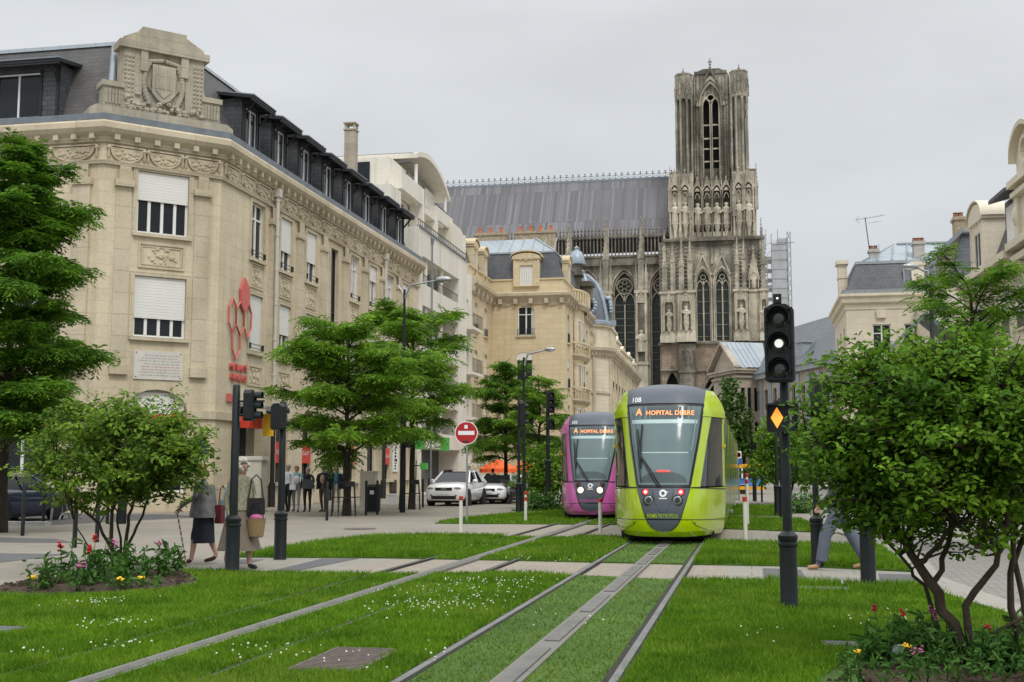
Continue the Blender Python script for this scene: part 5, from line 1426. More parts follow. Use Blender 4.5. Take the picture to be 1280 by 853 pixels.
m = MB(FWg); m.box(25.2, 27.0, 3.5, 4.6, 16, 22.6); m.box(25.0, 27.2, 3.3, 4.8, 22.0, 22.35); m.box(31.3, 32.9, 3.5, 4.6, 16, 24.2); m.box(31.0, 33.2, 3.3, 4.8, 23.6, 24); part('chimney', m, 'wing_stone', W1)
P1 = thing('gabled_pavilion', 'small stone pavilion with a pediment gable and seamed zinc roof beside the cathedral tower', 'building', (-1.3, 164, 0))
x0, x1 = PY(920.5, 460, 164)[0], PY(952, 460, 164)[0]; ze1, zr1 = PY(930, 461, 164)[1], PY(930, 431, 168)[1]
MR = Matrix.Translation((x0, 164, 0)) @ Matrix.Rotation(R(24), 4, 'Z') @ Matrix.Translation((-x0, -164, 0)); x1 += .4
FPv = MR @ FR(x0, 164, 1, 0); FPl = MR @ FR(x0, 172, 0, -1)
m = MB(FPv); opp = [(.6 + .95 * k, 1.15 + .95 * k, z, z + h) for k in range(3) for z, h in ((9.4, 3.2), (5.4, 2.6), (1, 3.2))]
wall(m, 0, x1 - x0, 0, ze1 - .6, opp, .3); m.M = FPl; wall(m, 0, 8, 0, ze1 - .6, [(1 + 2.3 * k, 2 + 2.3 * k, z, z + 2.6) for k in range(3) for z in (9.4, 5.4, 1)], .3)
m.M = MR; m.prism_x([(163.9, ze1), (172.1, ze1), (168, zr1 - .1)], x0 - .02, x0 + .25); part('wall', m, 'wing_stone', P1)
for k in range(3):
    for z, h in ((9.4, 3.2), (5.4, 2.6), (1, 3.2)): window(P1, FPv, .875 + .95 * k, z, .55, h, 'one', fm='dark_iron', sill=0, depth=.25)
    for z in (9.4, 5.4, 1): window(P1, FPl, 1.5 + 2.3 * k, z, 1.0, 2.6, 'one', fm='dark_iron', sill=0, depth=.25)
m = MB(MR); m.box(x0 - .5, x1 + .1, 163.4, 172.4, ze1 - .6, ze1 - .25); m.box(x0 - .75, x1 + .2, 163.2, 172.6, ze1 - .25, ze1); m.box(x0 - .3, x1, 163.7, 172.2, ze1 - 1.2, ze1 - .9)
for y0, y1 in ((163.2, 168), (172.8, 168)): m.prism_x([(y0, ze1 + .05), (y0 + (.0), ze1 + .4), (y1, zr1 + .35), (y1, zr1)], x0 - .7, x0 + .2)
part('cornice', m, 'wing_stone', P1)
m = MB(MR); m.quad((x0 - .6, 163.1, ze1 + .15), (x1 + .3, 163.1, ze1 + .15), (x1 + 2, 168, zr1 + .38), (x0 - .6, 168, zr1 + .38)); m.quad((x0 - .6, 172.9, ze1 + .15), (x1 + .3, 172.9, ze1 + .15), (x1 + 2, 168, zr1 + .38), (x0 - .6, 168, zr1 + .38))
for k in range(7): x = x0 - .5 + k * .68; m.tube((x, 163.1, ze1 + .2), (x, 168, zr1 + .42), .06, n=4)
part('roof', m, 'zinc', P1)

# ================================================================ WHITE STONE HOUSE WITH SLATE MANSARD AND AERIAL
M1 = thing('pale_mansard_house', 'pale stone house with dark slate mansard, zinc top, chimneys and a roof aerial', 'building', (10.5, 92, 0))
XR = lambda u, v=380: PY(u, v, 92)[0]
xl, xr = XR(1057.5), XR(1158); zE = PY(1100, 369, 92)[1]
FMf, FMl = FR(xl, 92, 1, 0), FR(xl, 104, 0, -1)
wx_ = [XR(1101) - xl, XR(1141) - xl]
m = MB(FMf); wall(m, 0, xr - xl, 0, zE - .9, [(x - .66, x + .66, z, z + 2.4) for x in wx_ for z in (9.9, 6.2, 2.2)], .3)
m.M = FMl; wall(m, 0, 12, 0, zE - .9, [(s - .6, s + .6, z, z + 2.4) for s in (2.5, 6, 9.5) for z in (9.9, 6.2, 2.2)], .3); part('wall', m, 'right_stone', M1)
for x in wx_:
    for z in (9.9, 6.2, 2.2): window(M1, FMf, x, z, 1.32, 2.4, 'two', transom=.72, sill=0)
for s in (2.5, 6, 9.5):
    for z in (9.9, 6.2, 2.2): window(M1, FMl, s, z, 1.2, 2.4, 'two')
m = MB(); pth = [(xl, 104), (xl, 92), (xr, 92)]
m.sweep(pth, [(.003, zE - 1.1), (.06, zE - 1.05), (.1, zE - .7), (.3, zE - .55), (.35, zE - .2), (.5, zE - .1), (.5, zE + .1), (-.2, zE + .15)])
m.M = FMf; m.prism([(wx_[0] - .3, 12.75), (wx_[0] + .3, 12.75), (wx_[0] + .38, 13.35), (wx_[0] - .38, 13.35)], -.2, .003)
part('cornice', m, 'right_stone', M1)
zM = PY(1100, 328, 92.8)[1]; zZ = PY(1150, 303, 96)[1]
pth = [(xl, 104), (xl, 92), (xr + 2.6, 92)]
m = MB(); m.sweep(pth, [(.1, zE + .15), (-.1, zE + .5), (-.95, zM)]); part('slate_roof', m, 'slate', M1)
m = MB(); m.sweep(pth, [(.15, zE + .14), (.25, zE + .42), (-.08, zE + .42)]); m.sweep(pth, [(-.85, zM - .1), (-.85, zM + .12), (-1.0, zM + .14), (-4.6, zZ), (-5, zZ), (-5, zM)])
for k in range(8): x = xl + 1.4 + k * 1.05; m.tube((x, 92.95, zM + .18), (x + .55 + (2.2 if k == 0 else 0), 96.5, zZ + .03), .06, n=4)
m.box(XR(1133), xr + 2.6, 96.4, 96.7, zZ - .05, zZ + .08); part('zinc_roof', m, 'zinc', M1)
chimney_stack(M1, XR(1092), XR(1103), 93.6, 94.4, 17, PY(1097, 311, 93.6)[1], 2, 'concrete', .16, .3)
chimney_stack(M1, XR(1148), XR(1161.5), 93.2, 94.2, 16, PY(1155, 301, 93.2)[1], 3, 'concrete', .18, .3)
m = MB(); m.box(xl - .25, xl + .4, 95, 96.2, zE, zE + 3.0); m.box(xl - .4, xl + .5, 94.8, 96.4, zE + 2.9, zE + 3.2); m.box(xl - .3, xl + .4, 94.95, 96.25, zE + 1.8, zE + 2.0); part('dormer', m, 'right_stone', M1); m = MB(); m.box(xr - .95, xr - .05, 92.2, 93.4, zE + .3, zE + 2.2); m.box(xr - 1.05, xr + .05, 92.1, 93.5, zE + 2.2, zE + 2.45); part('dormer', m, 'right_stone', M1)
m = MB(); rect_ring(m, XR(1140) - .5, XR(1140) + .35, zE + .75, zE + 2.0, .08, 92.28, 92.5); part('skylight_frame', m, 'zinc', M1)
m = MB(); m.box(XR(1140) - .42, XR(1140) + .27, 92.35, 92.45, zE + .83, zE + 1.92); part('skylight', m, 'glass_pale', M1)
ae = thing('roof_aerial', 'thin television aerial on a leaning mast above the right slate roof', 'aerial', (XR(1091), 93.9, 19))
q0, q1 = (XR(1091, 308), PY(1091, 308, 93.9)[1]), (XR(1084.5, 272), PY(1084.5, 272, 93.9)[1])
m = MB(); m.tube((q0[0], 93.9, q0[1] - 1), (q1[0], 93.9, q1[1]), .035, n=5); part('mast', m, 'dark_iron', ae)
m = MB(); a, b = (PY(1070, 275, 93.9)), (PY(1105, 269, 93.9)); m.tube((a[0], 93.9, a[1]), (b[0], 93.9, b[1]), .025, n=4)
for k in range(9): t = k / 8; x = a[0] + (b[0] - a[0]) * t; z = a[1] + (b[1] - a[1]) * t; m.tube((x, 93.5, z), (x, 94.3, z), .012, n=3)
for s in (-1, 1): m.tube((a[0], 93.9, a[1]), (a[0] + .25, 93.9, a[1] + s * .3), .02, n=3)
c_ = PY(1087, 279, 93.9); m.tube((c_[0] - .1, 93.9, c_[1]), (c_[0] + .8, 93.9, c_[1] + .1), .02, n=4); part('antenna_bar', m, 'galvanised', ae)

# ================================================================ STEEP GREY ROOF BETWEEN (gable and brick stack)
G1 = thing('steep_roof_house', 'house with steep blue-grey roof, rough stone gable and tall brick chimney stack', 'building', (13.5, 83, 0))
XG = lambda u, v=320: PY(u, v, 83)[0]; ZG = lambda v: PY(1190, v, 83)[1]
m = MB(); m.box(XG(1166), XG(1230), 83.3, 92, 0, ZG(360)); part('wall', m, 'right_stone', G1)
m = MB(); m.prism([(XG(1164), ZG(360)), (XG(1166), ZG(325)), (XG(1172), ZG(315)), (XG(1202), ZG(289)), (XG(1225), ZG(289)), (XG(1225), ZG(360))], 83.5, 84.0); part('gable', m, 'wing_stone', G1)
m = MB(); m.add([(XG(1184), 83.2, ZG(350)), (XG(1232), 82.9, ZG(350)), (XG(1232), 83.45, ZG(291)), (XG(1205), 83.45, ZG(291))], [(0, 1, 2, 3)]); m.box(XG(1204), XG(1232), 83.2, 83.5, ZG(292), ZG(289.5)); part('slate_roof', m, 'slate_blue', G1)
m = MB(); pts = [(1163, 360), (1165, 326), (1172, 313), (1203, 287), (1206, 290), (1175, 318), (1169, 328), (1167, 360)]; m.prism([(XG(u), ZG(v)) for u, v in pts], 82.6, 84); part('verge', m, 'gutter_zinc', G1)
chimney_stack(G1, XG(1199.5), XG(1212), 84.3, 85.4, ZG(310), ZG(266), 2, 'chimney_brick', .18, .35)
m = MB(); m.box(XG(1212), XG(1222), 84.5, 85.6, ZG(310), ZG(270)); part('side_stack', m, 'concrete', G1)
# low white house with glazed gable glimpsed between the leaves
LH = thing('small_gabled_house', 'low pale house with slanting roof edges and windows glimpsed behind the right locust tree', 'building', (11, 80, 0))
m = MB(); m.box(9.5, 13.2, 80, 83, 0, 9.2); part('wall', m, 'right_stone', LH)
m = MB(); m.prism([(9.2, 9.6), (11.2, 11.6), (13.4, 9.6), (13.4, 9.3), (11.2, 11.3), (9.2, 9.3)], 79.4, 83); part('roof', m, 'gutter_zinc', LH)
FLh = FR(9.5, 80, 1, 0)
for s in (1.0, 2.7):
    for z in (6.4, 2.6): window(LH, FLh, s, z, 1.0, 2.2, 'two', depth=-.05)

# ================================================================ ORNATE RIGHT HOUSE
R1 = thing('ornate_right_house', 'ornate pale stone house with arched stone dormers and bracketed balconies at the right edge', 'building', (13.6, 60, 0))
u0 = (1211, 76.0); Xa = PY(1211, 360, 76)[0]
dR = Vector((-.056, 1)).normalized()
# facade runs towards the camera: left end (seen from outside) is the far end
Xn = Xa + .056 * 32
FR_ = FR(Xa, 76, .056, -1); LR = 34
zc = PY(1212, 350, 76)[1]
m = MB(FR_); sr = [1.9 + 3.0 * k for k in range(11)]
ops = [(s - .65, s + .65, z, z + h) for s in sr for z, h in ((zc - 4.2, 2.6), (zc - 8.2, 2.7), (.8, 3.2))]
tall = 11.0
wall(m, 0, LR, 0, zc - 1.0, ops, .3)
wall(m, tall, LR, zc - 1.0, zc + 3.0, [(s - .6, s + .6, zc - .4, zc + 2.2) for s in sr if s > tall], .3)
m.quad((0, 0, 0), (0, 9, 0), (0, 9, zc - 1), (0, 0, zc - 1)); m.quad((tall, 0.0, zc - 1), (tall, 9, zc - 1), (tall, 9, zc + 3.0), (tall, 0, zc + 3.0))
part('wall', m, 'right_stone', R1)
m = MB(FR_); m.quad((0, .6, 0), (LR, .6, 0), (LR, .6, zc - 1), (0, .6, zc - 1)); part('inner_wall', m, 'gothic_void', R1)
for s in sr:
    for z, h in ((zc - 4.2, 2.6), (zc - 8.2, 2.7), (.8, 3.2)): window(R1, FR_, s, z, 1.3, h, 'two', rail=.8 if z > 2 else 0, curt=1)
    if s > tall: window(R1, FR_, s, zc - .4, 1.2, 2.6, 'two', rail=.9)
m = MB(FR_)
m.box(-.2, LR, -.25, .003, zc - 1.4, zc - 1.0); m.box(-.3, LR, -.55, .003, zc - .95, zc - .6); m.box(-.4, tall + .2, -.85, .003, zc - .6, zc - .2); m.box(tall + .2, LR, -.75, .003, zc - .3, zc + .1)
for k in range(14): s = .5 + 2.4 * k; m.prism_x([(.003, zc - 2.2), (-.6, zc - 1.0), (.003, zc - 1.0)], s - .15, s + .15)
for k in range(12): s = .4 + 3.0 * k; m.box(s - .22, s + .22, -.12, .003, .4, zc - 1.5)
m.box(tall, LR, -.5, .003, zc + 3.0, zc + 3.35); m.box(tall, LR, -.35, .003, zc + 2.5, zc + 2.75)
for k in range(10): s = tall + .4 + 3 * k; m.box(s - .3, s + .3, -.2, .003, zc + .2, zc + 2.5); m.ball((s, -.2, zc + 1.5), (.26, .2, .5), 7, 5)
part('cornice', m, 'right_stone', R1)
d = put('dormer', stone_dormer(3.0, 3.3, 1.4, .1, 2.6, 'right_stone', 1.3, 1.0), R1, FR_, 2.3, .05, zc - .2); ob('window', dwin(1.4, .1, 2.6), d)
m = MB(FR_); m.box(6.8, 9.4, .5, 2, zc - .3, zc + 3.2); m.prism_x([(.3, zc - .2), (1.5, zc + 2.9), (4, zc + 3.3), (4, zc - .2)], .0, tall); m.prism_x([(-.3, zc + 3.2), (-.3, zc + 3.4), (2.0, zc + 4.0), (2.0, zc + 3.8)], 6.5, 9.8); part('slate_roof', m, 'slate', R1)
m = MB(FR_); m.box(7.3, 8.9, .42, .5, zc + .1, zc + 2.8); part('dormer_shutter', m, 'blind_white', R1)
N = 12
for cx in (tall + 2.2, tall + 9):
    m = MB(FR_)
    pts = [(cx - 2.0 * math.cos(math.pi * i / N), zc + 4.3 + 1.5 * math.sin(math.pi * i / N)) for i in range(N + 1)]; m.prism([(cx - 2.0, zc + 3.35)] + pts + [(cx + 2.0, zc + 3.35)], .0, 1.5)
    for i in range(N): (xa, za), (xb, zb_) = pts[i], pts[i + 1]; m.prism([(xa, za), (xb, zb_), (xb, zb_ + .25), (xa, za + .25)], -.4, 1.5)
    ring(m, cx, zc + 4.6, .55, .2, -.2, .003, 14)
    part('arched_gable', m, 'right_stone', R1)
# ================================================================ TRAMS
def itp(tab, z):
    if z <= tab[0][0]: return tab[0][1]
    for (a, p), (b, q) in zip(tab[:-1], tab[1:]):
        if z <= b: return p + (q - p) * (z - a) / (b - a)
    return tab[-1][1]
T_W = [(.16, 1.10), (.26, 1.15), (.45, 1.185), (.8, 1.2), (2.6, 1.2), (2.63, 1.225), (2.76, 1.225), (2.95, 1.16), (3.1, 1.07), (3.24, .97), (3.34, .85)]
T_Y = [(.16, .16), (.24, .07), (.4, .02), (.7, 0), (.95, .03), (1.15, .10), (1.6, .24), (2.1, .42), (2.5, .59), (2.86, .77), (3.1, .93), (3.2, 1.03), (3.3, 1.22)]
T_E = [(.265, .0), (.275, .10), (.30, .165), (.35, .235), (.43, .30), (.51, .345), (.8, .435), (1.15, .545), (1.6, .625), (2.1, .715), (2.5, .77), (2.86, .81), (3.3, .85)]
T_P = [(1.15, .735), (1.6, .80), (2.1, .87), (2.61, .955), (2.9, .97), (3.3, .95)]
tW = lambda z: itp(T_W, z); tE = lambda z: itp(T_E, z); tP = lambda z: itp(T_P, z)
def tS(x, z):
    y0 = itp(T_Y, z); return y0 + (2.2 - y0) * min(1, (abs(x) / tW(z))) ** 3.3
def tpatch(m, f0, f1, z0, z1, nx, nz, off=0.0, sides=(1, -1), zs=None):
    zs = zs or [z0 + (z1 - z0) * j / nz for j in range(nz + 1)]
    for s in sides:
        vs = []
        for z in zs:
            a, b = f0(z), f1(z)
            for i in range(nx + 1):
                x = a + (b - a) * i / nx; vs.append((s * x, tS(x, z) - off, z))
        n = nx + 1
        m.add(vs, [(j * n + i, j * n + i + 1, (j + 1) * n + i + 1, (j + 1) * n + i) for j in range(len(zs) - 1) for i in range(nx)])
def tcentre(m, f, z0, z1, nx, nz, off=0.0, zs=None):
    tpatch(m, lambda z: -f(z), f, z0, z1, nx, nz, off, (1,), zs)
def tram(body, label, num, lit, loc):
    T = thing('tram', label, 'tram', (0, 0, 0), 0, 'trams on the grass tracks')
    def P(name, m, mats, par=T, sm=35): return ob(name, m.mesh(name, mats, sm), par)
    ZL = [.16, .2, .265, .275, .30, .35, .43, .51, .65, .8, .95, 1.14]
    m = MB()
    tpatch(m, tE, tW, 0, 0, 18, 0, zs=ZL[2:]); tcentre(m, tW, 0, 0, 30, 0, zs=ZL[:3])
    tpatch(m, tE, tP, 1.16, 2.62, 5, 14); tpatch(m, lambda z: tW(z) - .045, tW, 1.16, 2.62, 2, 10)
    tpatch(m, tE, tW, 2.63, 3.22, 16, 9, .012)
    for s in (-1, 1):         # underside of the shoulder that overhangs the cab side window
        m.add([(s * tP(2.63), tS(tP(2.63), 2.63) - .012, 2.63), (s * tW(2.63), 2.19, 2.63), (s * 1.1, 2.2, 2.62), (s * tP(2.62) * .95, tS(tP(2.62), 2.62) + .1, 2.62)], [(0, 1, 2, 3)])
    P('front_shell', m, body)
    m = MB(); tcentre(m, tE, 0, 0, 12, 0, .006, [.266, .275, .30, .35, .43, .50]); P('nose_tip', m, 'tram_grey')
    m = MB(); tcentre(m, tE, .52, 1.14, 14, 8, .004); nose = P('nose_panel', m, 'tram_grey')
    m = MB(); tcentre(m, tE, 2.90, 3.24, 16, 7, .016)
    m.add([(x, tS(x, 3.24) - .016, 3.24) for x in np.linspace(-.845, .845, 17)] + [(x, tS(x, 3.24) + .35, 3.34 - .09 * (x / .845) ** 2) for x in np.linspace(-.845, .845, 17)], [(i, i + 1, i + 18, i + 17) for i in range(16)])
    roofp = P('roof_panel', m, 'tram_grey')
    m = MB(); tcentre(m, tE, 1.15, 2.885, 20, 18, -.004); P('windscreen_gasket', m, 'tram_black')
    m = MB(); tcentre(m, lambda z: tE(z) - .045, 1.20, 2.84, 20, 18, .004); ws = P('windscreen', m, 'tram_glass', sm=60)
    for s in (1, -1): m = MB(); tpatch(m, tP, lambda z: tW(z) - .045, 1.17, 2.615, 10, 14, -.006, (s,)); P('cab_side_window', m, 'tram_side_glass', sm=60)
    # seams
    m = MB()
    for s in (-1, 1):
        for z, r in ((1.15, .012), (.51, .007)):
            m.path([(s * x, tS(x, z - .05 * ((x - .3) / .9) ** 2) - .002, z - .05 * ((x - .3) / .9) ** 2) for x in np.linspace(tE(z), tW(z) - .004, 14)], r, 5)
        m.path([(s * tE(z), tS(tE(z), z) - .004, z) for z in np.linspace(.28, .5, 8)], .010, 5); m.path([(s * tE(z), tS(tE(z), z) - .003, z) for z in np.linspace(.52, 2.88, 14)], .011, 5)
        m.path([(s * tP(z), tS(tP(z), z) - .002, z) for z in np.linspace(1.17, 2.61, 12)], .010, 5)
        m.path([(s * x, tS(x, .5 - .22 * ((x - .55) / .3) ** .6) - .002, .5 - .22 * ((x - .55) / .3) ** .6) for x in np.linspace(.56, .85, 8)], .005, 4)
        m.ball((s * .62, tS(.62, .44) - .002, .44), .016, 6, 4); m.ball((s * .43, tS(.43, 1.09) - .006, 1.09), .014, 6, 4)
    m.path([(x, tS(x, 1.08 - .36 * (1 - (abs(x) / .22) ** 2.4)) - .006, 1.12 - .48 * (1 - (abs(x) / .22) ** 2.2)) for x in np.linspace(-.22, .22, 15)], .004, 4)
    P('panel_seam', m, 'tram_black')
    # lamps
    for s in (-1, 1):
        for z, x, r, kind in ((1.06, .355, .068, 'tail'), (.90, .29, .098, 'head')):
            y = tS(x, z)
            h = MB(); h.k = 0
            h.M = Matrix.Translation((s * x, y - .012, z)) @ Matrix.Rotation(R(90), 4, 'X')
            h.lathe([(r * 1.12, -.03), (r * 1.12, .01), (r, .014), (r, .0)], n=16)
            lm = MB(); lm.M = h.M; lm.lathe([(r, -.005), (r * .8, .012), (r * .4, .02), (0, .023)], n=16)
            rim = P('lamp_rim', h, 'tram_black')
            on = (kind == 'head') == lit
            if kind == 'tail':
                lens = P('tail_lamp', lm, 'led_red' if not lit else 'tail_off')
                if not lit: c = MB(); c.M = h.M; c.lathe([(r * .5, .018), (r * .3, .028), (0, .03)], n=10); ob('bulb', c.mesh('bulb', 'led_red_core'), lens)
            else:
                lens = P('headlamp', lm, 'lens_clear' if not lit else 'lamp_warm')
                if not lit: c = MB(); c.M = h.M; c.lathe([(r * .55, .016), (r * .45, .03), (0, .03)], n=12); ob('reflector', c.mesh('reflector', 'lens_dark'), lens)
    # logo and lettering
    m = MB(); n = 20
    for i in range(n):
        a, b = 2 * math.pi * i / n, 2 * math.pi * (i + 1) / n
        m.add([(q * math.cos(c), tS(0, 1.0 + q * math.sin(c)) - .011, 1.035 + q * math.sin(c)) for q, c in ((.038, a), (.038, b), (.075, b), (.075, a))], [(0, 1, 2, 3)])
    m.add([(x, tS(x, z) - .011, z) for x, z in ((.06, 1.075), (.10, 1.065), (.10, 1.05), (.07, 1.05))], [(0, 1, 2, 3)]); m.add([(x, tS(x, z) - .011, z) for x, z in ((-.08, .92), (.08, .92), (.08, .945), (-.08, .945))], [(0, 1, 2, 3)])
    ob('emblem', m.mesh('emblem', 'sign_white'), nose)
    on_s = lambda x0, z0, sx=1: (lambda x, y, d: Vector((x * sx + x0, tS(x * sx + x0, z0 + y) - .012, z0 + y)))
    if not lit:
        text_part('REIMS', .115, body, nose, on_s(-.325, .58, .68), 0, 'LEFT', .001, 'side_lettering', 1.0); text_part('METROPOLE', .115, body, nose, on_s(-.10, .58, .62), 0, 'LEFT', 0, 'side_lettering', 1.0)
    else: text_part('REIMSMETROPOLE', .115, body, nose, on_s(-.325, .58, .62), 0, 'LEFT', 0, 'side_lettering', 1.0)
    text_part(num, .15, 'sign_white', roofp, lambda x, y, d: Vector((x - .60, tS(x - .6, 2.98 + y) - .024, 2.98 + y)), 0, 'CENTER', .003, 'number')
    text_part('HOPITAL DEBRE', .135, 'led_orange', ws, on_s(.12, 2.69), 0, 'CENTER', .002, 'destination', 1.02); text_part('A', .20, 'led_orange', ws, on_s(-.53, 2.71), 0, 'CENTER', .004, 'destination')
    m = MB()
    for z0, z1, w in ((2.47, 2.55, .02), (1.85, 1.872, .10)): tcentre(m, lambda z: tE(z) - .07 - w, z0, z1, 14, 1, .007)
    for s in (-1, 1): tpatch(m, lambda z: tE(z) - .125, lambda z: tE(z) - .117, 1.9, 2.47, 1, 4, .007, (s,))
    ob('blind_rail', m.mesh('blind_rail', 'tram_rail'), ws)
    m = MB(); tcentre(m, lambda z: (tE(z) - .09) * math.sqrt(max(0.02, 1 - ((z - 1.24) / .24) ** 2)), 1.25, 1.46, 14, 6, .006); ob('dashboard', m.mesh('dashboard', 'tram_dash'), ws)
    m = MB(); tcentre(m, lambda z: .56, 2.57, 2.83, 10, 3, .0055); ob('destination_box', m.mesh('destination_box', 'tram_dash'), ws)
    if not lit: m = MB(); tcentre(m, lambda z: .125, 1.465, 1.50, 6, 1, .012); ob('red_readout', m.mesh('red_readout', 'led_red'), ws)
    # wipers
    m = MB()
    def wp(pts, r): m.path([(x, tS(x, z) - .035, z) for x, z in pts], r, 5)
    pv = (-.47, 1.78)
    wp([(-.45, 2.45), (-.475, 2.1), pv, (-.46, 1.55)], .016); wp([(-.56, 2.35), (-.52, 2.05), pv], .02)
    for d in (0, .05): wp([(pv[0] + d * .3, pv[1]), (-.30 + d, 1.5), (-.10 + d, 1.18)], .016)
    wp([(-.56, 2.3), (-.53, 1.9), (-.50, 1.6), (-.46, 1.26)], .014)
    P('wiper', m, 'tram_black')
    # body modules
    prof = [(.16, 1.10), (.3, 1.16), (.42, 1.185)]; top = [(2.72, 1.2), (2.78, 1.19), (2.9, 1.12), (3.05, 1.0), (3.15, .85), (3.2, .7), (3.24, 0)]
    y = 2.2
    for k in range(5):
        L = [6.2, 5.2, 6.2, 5.2, 6.2][k]; y1 = y + L
        m = MB(); ysl = np.linspace(y, y1, 4)
        for pr in (prof, top):
            for s in (-1, 1):
                for a in range(3):
                    m.add([(s * x, yy, z) for yy in (ysl[a], ysl[a + 1]) for z, x in pr], [(i, i + 1, i + 1 + len(pr), i + len(pr)) for i in range(len(pr) - 1)])
        for yy in (y1,): m.poly([(x, yy, z) for z, x in prof + top] + [(-x, yy, z) for z, x in (prof + top)[::-1]])
        n = int(L / 2.0)
        for j in range(n + 1):
            yy = y + (L - .07) * j / n
            for s in (-1, 1): m.box(s * 1.19 - .008, s * 1.19 + .0035, yy, yy + .05, .42, 2.72)
        P('car_body', m, body)
        m = MB()
        for s in (-1, 1): m = MB(); m.box(s * 1.185 - .006, s * 1.185 + .006, y, y1, .41, 2.73); P('side_window', m, 'tram_pale_glass', sm=0)
        if k < 4: m = MB(); m.box(-1.05, 1.05, y1 + .002, y1 + .45, .3, 3.15); P('bellows', m, 'tram_black', sm=0)
        m = MB(); m.box(-.85, .85, y + .6, y1 - .6, 3.18, 3.34); P('roof_box', m, 'tram_grey', sm=0)
        m = MB(); m.box(-.98, .98, y - .9 if k == 0 else y, y1, .06, .22)
        for s in (-1, 1):
            for q in (.35, .65):
                m.lathe([(.28, -.06), (.28, .06)], (0, 0, 0), 3) if 0 else None
        P('underframe', m, 'underframe', sm=0)
        for s in (-1, 1):
            if k % 2 == 0:
                m = MB()
                for yy in (y + 1.7, y + 3.5): m.M = Matrix.Translation((s * .72, yy, .30)) @ Matrix.Rotation(R(90), 4, 'Y'); m.lathe([(.28, -.06), (.28, .06)], n=14)
                P('bogie_wheel', m, 'rail_steel')
        y = y1 + .45
    for s in (-1, 1):
        m = MB(); m.box(s * 1.205 - .02, s * 1.205 + .02, 2.1, 2.14, 2.0, 2.06); P('side_marker', m, 'sign_yellow', sm=0)
        for yy in (9, 16, 23): m = MB(); m.box(s * 1.22 - .02, s * 1.22 + .04, yy, yy + .5, .35, .42); P('door_step', m, 'galvanised', sm=0)
    T.location = loc
    return T
mat('tram_pale_glass', (.10, .13, .12), .12, .4, .7, spec=.7)
mat('tail_off', (.10, .03, .025), .25, .1, 5)
mat('tram_dash', (.075, .10, .105), .5, .1, 2, spec=.3)
tram('tram_green', 'lime green tram with dark grey nose and red tail lamps lit, on the nearer track', '108', False, (T1, 24.55, .03))
tram('tram_magenta', 'magenta tram with lit warm headlamps, half hidden behind the green tram', '101', True, (T2 - .08, 36.2, .03))
# ================================================================ STREET FURNITURE
def base_post(T, x, y, top, r=.055, sleeve=.8, rs=.095, m_='street_black'):
    m = MB(); m.lathe([(rs + .008, 0), (rs, .02), (rs, sleeve - .14), (rs + .012, sleeve - .13), (rs + .012, sleeve - .10), (rs, sleeve - .09), (rs + .012, sleeve - .06), (rs + .012, sleeve - .02), (r + .012, sleeve + .02), (r, sleeve + .03)], (x, y, 0.01), 18); part('base_sleeve', m, m_, T, 40)
    m = MB(); m.lathe([(r, sleeve), (r * .92, top - .02), (r * .7, top), (0, top)], (x, y, 0), 14); part('pole', m, m_, T, 40)
def signal_head(T, x, y, z0, z1, w, ang, lens=(0, 0, 0), depth=.17, back=True):
    """ang: the way the lenses look, turned from -Y"""
    M = Matrix.Translation((x, y, 0)) @ Matrix.Rotation(ang, 4, 'Z'); h = z1 - z0
    m = MB(M); c = .03
    m.prism([(-w / 2, z0 + c), (-w / 2 + c, z0), (w / 2 - c, z0), (w / 2, z0 + c), (w / 2, z1 - c * 1.2), (w / 4, z1 + .02), (-w / 4, z1 + .02), (-w / 2, z1 - c * 1.2)], -depth / 2, depth / 2)
    rect_ring(m, -w / 2 + .005, w / 2 - .005, z0 + .02, z1 - .02, .022, -depth / 2 - .03, -depth / 2)
    hd = part('signal_head', m, 'street_black', T, 35)
    n = len(lens); r = min(w * .36, h / n * .42)
    for i, on in enumerate(lens):
        zc = z1 - h * (i + .5) / n
        ML = M @ Matrix.Translation((0, -depth / 2 - .005, zc)) @ Matrix.Rotation(R(90), 4, 'X')
        q = MB(ML); q.lathe([(r, -.01), (r * .8, .012), (r * .4, .022), (0, .026)], n=18); part('lens', q, 'lens_dark', hd, 60)
        q = MB(ML); a0, a1 = -math.pi * .15, math.pi * 1.15
        q.lathe([(r * 1.06, 0), (r * 1.06, .14), (r * 1.1, .14), (r * 1.1, 0)], n=14, a0=a0, a1=a1); part('visor', q, 'street_black', hd, 40)
        if on: q = MB(ML); q.lathe([(r * .42, .022), (r * .38, .032), (0, .034)], n=16); part('lit_lamp', q, 'lamp_white', hd)
def sig_thing(label, x, y, group='tram signal poles'): return thing('traffic_light', label, 'traffic light', (x, y, 0), 0, group)
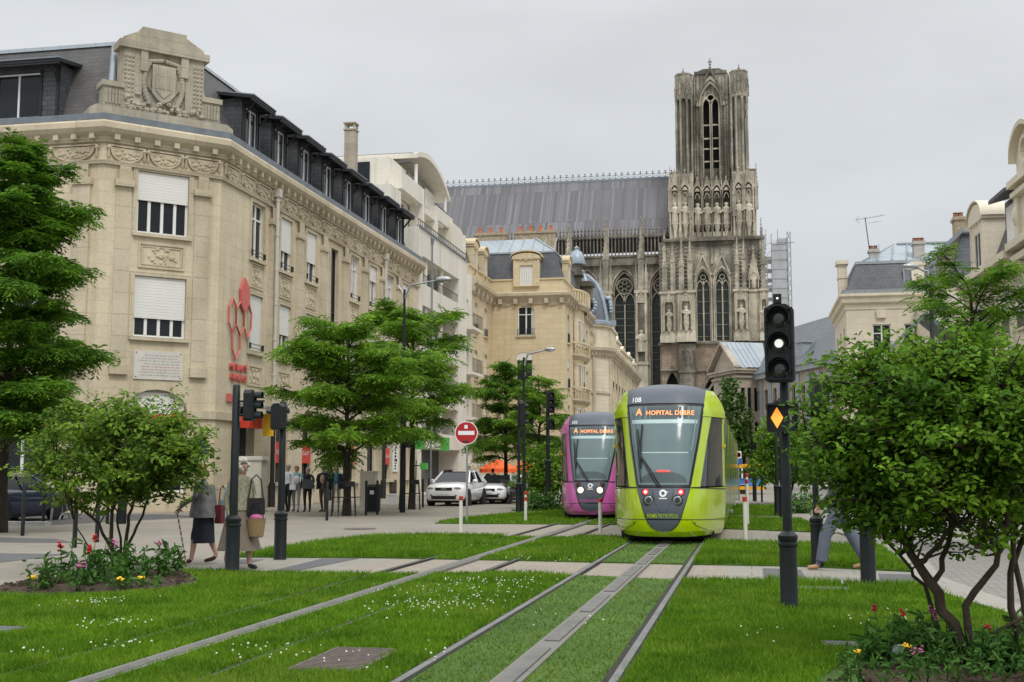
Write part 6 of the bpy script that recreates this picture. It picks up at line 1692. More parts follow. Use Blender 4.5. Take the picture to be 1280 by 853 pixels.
# near right signal with the amber diamond
x, y = G(987, 765); T = sig_thing('near black tram signal with white middle lamp and glowing amber diamond box', x, y)
base_post(T, x, y, 3.36, .052, .83, .095)
signal_head(T, x - .04, y - .12, 2.49, 3.33, .315, R(-6), (0, 1, 0))
m = MB(); m.box(x - .10, x - .01, y - .15, y - .05, 3.37, 3.47); m.box(x - .075, x - .035, y - .12, y - .08, 3.33, 3.37); cb = part('camera_box', m, 'street_black', T)
m = MB(); m.lathe([(.012, 0), (0, .004)], n=8); m2 = MB(Matrix.Translation((x - .055, y - .152, 3.42)) @ Matrix.Rotation(R(90), 4, 'X')); m2.lathe([(.013, 0), (.011, .005), (0, .006)], n=10); part('camera_lens', m2, 'lamp_white', cb)
Md = Matrix.Translation((x - .02, y - .12, 0)) @ Matrix.Rotation(R(-6), 4, 'Z')
m = MB(Md); m.lathe([(.05, 1.95), (.05, 2.26)], n=4); m = MB(Md); m.prism([(-.165, 1.97), (-.15, 1.945), (.15, 1.945), (.165, 1.97), (.165, 2.235), (.15, 2.255), (-.15, 2.255), (-.165, 2.235)], -.07, .07); m.box(-.165, .165, -.15, -.07, 2.235, 2.255); m.box(-.17, -.155, -.13, -.07, 1.96, 2.24); m.box(.155, .17, -.13, -.07, 1.96, 2.24)
db = part('diamond_box', m, 'street_black', T)
m = MB(Md); m.prism([(-.062, 1.985), (.005, 2.10), (-.062, 2.215), (-.129, 2.10)], -.078, -.071); part('amber_diamond', m, 'lamp_amber', db)
m = MB(Md); m.prism([(.075, 2.07), (.092, 2.07), (.108, 2.18), (.096, 2.205), (.071, 2.205), (.059, 2.18)], -.076, -.071); m.prism([(.084 + .018 * math.cos(k * .785), 2.03 + .018 * math.sin(k * .785)) for k in range(8)], -.076, -.071); part('exclamation_mark', m, 'grey_light', db)
m = MB()
for z in (2.6, 3.1, 2.1): m.box(x - .03, x + .03, y - .08, y + .01, z - .02, z + .02)
part('bracket', m, 'street_black', T)
# further signal poles
x, y = G(1022, 710); T = sig_thing('black pole with ribbed base just left of the walking man', x, y); base_post(T, x, y, 3.0, .05, .78, .095); signal_head(T, x + .12, y + .05, 2.2, 2.95, .26, R(180), (0, 0, 0))
x, y = G(1086, 737); T = sig_thing('black pole with ribbed base just right of the walking man', x, y); base_post(T, x, y, 2.7, .05, .82, .098); signal_head(T, x + .16, y, 1.9, 2.5, .26, R(150), (0, 0))
x, y = G(290, 717); T = sig_thing('black pole in front of the woman with the basket', x, y); base_post(T, x, y, 2.82, .062, .82, .105); signal_head(T, x + .2, y + .02, 2.27, 2.72, .20, R(95), (0, 0, 0), .12)
m = MB(); m.box(x + .04, x + .45, y - .02, y + .02, 2.55, 2.58); m.tube((x, y, 2.36), (x + .2, y, 2.36), .02, n=6); part('bracket', m, 'street_black', T)
x, y = G(350, 700); T = sig_thing('black pole with a back-turned signal head in front of the pedestrian group', x, y); base_post(T, x, y, 2.72, .062, .8, .105); signal_head(T, x - .03, y - .14, 2.22, 2.66, .22, R(165), (0, 0), .14)
m = MB(); m.tube((x - .1, y - .14, 2.52), (x - .24, y - .16, 2.54), .035, n=8); part('detector', m, 'street_black', T)
x, y = G(685, 637.5); T = sig_thing('black two-headed signal pole beside the magenta tram', x, y); base_post(T, x, y, 4.6, .075, 1.9, .11)
signal_head(T, x + .13, y - .1, 3.75, 4.55, .30, R(20), (0, 0, 0)); signal_head(T, x + .15, y - .1, 3.1, 3.5, .26, R(20), (0,))
x, y = G(648.5, 642); T = sig_thing('black signal pole left of the thin street lamp', x, y); base_post(T, x, y, 4.1, .055, 1.05, .11); signal_head(T, x + .12, y, 3.1, 3.95, .24, R(100), (0, 0, 0))
for u, v, lb_ in ((972, 645, 'dark signal pole behind the near signal, the left of two'), (978, 647, 'dark signal pole behind the near signal, the right of two')):
    x, y = G(u, v); T = sig_thing(lb_, x, y); base_post(T, x, y, 3.9, .055, 1.0, .1); signal_head(T, x + .0, y + .12, 3.0, 3.8, .26, R(170), (0, 0, 0))
x, y = G(943.5, 627); T = sig_thing('slim far signal with three dark lenses above the bus', x, y); base_post(T, x, y, 3.2, .05, 1.6, .10); signal_head(T, x, y - .1, 2.2, 3.05, .28, 0, (0, 0, 1))
x, y = G(952.5, 628); T = thing('pedestrian_signal', 'white framed pedestrian signal near the far bus', 'traffic light', (x, y, 0)); m = MB(); m.tube((x, y, 0), (x, y, 2.4), .045, n=8); part('pole', m, 'street_black', T); m = MB(); m.box(x - .15, x + .15, y - .12, y + .02, 2.1, 2.45); part('white_frame', m, 'sign_white', T); m = MB(); m.box(x - .11, x + .11, y - .14, y - .121, 2.14, 2.41); part('dark_face', m, 'street_black', T)
# street lamps
def lamp(label, x, y, h, arm, head, thick=.11, knee=None, small=False):
    T = thing('street_lamp', label, 'street lamp', (x, y, 0), 0, 'street lamps')
    m = MB(); m.lathe([(thick, 0), (thick, 4.2 if not small else 1.2), (.06, 4.25 if not small else 1.25), (.045, h)], (x, y, 0), 12); part('pole', m, 'street_black', T, 40)
    ax, ay, az = arm
    m = MB(); m.path([(x, y, h - .35), (x + ax * .18, y + ay * .18, h + (az - h) * .5), (x + ax * .45, y + ay * .45, az - .08), (x + ax, y + ay, az)], [.04, .038, .032, .028], 8); part('arm', m, 'galvanised', T, 40)
    d = Vector((ax, ay, 0)).normalized(); L = head
    Mh = Matrix.Translation((x + ax + d.x * L * .45, y + ay + d.y * L * .45, az)) @ Matrix.Rotation(math.atan2(d.y, d.x), 4, 'Z')
    m = MB(Mh); m.ball((0, 0, .02), (L * .55, L * .26, L * .20), 12, 8); part('lamp_head', m, 'galvanised', T, 60)
    m = MB(Mh); m.ball((L * .05, 0, -.03), (L * .4, L * .19, L * .13), 10, 6); part('lamp_glass', m, 'sign_white', T, 60)
    return T
x, y = G(503, 641); d_ = y * 1.07
h1 = PY(503, 362, y)[1]; a1 = PY(547, 352, y); T = lamp('tall street lamp with oval grey head rising behind the left locust trees', x, y, h1, (a1[0] - x, -.2, a1[1]), .62)
signal_head(T, x + .26, y - .1, PY(508, 560, y)[1], PY(508, 535, y)[1], .26, R(60), (0, 0, 0))
m = MB(); m.path([(x, y, h1 - .2), (x - .25, y + .05, h1 + .15)], .03, 6); part('stub_arm', m, 'galvanised', T)
x, y = G(655, 640); h2 = PY(655, 447, y)[1]; a2 = PY(683, 438.5, y); lamp('slender street lamp with long flat arm in front of the cream mansard house', x, y, h2, (a2[0] - x, -.2, a2[1]), .40, .075, small=True)
x, y = PY(1172, 600, 31)[0], 31.0; h3 = PY(1172, 342, 31)[1]; a3 = PY(1146, 336, 31); lamp('street lamp with oval head reaching left above the right locust tree', x, y, h3, (a3[0] - x, -.15, a3[1]), .42, .1)
# marker posts
def marker(u, v, top, label, bands=False):
    x, y = G(u, v); T = thing('marker_post', label, 'marker post', (x, y, 0), 0, 'white marker posts with red caps'); hh = top
    m = MB(); m.lathe([(.045, 0), (.042, hh - .1)], (x, y, 0), 10); part('post', m, 'post_white', T, 40)
    m = MB(); m.lathe([(.05, hh - .1), (.05, hh - .01), (.03, hh), (0, hh)], (x, y, 0), 10); part('red_cap', m, 'post_red', T, 40)
    if bands: m = MB(); m.lathe([(.047, hh - .28), (.047, hh - .17)], (x, y, 0), 10); part('red_band', m, 'post_red', T)
    m = MB(); m.box(x - .09, x + .09, y - .09, y + .09, 0, .03); part('foot', m, 'concrete', T)
marker(576, 669, .92, 'white post with red cap in front of the no-entry sign')
marker(750.5, 670, .88, 'white post with red cap between the two trams')
marker(932, 680, .98, 'white post with red cap just right of the green tram')
marker(657, 654, .92, 'white post with two red bands by the slender street lamp', True)
x_ = G(934.5, 659); marker(934.5, 659, 1.45, 'second white post with red bands behind the one right of the green tram', True)
# no-entry sign
x, y = G(583.5, 655); T = thing('no_entry_sign', 'round red no-entry sign with white bar on a grey pole', 'road sign', (x, y, 0)); zc = PY(583, 541.5, y)[1]; rs_ = .335
m = MB(); m.tube((x, y, 0), (x, y, zc + .2), .03, n=10); part('pole', m, 'galvanised', T, 40)
Ms = Matrix.Translation((x - .01, y - .06, zc)) @ Matrix.Rotation(R(90), 4, 'X') @ Matrix.Rotation(R(8), 4, 'Y')
m = MB(Ms); m.lathe([(rs_, -.015), (rs_, .012), (0, .012)], n=32); part('white_rim', m, 'sign_white', T)
m = MB(Ms); m.lathe([(rs_ * .93, .012), (rs_ * .93, .016), (0, .016)], n=32); part('red_disc', m, 'sign_red', T)
m = MB(Ms); m.box(-rs_ * .70, rs_ * .70, -rs_ * .17, rs_ * .17, .016, .021); part('white_bar', m, 'sign_white', T)
m = MB(Ms); m.box(-.055, .04, rs_ * .37, rs_ * .68, .016, .020); part('sticker', m, 'sign_white', T)
m = MB(Ms); m.box(-.10, .07, -rs_ * .82, -rs_ * .68, .016, .020); part('dark_sticker', m, 'text_black', T)
# 30-zone style sign far right
x, y = G(924, 626); T = thing('zone_sign', 'white zone sign with red ring over a blue square panel, right of the green tram', 'road sign', (x, y, 0)); z0, z1, z2 = PY(924, 581, y)[1], PY(924, 573.5, y)[1], PY(924, 564, y)[1]
m = MB(); m.tube((x, y, 0), (x, y, z2), .04, n=8); part('pole', m, 'galvanised', T)
m = MB(); m.box(x - .16, x + .16, y - .07, y - .05, z1 + .02, z2); part('white_panel', m, 'sign_white', T)
m = MB(Matrix.Translation((x, y - .071, (z1 + z2) / 2)) @ Matrix.Rotation(R(90), 4, 'X')); m.lathe([(.13, 0), (.13, .005), (.09, .005), (.09, 0)], n=18); part('red_ring', m, 'sign_red', T)
m = MB(); m.box(x - .17, x + .17, y - .07, y - .05, z0, z1); part('blue_panel', m, 'sign_blue', T)
m = MB(); m.prism([(x - .07, z0 + .08), (x - .02, z0 + .08), (x - .02, z0 + .3), (x + .07, z0 + .3), (x + .07, z0 + .34), (x - .07, z0 + .34)], y - .078, y - .071); part('white_mark', m, 'sign_white', T)
# slim black bollards
m0 = MB(); m0.lathe([(.045, 0), (.045, 1.15), (.03, 1.18), (0, 1.18)], n=10); bm = m0.mesh('bollard', 'street_black', 40)
BO = [(28, 670, 'second slim black bollard from the left edge, by the blue car'), (54, 656, 'slim black bollard in front of the crowd barrier'), (93, 685, 'slim black bollard beside the lowest stem of the left shrub'), (121, 678, 'slim black bollard behind the stems of the left shrub'), (134, 655, 'slim black bollard standing behind the left shrub crown'),
      (408.5, 651, 'slim black bollard in front of the floral-topped woman'), (457.5, 644.5, 'slim black bollard left of the litter bin'), (471.5, 643.5, 'slim black bollard right of the litter bin'), (528.5, 634.5, 'slim black bollard right of the second locust trunk'), (536, 630, 'slim black bollard nearest the white hatchback'), (1052, 655, 'slim black bollard far behind the walking man')]
for u, v, l_ in BO:
    x, y = G(u, v); o = ob('bollard', bm, None, (x, y, 0)); tag(o, l_, 'bollard', 'slim black bollards along the pavements')
x, y = G(152, 655); m = MB(); m.lathe([(.13, 0), (.13, 1.5), (.16, 1.52), (.16, 1.6), (0, 1.66)], (x, y, 0), 14); solo('pay_post', m, 'street_black', 'stout black post behind the left shrub stems', 'post', smooth=40)
m = MB(); x, y = G(63, 655); m.tube((x, y, 0), (x + .12, y, 1.3), .035, n=8); solo('leaning_post', m, 'galvanised', 'thin leaning grey post by the crowd barrier', 'post', smooth=40)
# crowd barrier
x, y = G(88, 650); x2 = x - 2.9; T = thing('crowd_barrier', 'galvanised crowd barrier standing behind the left shrub', 'barrier', ((x + x2) / 2, y, 0))
m = MB(); m.path([(x2, y, .2), (x2, y, 1.02), (x2 + .06, y, 1.08), (x - .06, y, 1.08), (x, y, 1.02), (x, y, .2), (x2, y, .2)], .02, 6)
part('frame', m, 'galvanised', T)
m = MB()
for k in range(1, 20): xx = x2 + 2.9 * k / 20; m.tube((xx, y, .2), (xx, y, 1.08), .009, n=4)
part('bars', m, 'galvanised', T)
for xx in (x2 + .3, x - .2): m = MB(); m.path([(xx, y - .3, 0), (xx, y - .22, .14), (xx, y, .2), (xx, y + .22, .14), (xx, y + .3, 0)], .022, 6); part('foot', m, 'galvanised', T)
# cabinets, bin, boxes
x, y = G(312, 640); T = thing('utility_cabinet', 'tall cream stone-coloured cabinet with a projecting cap against the corner building', 'cabinet', (x, y, 0))
m = MB(); m.box(x - .42, x + .42, y, y + .5, 0.06, 1.9); part('body', m, 'cabinet_cream', T); m = MB(); m.box(x - .5, x + .5, y - .06, y + .56, 1.9, 2.0); m.box(x - .46, x + .46, y - .03, y + .53, 2.0, 2.05); part('cap', m, 'cabinet_cream', T); m = MB(); m.box(x - .46, x + .46, y - .04, y + .54, 0, .06); part('plinth', m, 'concrete', T); m = MB(); m.box(x - .36, x + .36, y - .012, y - .002, .2, 1.75); m.ball((x + .28, y - .02, 1), .03, 6, 4); part('door', m, 'cabinet_cream', T)
x, y = G(459, 634); T = thing('louvred_cabinet', 'cream louvred street cabinet behind the litter bin', 'cabinet', (x, y, 0))
m = MB(); m.box(x - .33, x + .33, y, y + .4, 0.05, 1.42); part('body', m, 'cabinet_cream', T); m = MB(); m.box(x - .37, x + .37, y - .04, y + .44, 1.42, 1.5); part('cap', m, 'cabinet_cream', T); m = MB()
for k in range(6):
    for s in (-1, 1): m.box(x + s * .16 - .11, x + s * .16 + .11, y - .02, y - .002, .55 + k * .13, .60 + k * .13)
part('louvre', m, 'downpipe', T)
x, y = G(466.5, 641); T = thing('litter_bin', 'dark green-black litter bin with a white notice between two bollards', 'bin', (x, y, 0))
m = MB(); m.frustum(x, y, .03, .85, .2, .18, .23, .2); part('body', m, 'street_black', T); m = MB(); m.prism_x([(y - .21, .85), (y + .21, .85), (y + .21, 1.02), (y - .21, .93)], x - .24, x + .24); part('lid', m, 'street_black', T); m = MB(); m.box(x - .07, x + .08, y - .215, y - .20, .66, .8); part('notice', m, 'sign_white', T)
x, y = G(489, 631); m = MB(); m.box(x - .2, x + .2, y, y + .3, 0, .42); m.box(x - .22, x + .22, y - .02, y + .32, .42, .48); m.tube((x + .22, y, .1), (x + .22, y, .46), .02, n=6); solo('white_box', m, 'sign_white', 'small white box on the pavement beside the brown panel', 'box')
y0, z1 = PX(488, 600, C2[0] + .06); y1 = PX(496, 600, C2[0] + .06)[0]; m = MB(); m.box(C2[0] + .0, C2[0] + .06, y0, y1, .1, z1); m.box(C2[0] + .06, C2[0] + .09, y0 + .1, y1 - .1, .3, z1 - .2); solo('brown_panel', m, 'bark', 'brown wooden panel against the corner building wall by the white box', 'panel')
y0, z1 = PX(491.5, 556, C2[0] + .06); y1, z0 = PX(498, 590, C2[0] + .06); T = thing('wall_banner', 'narrow white vertical banner with dark marks on the far end of the corner building', 'banner', (C2[0], (y0 + y1) / 2, z0)); m = MB(); m.box(C2[0] + .02, C2[0] + .06, y0, y1, z0, z1); part('panel', m, 'sign_white', T); m = MB(); r5 = random.Random(4); z = z0 + .15
while z < z1 - .2: h = r5.uniform(.05, .16); m.box(C2[0] + .061, C2[0] + .07, (y0 + y1) / 2 - .25, (y0 + y1) / 2 + r5.uniform(.0, .3), z, z + h); z += h + .07
part('marks', m, 'text_black', T)
for k, (u0_, v0_, u1_, v1_, l_) in enumerate(((523, 544, 530, 562, 'large green hanging shop sign on the white block, left of two'), (556, 547, 561, 564, 'green hanging shop sign on the white block, right of two'), (531, 579, 534, 587, 'small green plate low on the white block shopfront'))):
    a, b = PX(u0_, v0_, -19.2), PX(u1_, v1_, -19.2); T = thing('shop_sign', l_, 'sign', (-19.5, a[0], b[1])); m = MB(); m.box(-19.5, -19.15, a[0], a[0] + max(.5, b[0] - a[0]), b[1], a[1]); part('panel', m, 'shop_green', T); m = MB(); m.box(-19.9, -19.5, a[0] + .1, a[0] + .16, b[1] + .2, b[1] + .26); part('bracket', m, 'dark_iron', T)

# ================================================================ VEHICLES
def wheel(T, x, y, z, r, s, w=.2):
    M = Matrix.Translation((x, y, z)) @ Matrix.Rotation(R(90) * s, 4, 'Y')
    m = MB(M); m.lathe([(r * .62, -w / 2), (r * .9, -w / 2), (r, -w * .35), (r, w * .35), (r * .9, w / 2), (r * .62, w / 2)], n=20); tw = ob('wheel', m.mesh('wheel', 'tyre', 40), T)
    m = MB(M); m.lathe([(r * .64, w * .40), (r * .60, w * .42), (r * .55, w * .25)], n=18); m.lathe([(r * .15, w * .42), (0, w * .44)], n=8)
    for k in range(5):
        a = k * 2 * math.pi / 5; m.add([(r * .1 * math.cos(a + q), r * .1 * math.sin(a + q), w * .42) for q in (-1, 1)] + [(r * .6 * math.cos(a + q), r * .6 * math.sin(a + q), w * .36) for q in (.18, -.18)], [(0, 1, 2, 3)])
    ob('rim', m.mesh('rim', 'rim', 40), tw); return tw
def car(label, body, loc, rz, L=4.1, W=1.77, H=1.57, belt=.98, hood=.95, plate='sign_white', suv=True, rear_lights=True, cat='car', lamps=True):
    """front looks to -Y; origin under the middle"""
    T = thing('parked_car', label, cat, (0, 0, 0), 0, 'parked cars')
    w = W / 2; zb = .22; f, b = -L / 2, L / 2
    st = [(f, .30, hood - .26, w * .78), (f + .08, .24, hood - .12, w * .92), (f + .45, zb, hood - .02, w * .985), (f + 1.0, zb, hood + .04, w), (f + 1.45, zb, belt + .02, w), (b - 1.0, zb, belt + .05, w), (b - .3, zb, belt + .04, w * .98), (b - .06, .28, belt - .04, w * .9), (b, .34, belt - .16, w * .82)]
    m = MB(); vs = []
    def sec(y, z0, z1, ww): 
        h = z1 - z0; return [(-ww * .86, y, z0), (-ww * .99, y, z0 + h * .2), (-ww, y, z0 + h * .55), (-ww * .965, y, z1 - h * .12), (-ww * .86, y, z1 - .01), (-ww * .4, y, z1 + .03), (ww * .4, y, z1 + .03), (ww * .86, y, z1 - .01), (ww * .965, y, z1 - h * .12), (ww, y, z0 + h * .55), (ww * .99, y, z0 + h * .2), (ww * .86, y, z0)]
    for s_ in st: vs += sec(*s_)
    n = 12; fs = [(i * n + k, i * n + (k + 1) % n, (i + 1) * n + (k + 1) % n, (i + 1) * n + k) for i in range(len(st) - 1) for k in range(n)] + [tuple(range(n - 1, -1, -1)), tuple(range(len(vs) - n, len(vs)))]
    m.add(vs, fs); ob('body', m.mesh('body', body, 50), T)
    # cabin: four pillars' worth of taper, roof
    c0, c1, c2, c3 = f + 1.05, f + 1.85, b - .95, b - .12
    rw, bw = w * .70, w * .93; zt = H
    base = [(-bw, c0), (bw, c0), (bw * .95, c3), (-bw * .95, c3)]; topq = [(-rw, c1), (rw, c1), (rw * .95, c2), (-rw * .95, c2)]
    B_ = [Vector((p[0], p[1], belt)) for p in base]; Tq = [Vector((p[0], p[1], zt - .10)) for p in topq]
    m = MB()
    rt = [(-rw * 1.03, c1 - .10, zt - .12), (-rw * .8, c1, zt - .015), (rw * .8, c1, zt - .015), (rw * 1.03, c1 - .10, zt - .12)]; rb_ = [(-rw, c2 + .06, zt - .07), (-rw * .8, c2, zt - .02), (rw * .8, c2, zt - .02), (rw, c2 + .06, zt - .07)]
    mid = [(-rw * 1.06, (c1 + c2) / 2, zt - .13), (-rw * .8, (c1 + c2) / 2, zt), (rw * .8, (c1 + c2) / 2, zt), (rw * 1.06, (c1 + c2) / 2, zt - .13)]
    m.add(rt + mid + rb_, [(i + 4 * j, i + 1 + 4 * j, i + 5 + 4 * j, i + 4 + 4 * j) for j in range(2) for i in range(3)])
    for i in range(4): m.tube(B_[i], Tq[i], .05, .04, 6)
    for x in (-1, 1):
        for yy, yt in (((c0 + c3) / 2 - .1, (c1 + c2) / 2),): m.tube((x * bw, yy, belt), (x * rw, yt, zt - .06), .035, n=5)
        if suv: m.add([(x * bw, c3 - .75, belt), (x * bw * .97, c3, belt), (x * rw, c2 + .04, zt - .06), (x * rw * 1.01, c2 - .25, zt - .06)], [(0, 1, 2, 3)])
    ob('roof', m.mesh('roof', body, 50), T)
    m = MB(); ins = lambda a, b_, t: a + (b_ - a) * t
    for i, j in ((0, 1), (1, 2), (2, 3), (3, 0)): m.add([tuple(B_[i]), tuple(B_[j]), tuple(Tq[j]), tuple(Tq[i])], [(0, 1, 2, 3)])
    ob('windows', m.mesh('windows', 'glass', 0), T)
    for s in (-1, 1):
        for yy in (f + .82, b - .78):
            q = MB(Matrix.Translation((s * (w - .06), yy, .34)) @ Matrix.Rotation(R(90) * s, 4, 'Y')); q.lathe([(.40, -.10), (.40, .068), (.30, .07)], n=18); ob('wheel_arch', q.mesh('wheel_arch', 'tram_black'), T)
            wheel(T, s * (w - .08), yy, .33, .325, s)
        q = MB(); q.ball((s * (w + .08), f + 1.5, belt + .08), (.12, .08, .08), 8, 6); q.box(s * w - .05, s * w + .05, f + 1.48, f + 1.53, belt, belt + .05); ob('mirror', q.mesh('mirror', body, 50), T)
        q = MB(); q.ball((s * w * .66, f + .10, hood - .20), (w * .23, .10, .075), 10, 6); ob('headlight', q.mesh('headlight', 'lens_clear', 60), T)
        q = MB(); q.ball((s * w * .78, b - .05, belt - .12), (.12, .08, .12), 8, 6); ob('tail_light', q.mesh('tail_light', 'sign_red', 60), T)
        q = MB(); q.ball((s * w * .62, f + .03, .46), (.09, .05, .07), 8, 6); ob('fog_lamp', q.mesh('fog_lamp', 'lens_clear', 60), T)
    q = MB(); q.box(-w * .42, w * .42, f - .015, f + .05, hood - .28, hood - .16); q.box(-w * .62, w * .62, f - .01, f + .05, .30, .44); ob('grille', q.mesh('grille', 'tram_black'), T)
    q = MB(); q.box(-.12, .12, f - .03, f - .016, hood - .25, hood - .19); ob('badge', q.mesh('badge', 'rim'), T)
    q = MB(); q.box(-.26, .26, f - .025, f - .0, .50, .61); ob('number_plate', q.mesh('number_plate', plate), T)
    q = MB(); q.box(-.26, .26, b - .0, b + .02, .62, .74); ob('number_plate', q.mesh('number_plate', plate), T)
    q = MB(); q.box(-w * .8, w * .8, b - .05, b + .012, .34, .5); ob('rear_bumper', q.mesh('rear_bumper', 'tram_black'), T)
    q = MB(); q.box(-w * .85, w * .85, f + .3, b - .3, .14, .24); ob('underbody', q.mesh('underbody', 'underframe'), T)
    T.location = loc; T.rotation_euler = (0, 0, rz); return T
x, y = G(562, 633.5); car('white crossover car facing us, parked beside the no-entry sign', 'car_white', (x - .25, y + 2.4, 0), R(-3))
x, y = G(608, 631); car('white coupe parked behind the white crossover', 'car_white', (x + .0, y + 3.0, 0), R(-4), 4.5, 1.8, 1.40, .90, .86, suv=False)
car('dark blue car seen from behind with a yellow plate at the left edge', 'car_blue', (-22.0, 32.9, 0), R(177), 4.2, 1.72, 1.45, .95, .92, 'plate_yellow')
car('dark car parked on the right road, nearer of two behind the right shrub', 'car_dark', (8.6, 33, 0), R(178)); car('dark blue car parked further up the right road', 'car_blue', (9.2, 45, 0), R(180))
# motorcycle
x, y = G(637, 631); T = thing('motorcycle', 'grey and white motorcycle parked beside the white coupe', 'motorcycle', (0, 0, 0))
for yy, n_ in ((-.72, 'front'), (.70, 'rear')):
    q = MB(Matrix.Translation((0, yy, .33)) @ Matrix.Rotation(R(90), 4, 'Y')); q.lathe([(.24, -.05), (.31, -.06), (.33, 0), (.31, .06), (.24, .05)], n=20); wv = ob('wheel', q.mesh('wheel', 'tyre', 40), T); q = MB(q.M); q.lathe([(.25, -.03), (.25, .03), (.22, .03), (.22, -.03)], n=18)
    for k in range(6): a = k * 1.047; q.tube((0, 0, 0), (.24 * math.cos(a), .24 * math.sin(a), 0), .014, n=4)
    ob('rim', q.mesh('rim', 'sign_white', 40), wv)
q = MB(); q.path([(0, -.55, .82), (0, -.25, .98), (0, .1, .9), (0, .35, .84)], [.10, .19, .18, .10], 10); ob('tank', q.mesh('tank', 'grey_light', 50), T)
q = MB(); q.path([(0, .15, .87), (0, .5, .9), (0, .95, 1.0)], [.12, .15, .06], 8); ob('seat', q.mesh('seat', 'tram_black', 50), T)
q = MB(); q.ball((0, -.0, .55), (.17, .34, .24), 10, 8); q.tube((.12, .1, .35), (.15, .9, .45), .05, n=8); ob('engine', q.mesh('engine', 'car_dark', 50), T)
q = MB()
for s in (-1, 1): q.tube((s * .09, -.72, .33), (s * .08, -.42, 1.05), .03, n=6); q.path([(s * .05, -.42, 1.05), (s * .3, -.38, 1.12), (s * .40, -.25, 1.1)], .018, 6)
ob('fork', q.mesh('fork', 'galvanised', 40), T); q = MB(); q.ball((0, -.62, .98), (.14, .14, .15), 10, 8); q.add([(-.16, -.6, 1.05), (.16, -.6, 1.05), (.12, -.42, 1.35), (-.12, -.42, 1.35)], [(0, 1, 2, 3)]); ob('fairing', q.mesh('fairing', 'sign_white', 50), T)
q = MB(); q.tube((-.1, .05, .3), (-.3, .05, 0), .02, n=5); ob('stand', q.mesh('stand', 'dark_iron'), T)
T.location = (x, y + .6, 0); T.rotation_euler = (R(6), 0, R(48))
# bus crossing far right
T = thing('small_bus', 'low yellow and blue shuttle bus crossing the street beyond the green tram', 'bus', (0, 0, 0)); hB = 1.92
m = MB(); m.prism([(-6, .3), (1.75, .3), (2.0, .55), (2.0, 1.45), (1.8, hB - .05), (-6, hB - .05)], 0, 2.1); ob('body', m.mesh('body', 'bus_blue'), T)
m = MB(); m.prism([(-6.02, hB - .24), (1.86, hB - .24), (1.78, hB), (-6.02, hB)], -.04, 2.14); ob('roof_band', m.mesh('roof_band', 'bus_yellow'), T)
m = MB(); m.box(-6.02, 1.95, -.05, 2.15, .28, .5); ob('skirt', m.mesh('skirt', 'bus_yellow'), T)
m = MB(); m.box(-5.9, 1.75, -.03, 2.13, 1.02, 1.62); ob('window_band', m.mesh('window_band', 'glass'), T)
m = MB()
for k in range(5): m.box(-5.9 + k * 1.6, -5.8 + k * 1.6, -.045, -.03, 1.0, 1.65)
for k in range(14): a = rnd.uniform(-5.8, 1.4); m.box(a, a + rnd.uniform(.1, .5), -.022, -.005, .55, rnd.uniform(.62, .98))
ob('white_panel', m.mesh('white_panel', 'sign_white'), T)
m = MB(); m.box(1.62, 1.84, -.06, .05, hB - .22, hB - .02); ob('amber_light', m.mesh('amber_light', 'lamp_amber'), T)
for xx in (-4.5, .6): m = MB(Matrix.Translation((xx, .1, .32)) @ Matrix.Rotation(R(90), 4, 'X')); m.lathe([(.2, -.1), (.32, -.1), (.32, .12), (.2, .13), (0, .13)], n=16); ob('wheel', m.mesh('wheel', 'tyre', 40), T)
x, y = G(957, 618); T.location = (x - 2.0, y, 0)
# parasols over the café terrace
for k, (u, w_, l_) in enumerate(((623, 1.3, 'orange parasol above the white coupe, left of two'), (656, .95, 'orange parasol behind the slender street lamp, right of two'))):
    yy = 80.0 + 2 * k; x, z1 = PY(u, 574, yy); T = thing('parasol', l_, 'parasol', (x, yy, 0), 0, 'orange parasols of the terrace')
    m = MB(); n = 8; z0 = PY(u, 590, yy)[1]
    m.add([(x, yy, z1)] + [(x + w_ * math.cos(a), yy + w_ * math.sin(a), z0 + .18 + .06 * (i % 2)) for i, a in enumerate(2 * math.pi * q / 16 for q in range(16))] + [(x + w_ * math.cos(a), yy + w_ * math.sin(a), z0 - .05) for a in (2 * math.pi * q / 16 for q in range(16))], [(0, i + 1, (i + 1) % 16 + 1) for i in range(16)] + [(i + 1, (i + 1) % 16 + 1, (i + 1) % 16 + 17, i + 17) for i in range(16)])
    part('canopy', m, 'parasol_orange', T); m = MB(); m.tube((x, yy, 0), (x, yy, z1 + .1), .035, n=8); part('pole', m, 'sign_white', T); m = MB(); m.lathe([(.3, 0), (.3, .1), (.05, .14)], (x, yy, 0), 12); part('foot', m, 'concrete', T)
    for s in (-.9, .9):
        tb = thing('cafe_table', ('round dark café table under the left orange parasol, ' if not k else 'round dark café table under the right orange parasol, ') + ('left one' if s < 0 else 'right one'), 'table', (x + s, yy - .6, 0), 0, 'café tables'); m = MB(); m.lathe([(.35, .72), (.35, .75), (0, .75)], (x + s, yy - .6, 0), 14); part('tabletop', m, 'street_black', tb); m = MB(); m.tube((x + s, yy - .6, 0), (x + s, yy - .6, .72), .03, n=6); m.lathe([(.22, 0), (.2, .03), (0, .04)], (x + s, yy - .6, 0), 10); part('stem', m, 'street_black', tb)
m = MB(); xa, xb = PY(612, 600, 84)[0], PY(690, 600, 84)[0]
n = 26
for k in range(n + 1): xx = xa + (xb - xa) * k / n; m.box(xx - .02, xx + .02, 83.9, 84, 0, 1.1)
T = thing('terrace_screen', 'dark railing screen along the terrace behind the parasols', 'railing', ((xa + xb) / 2, 84, 0)); part('bars', m, 'street_black', T); m = MB(); m.box(xa, xb, 83.88, 84.02, 1.1, 1.16); m.box(xa, xb, 83.93, 83.97, .1, .9); part('panel', m, 'street_black', T)
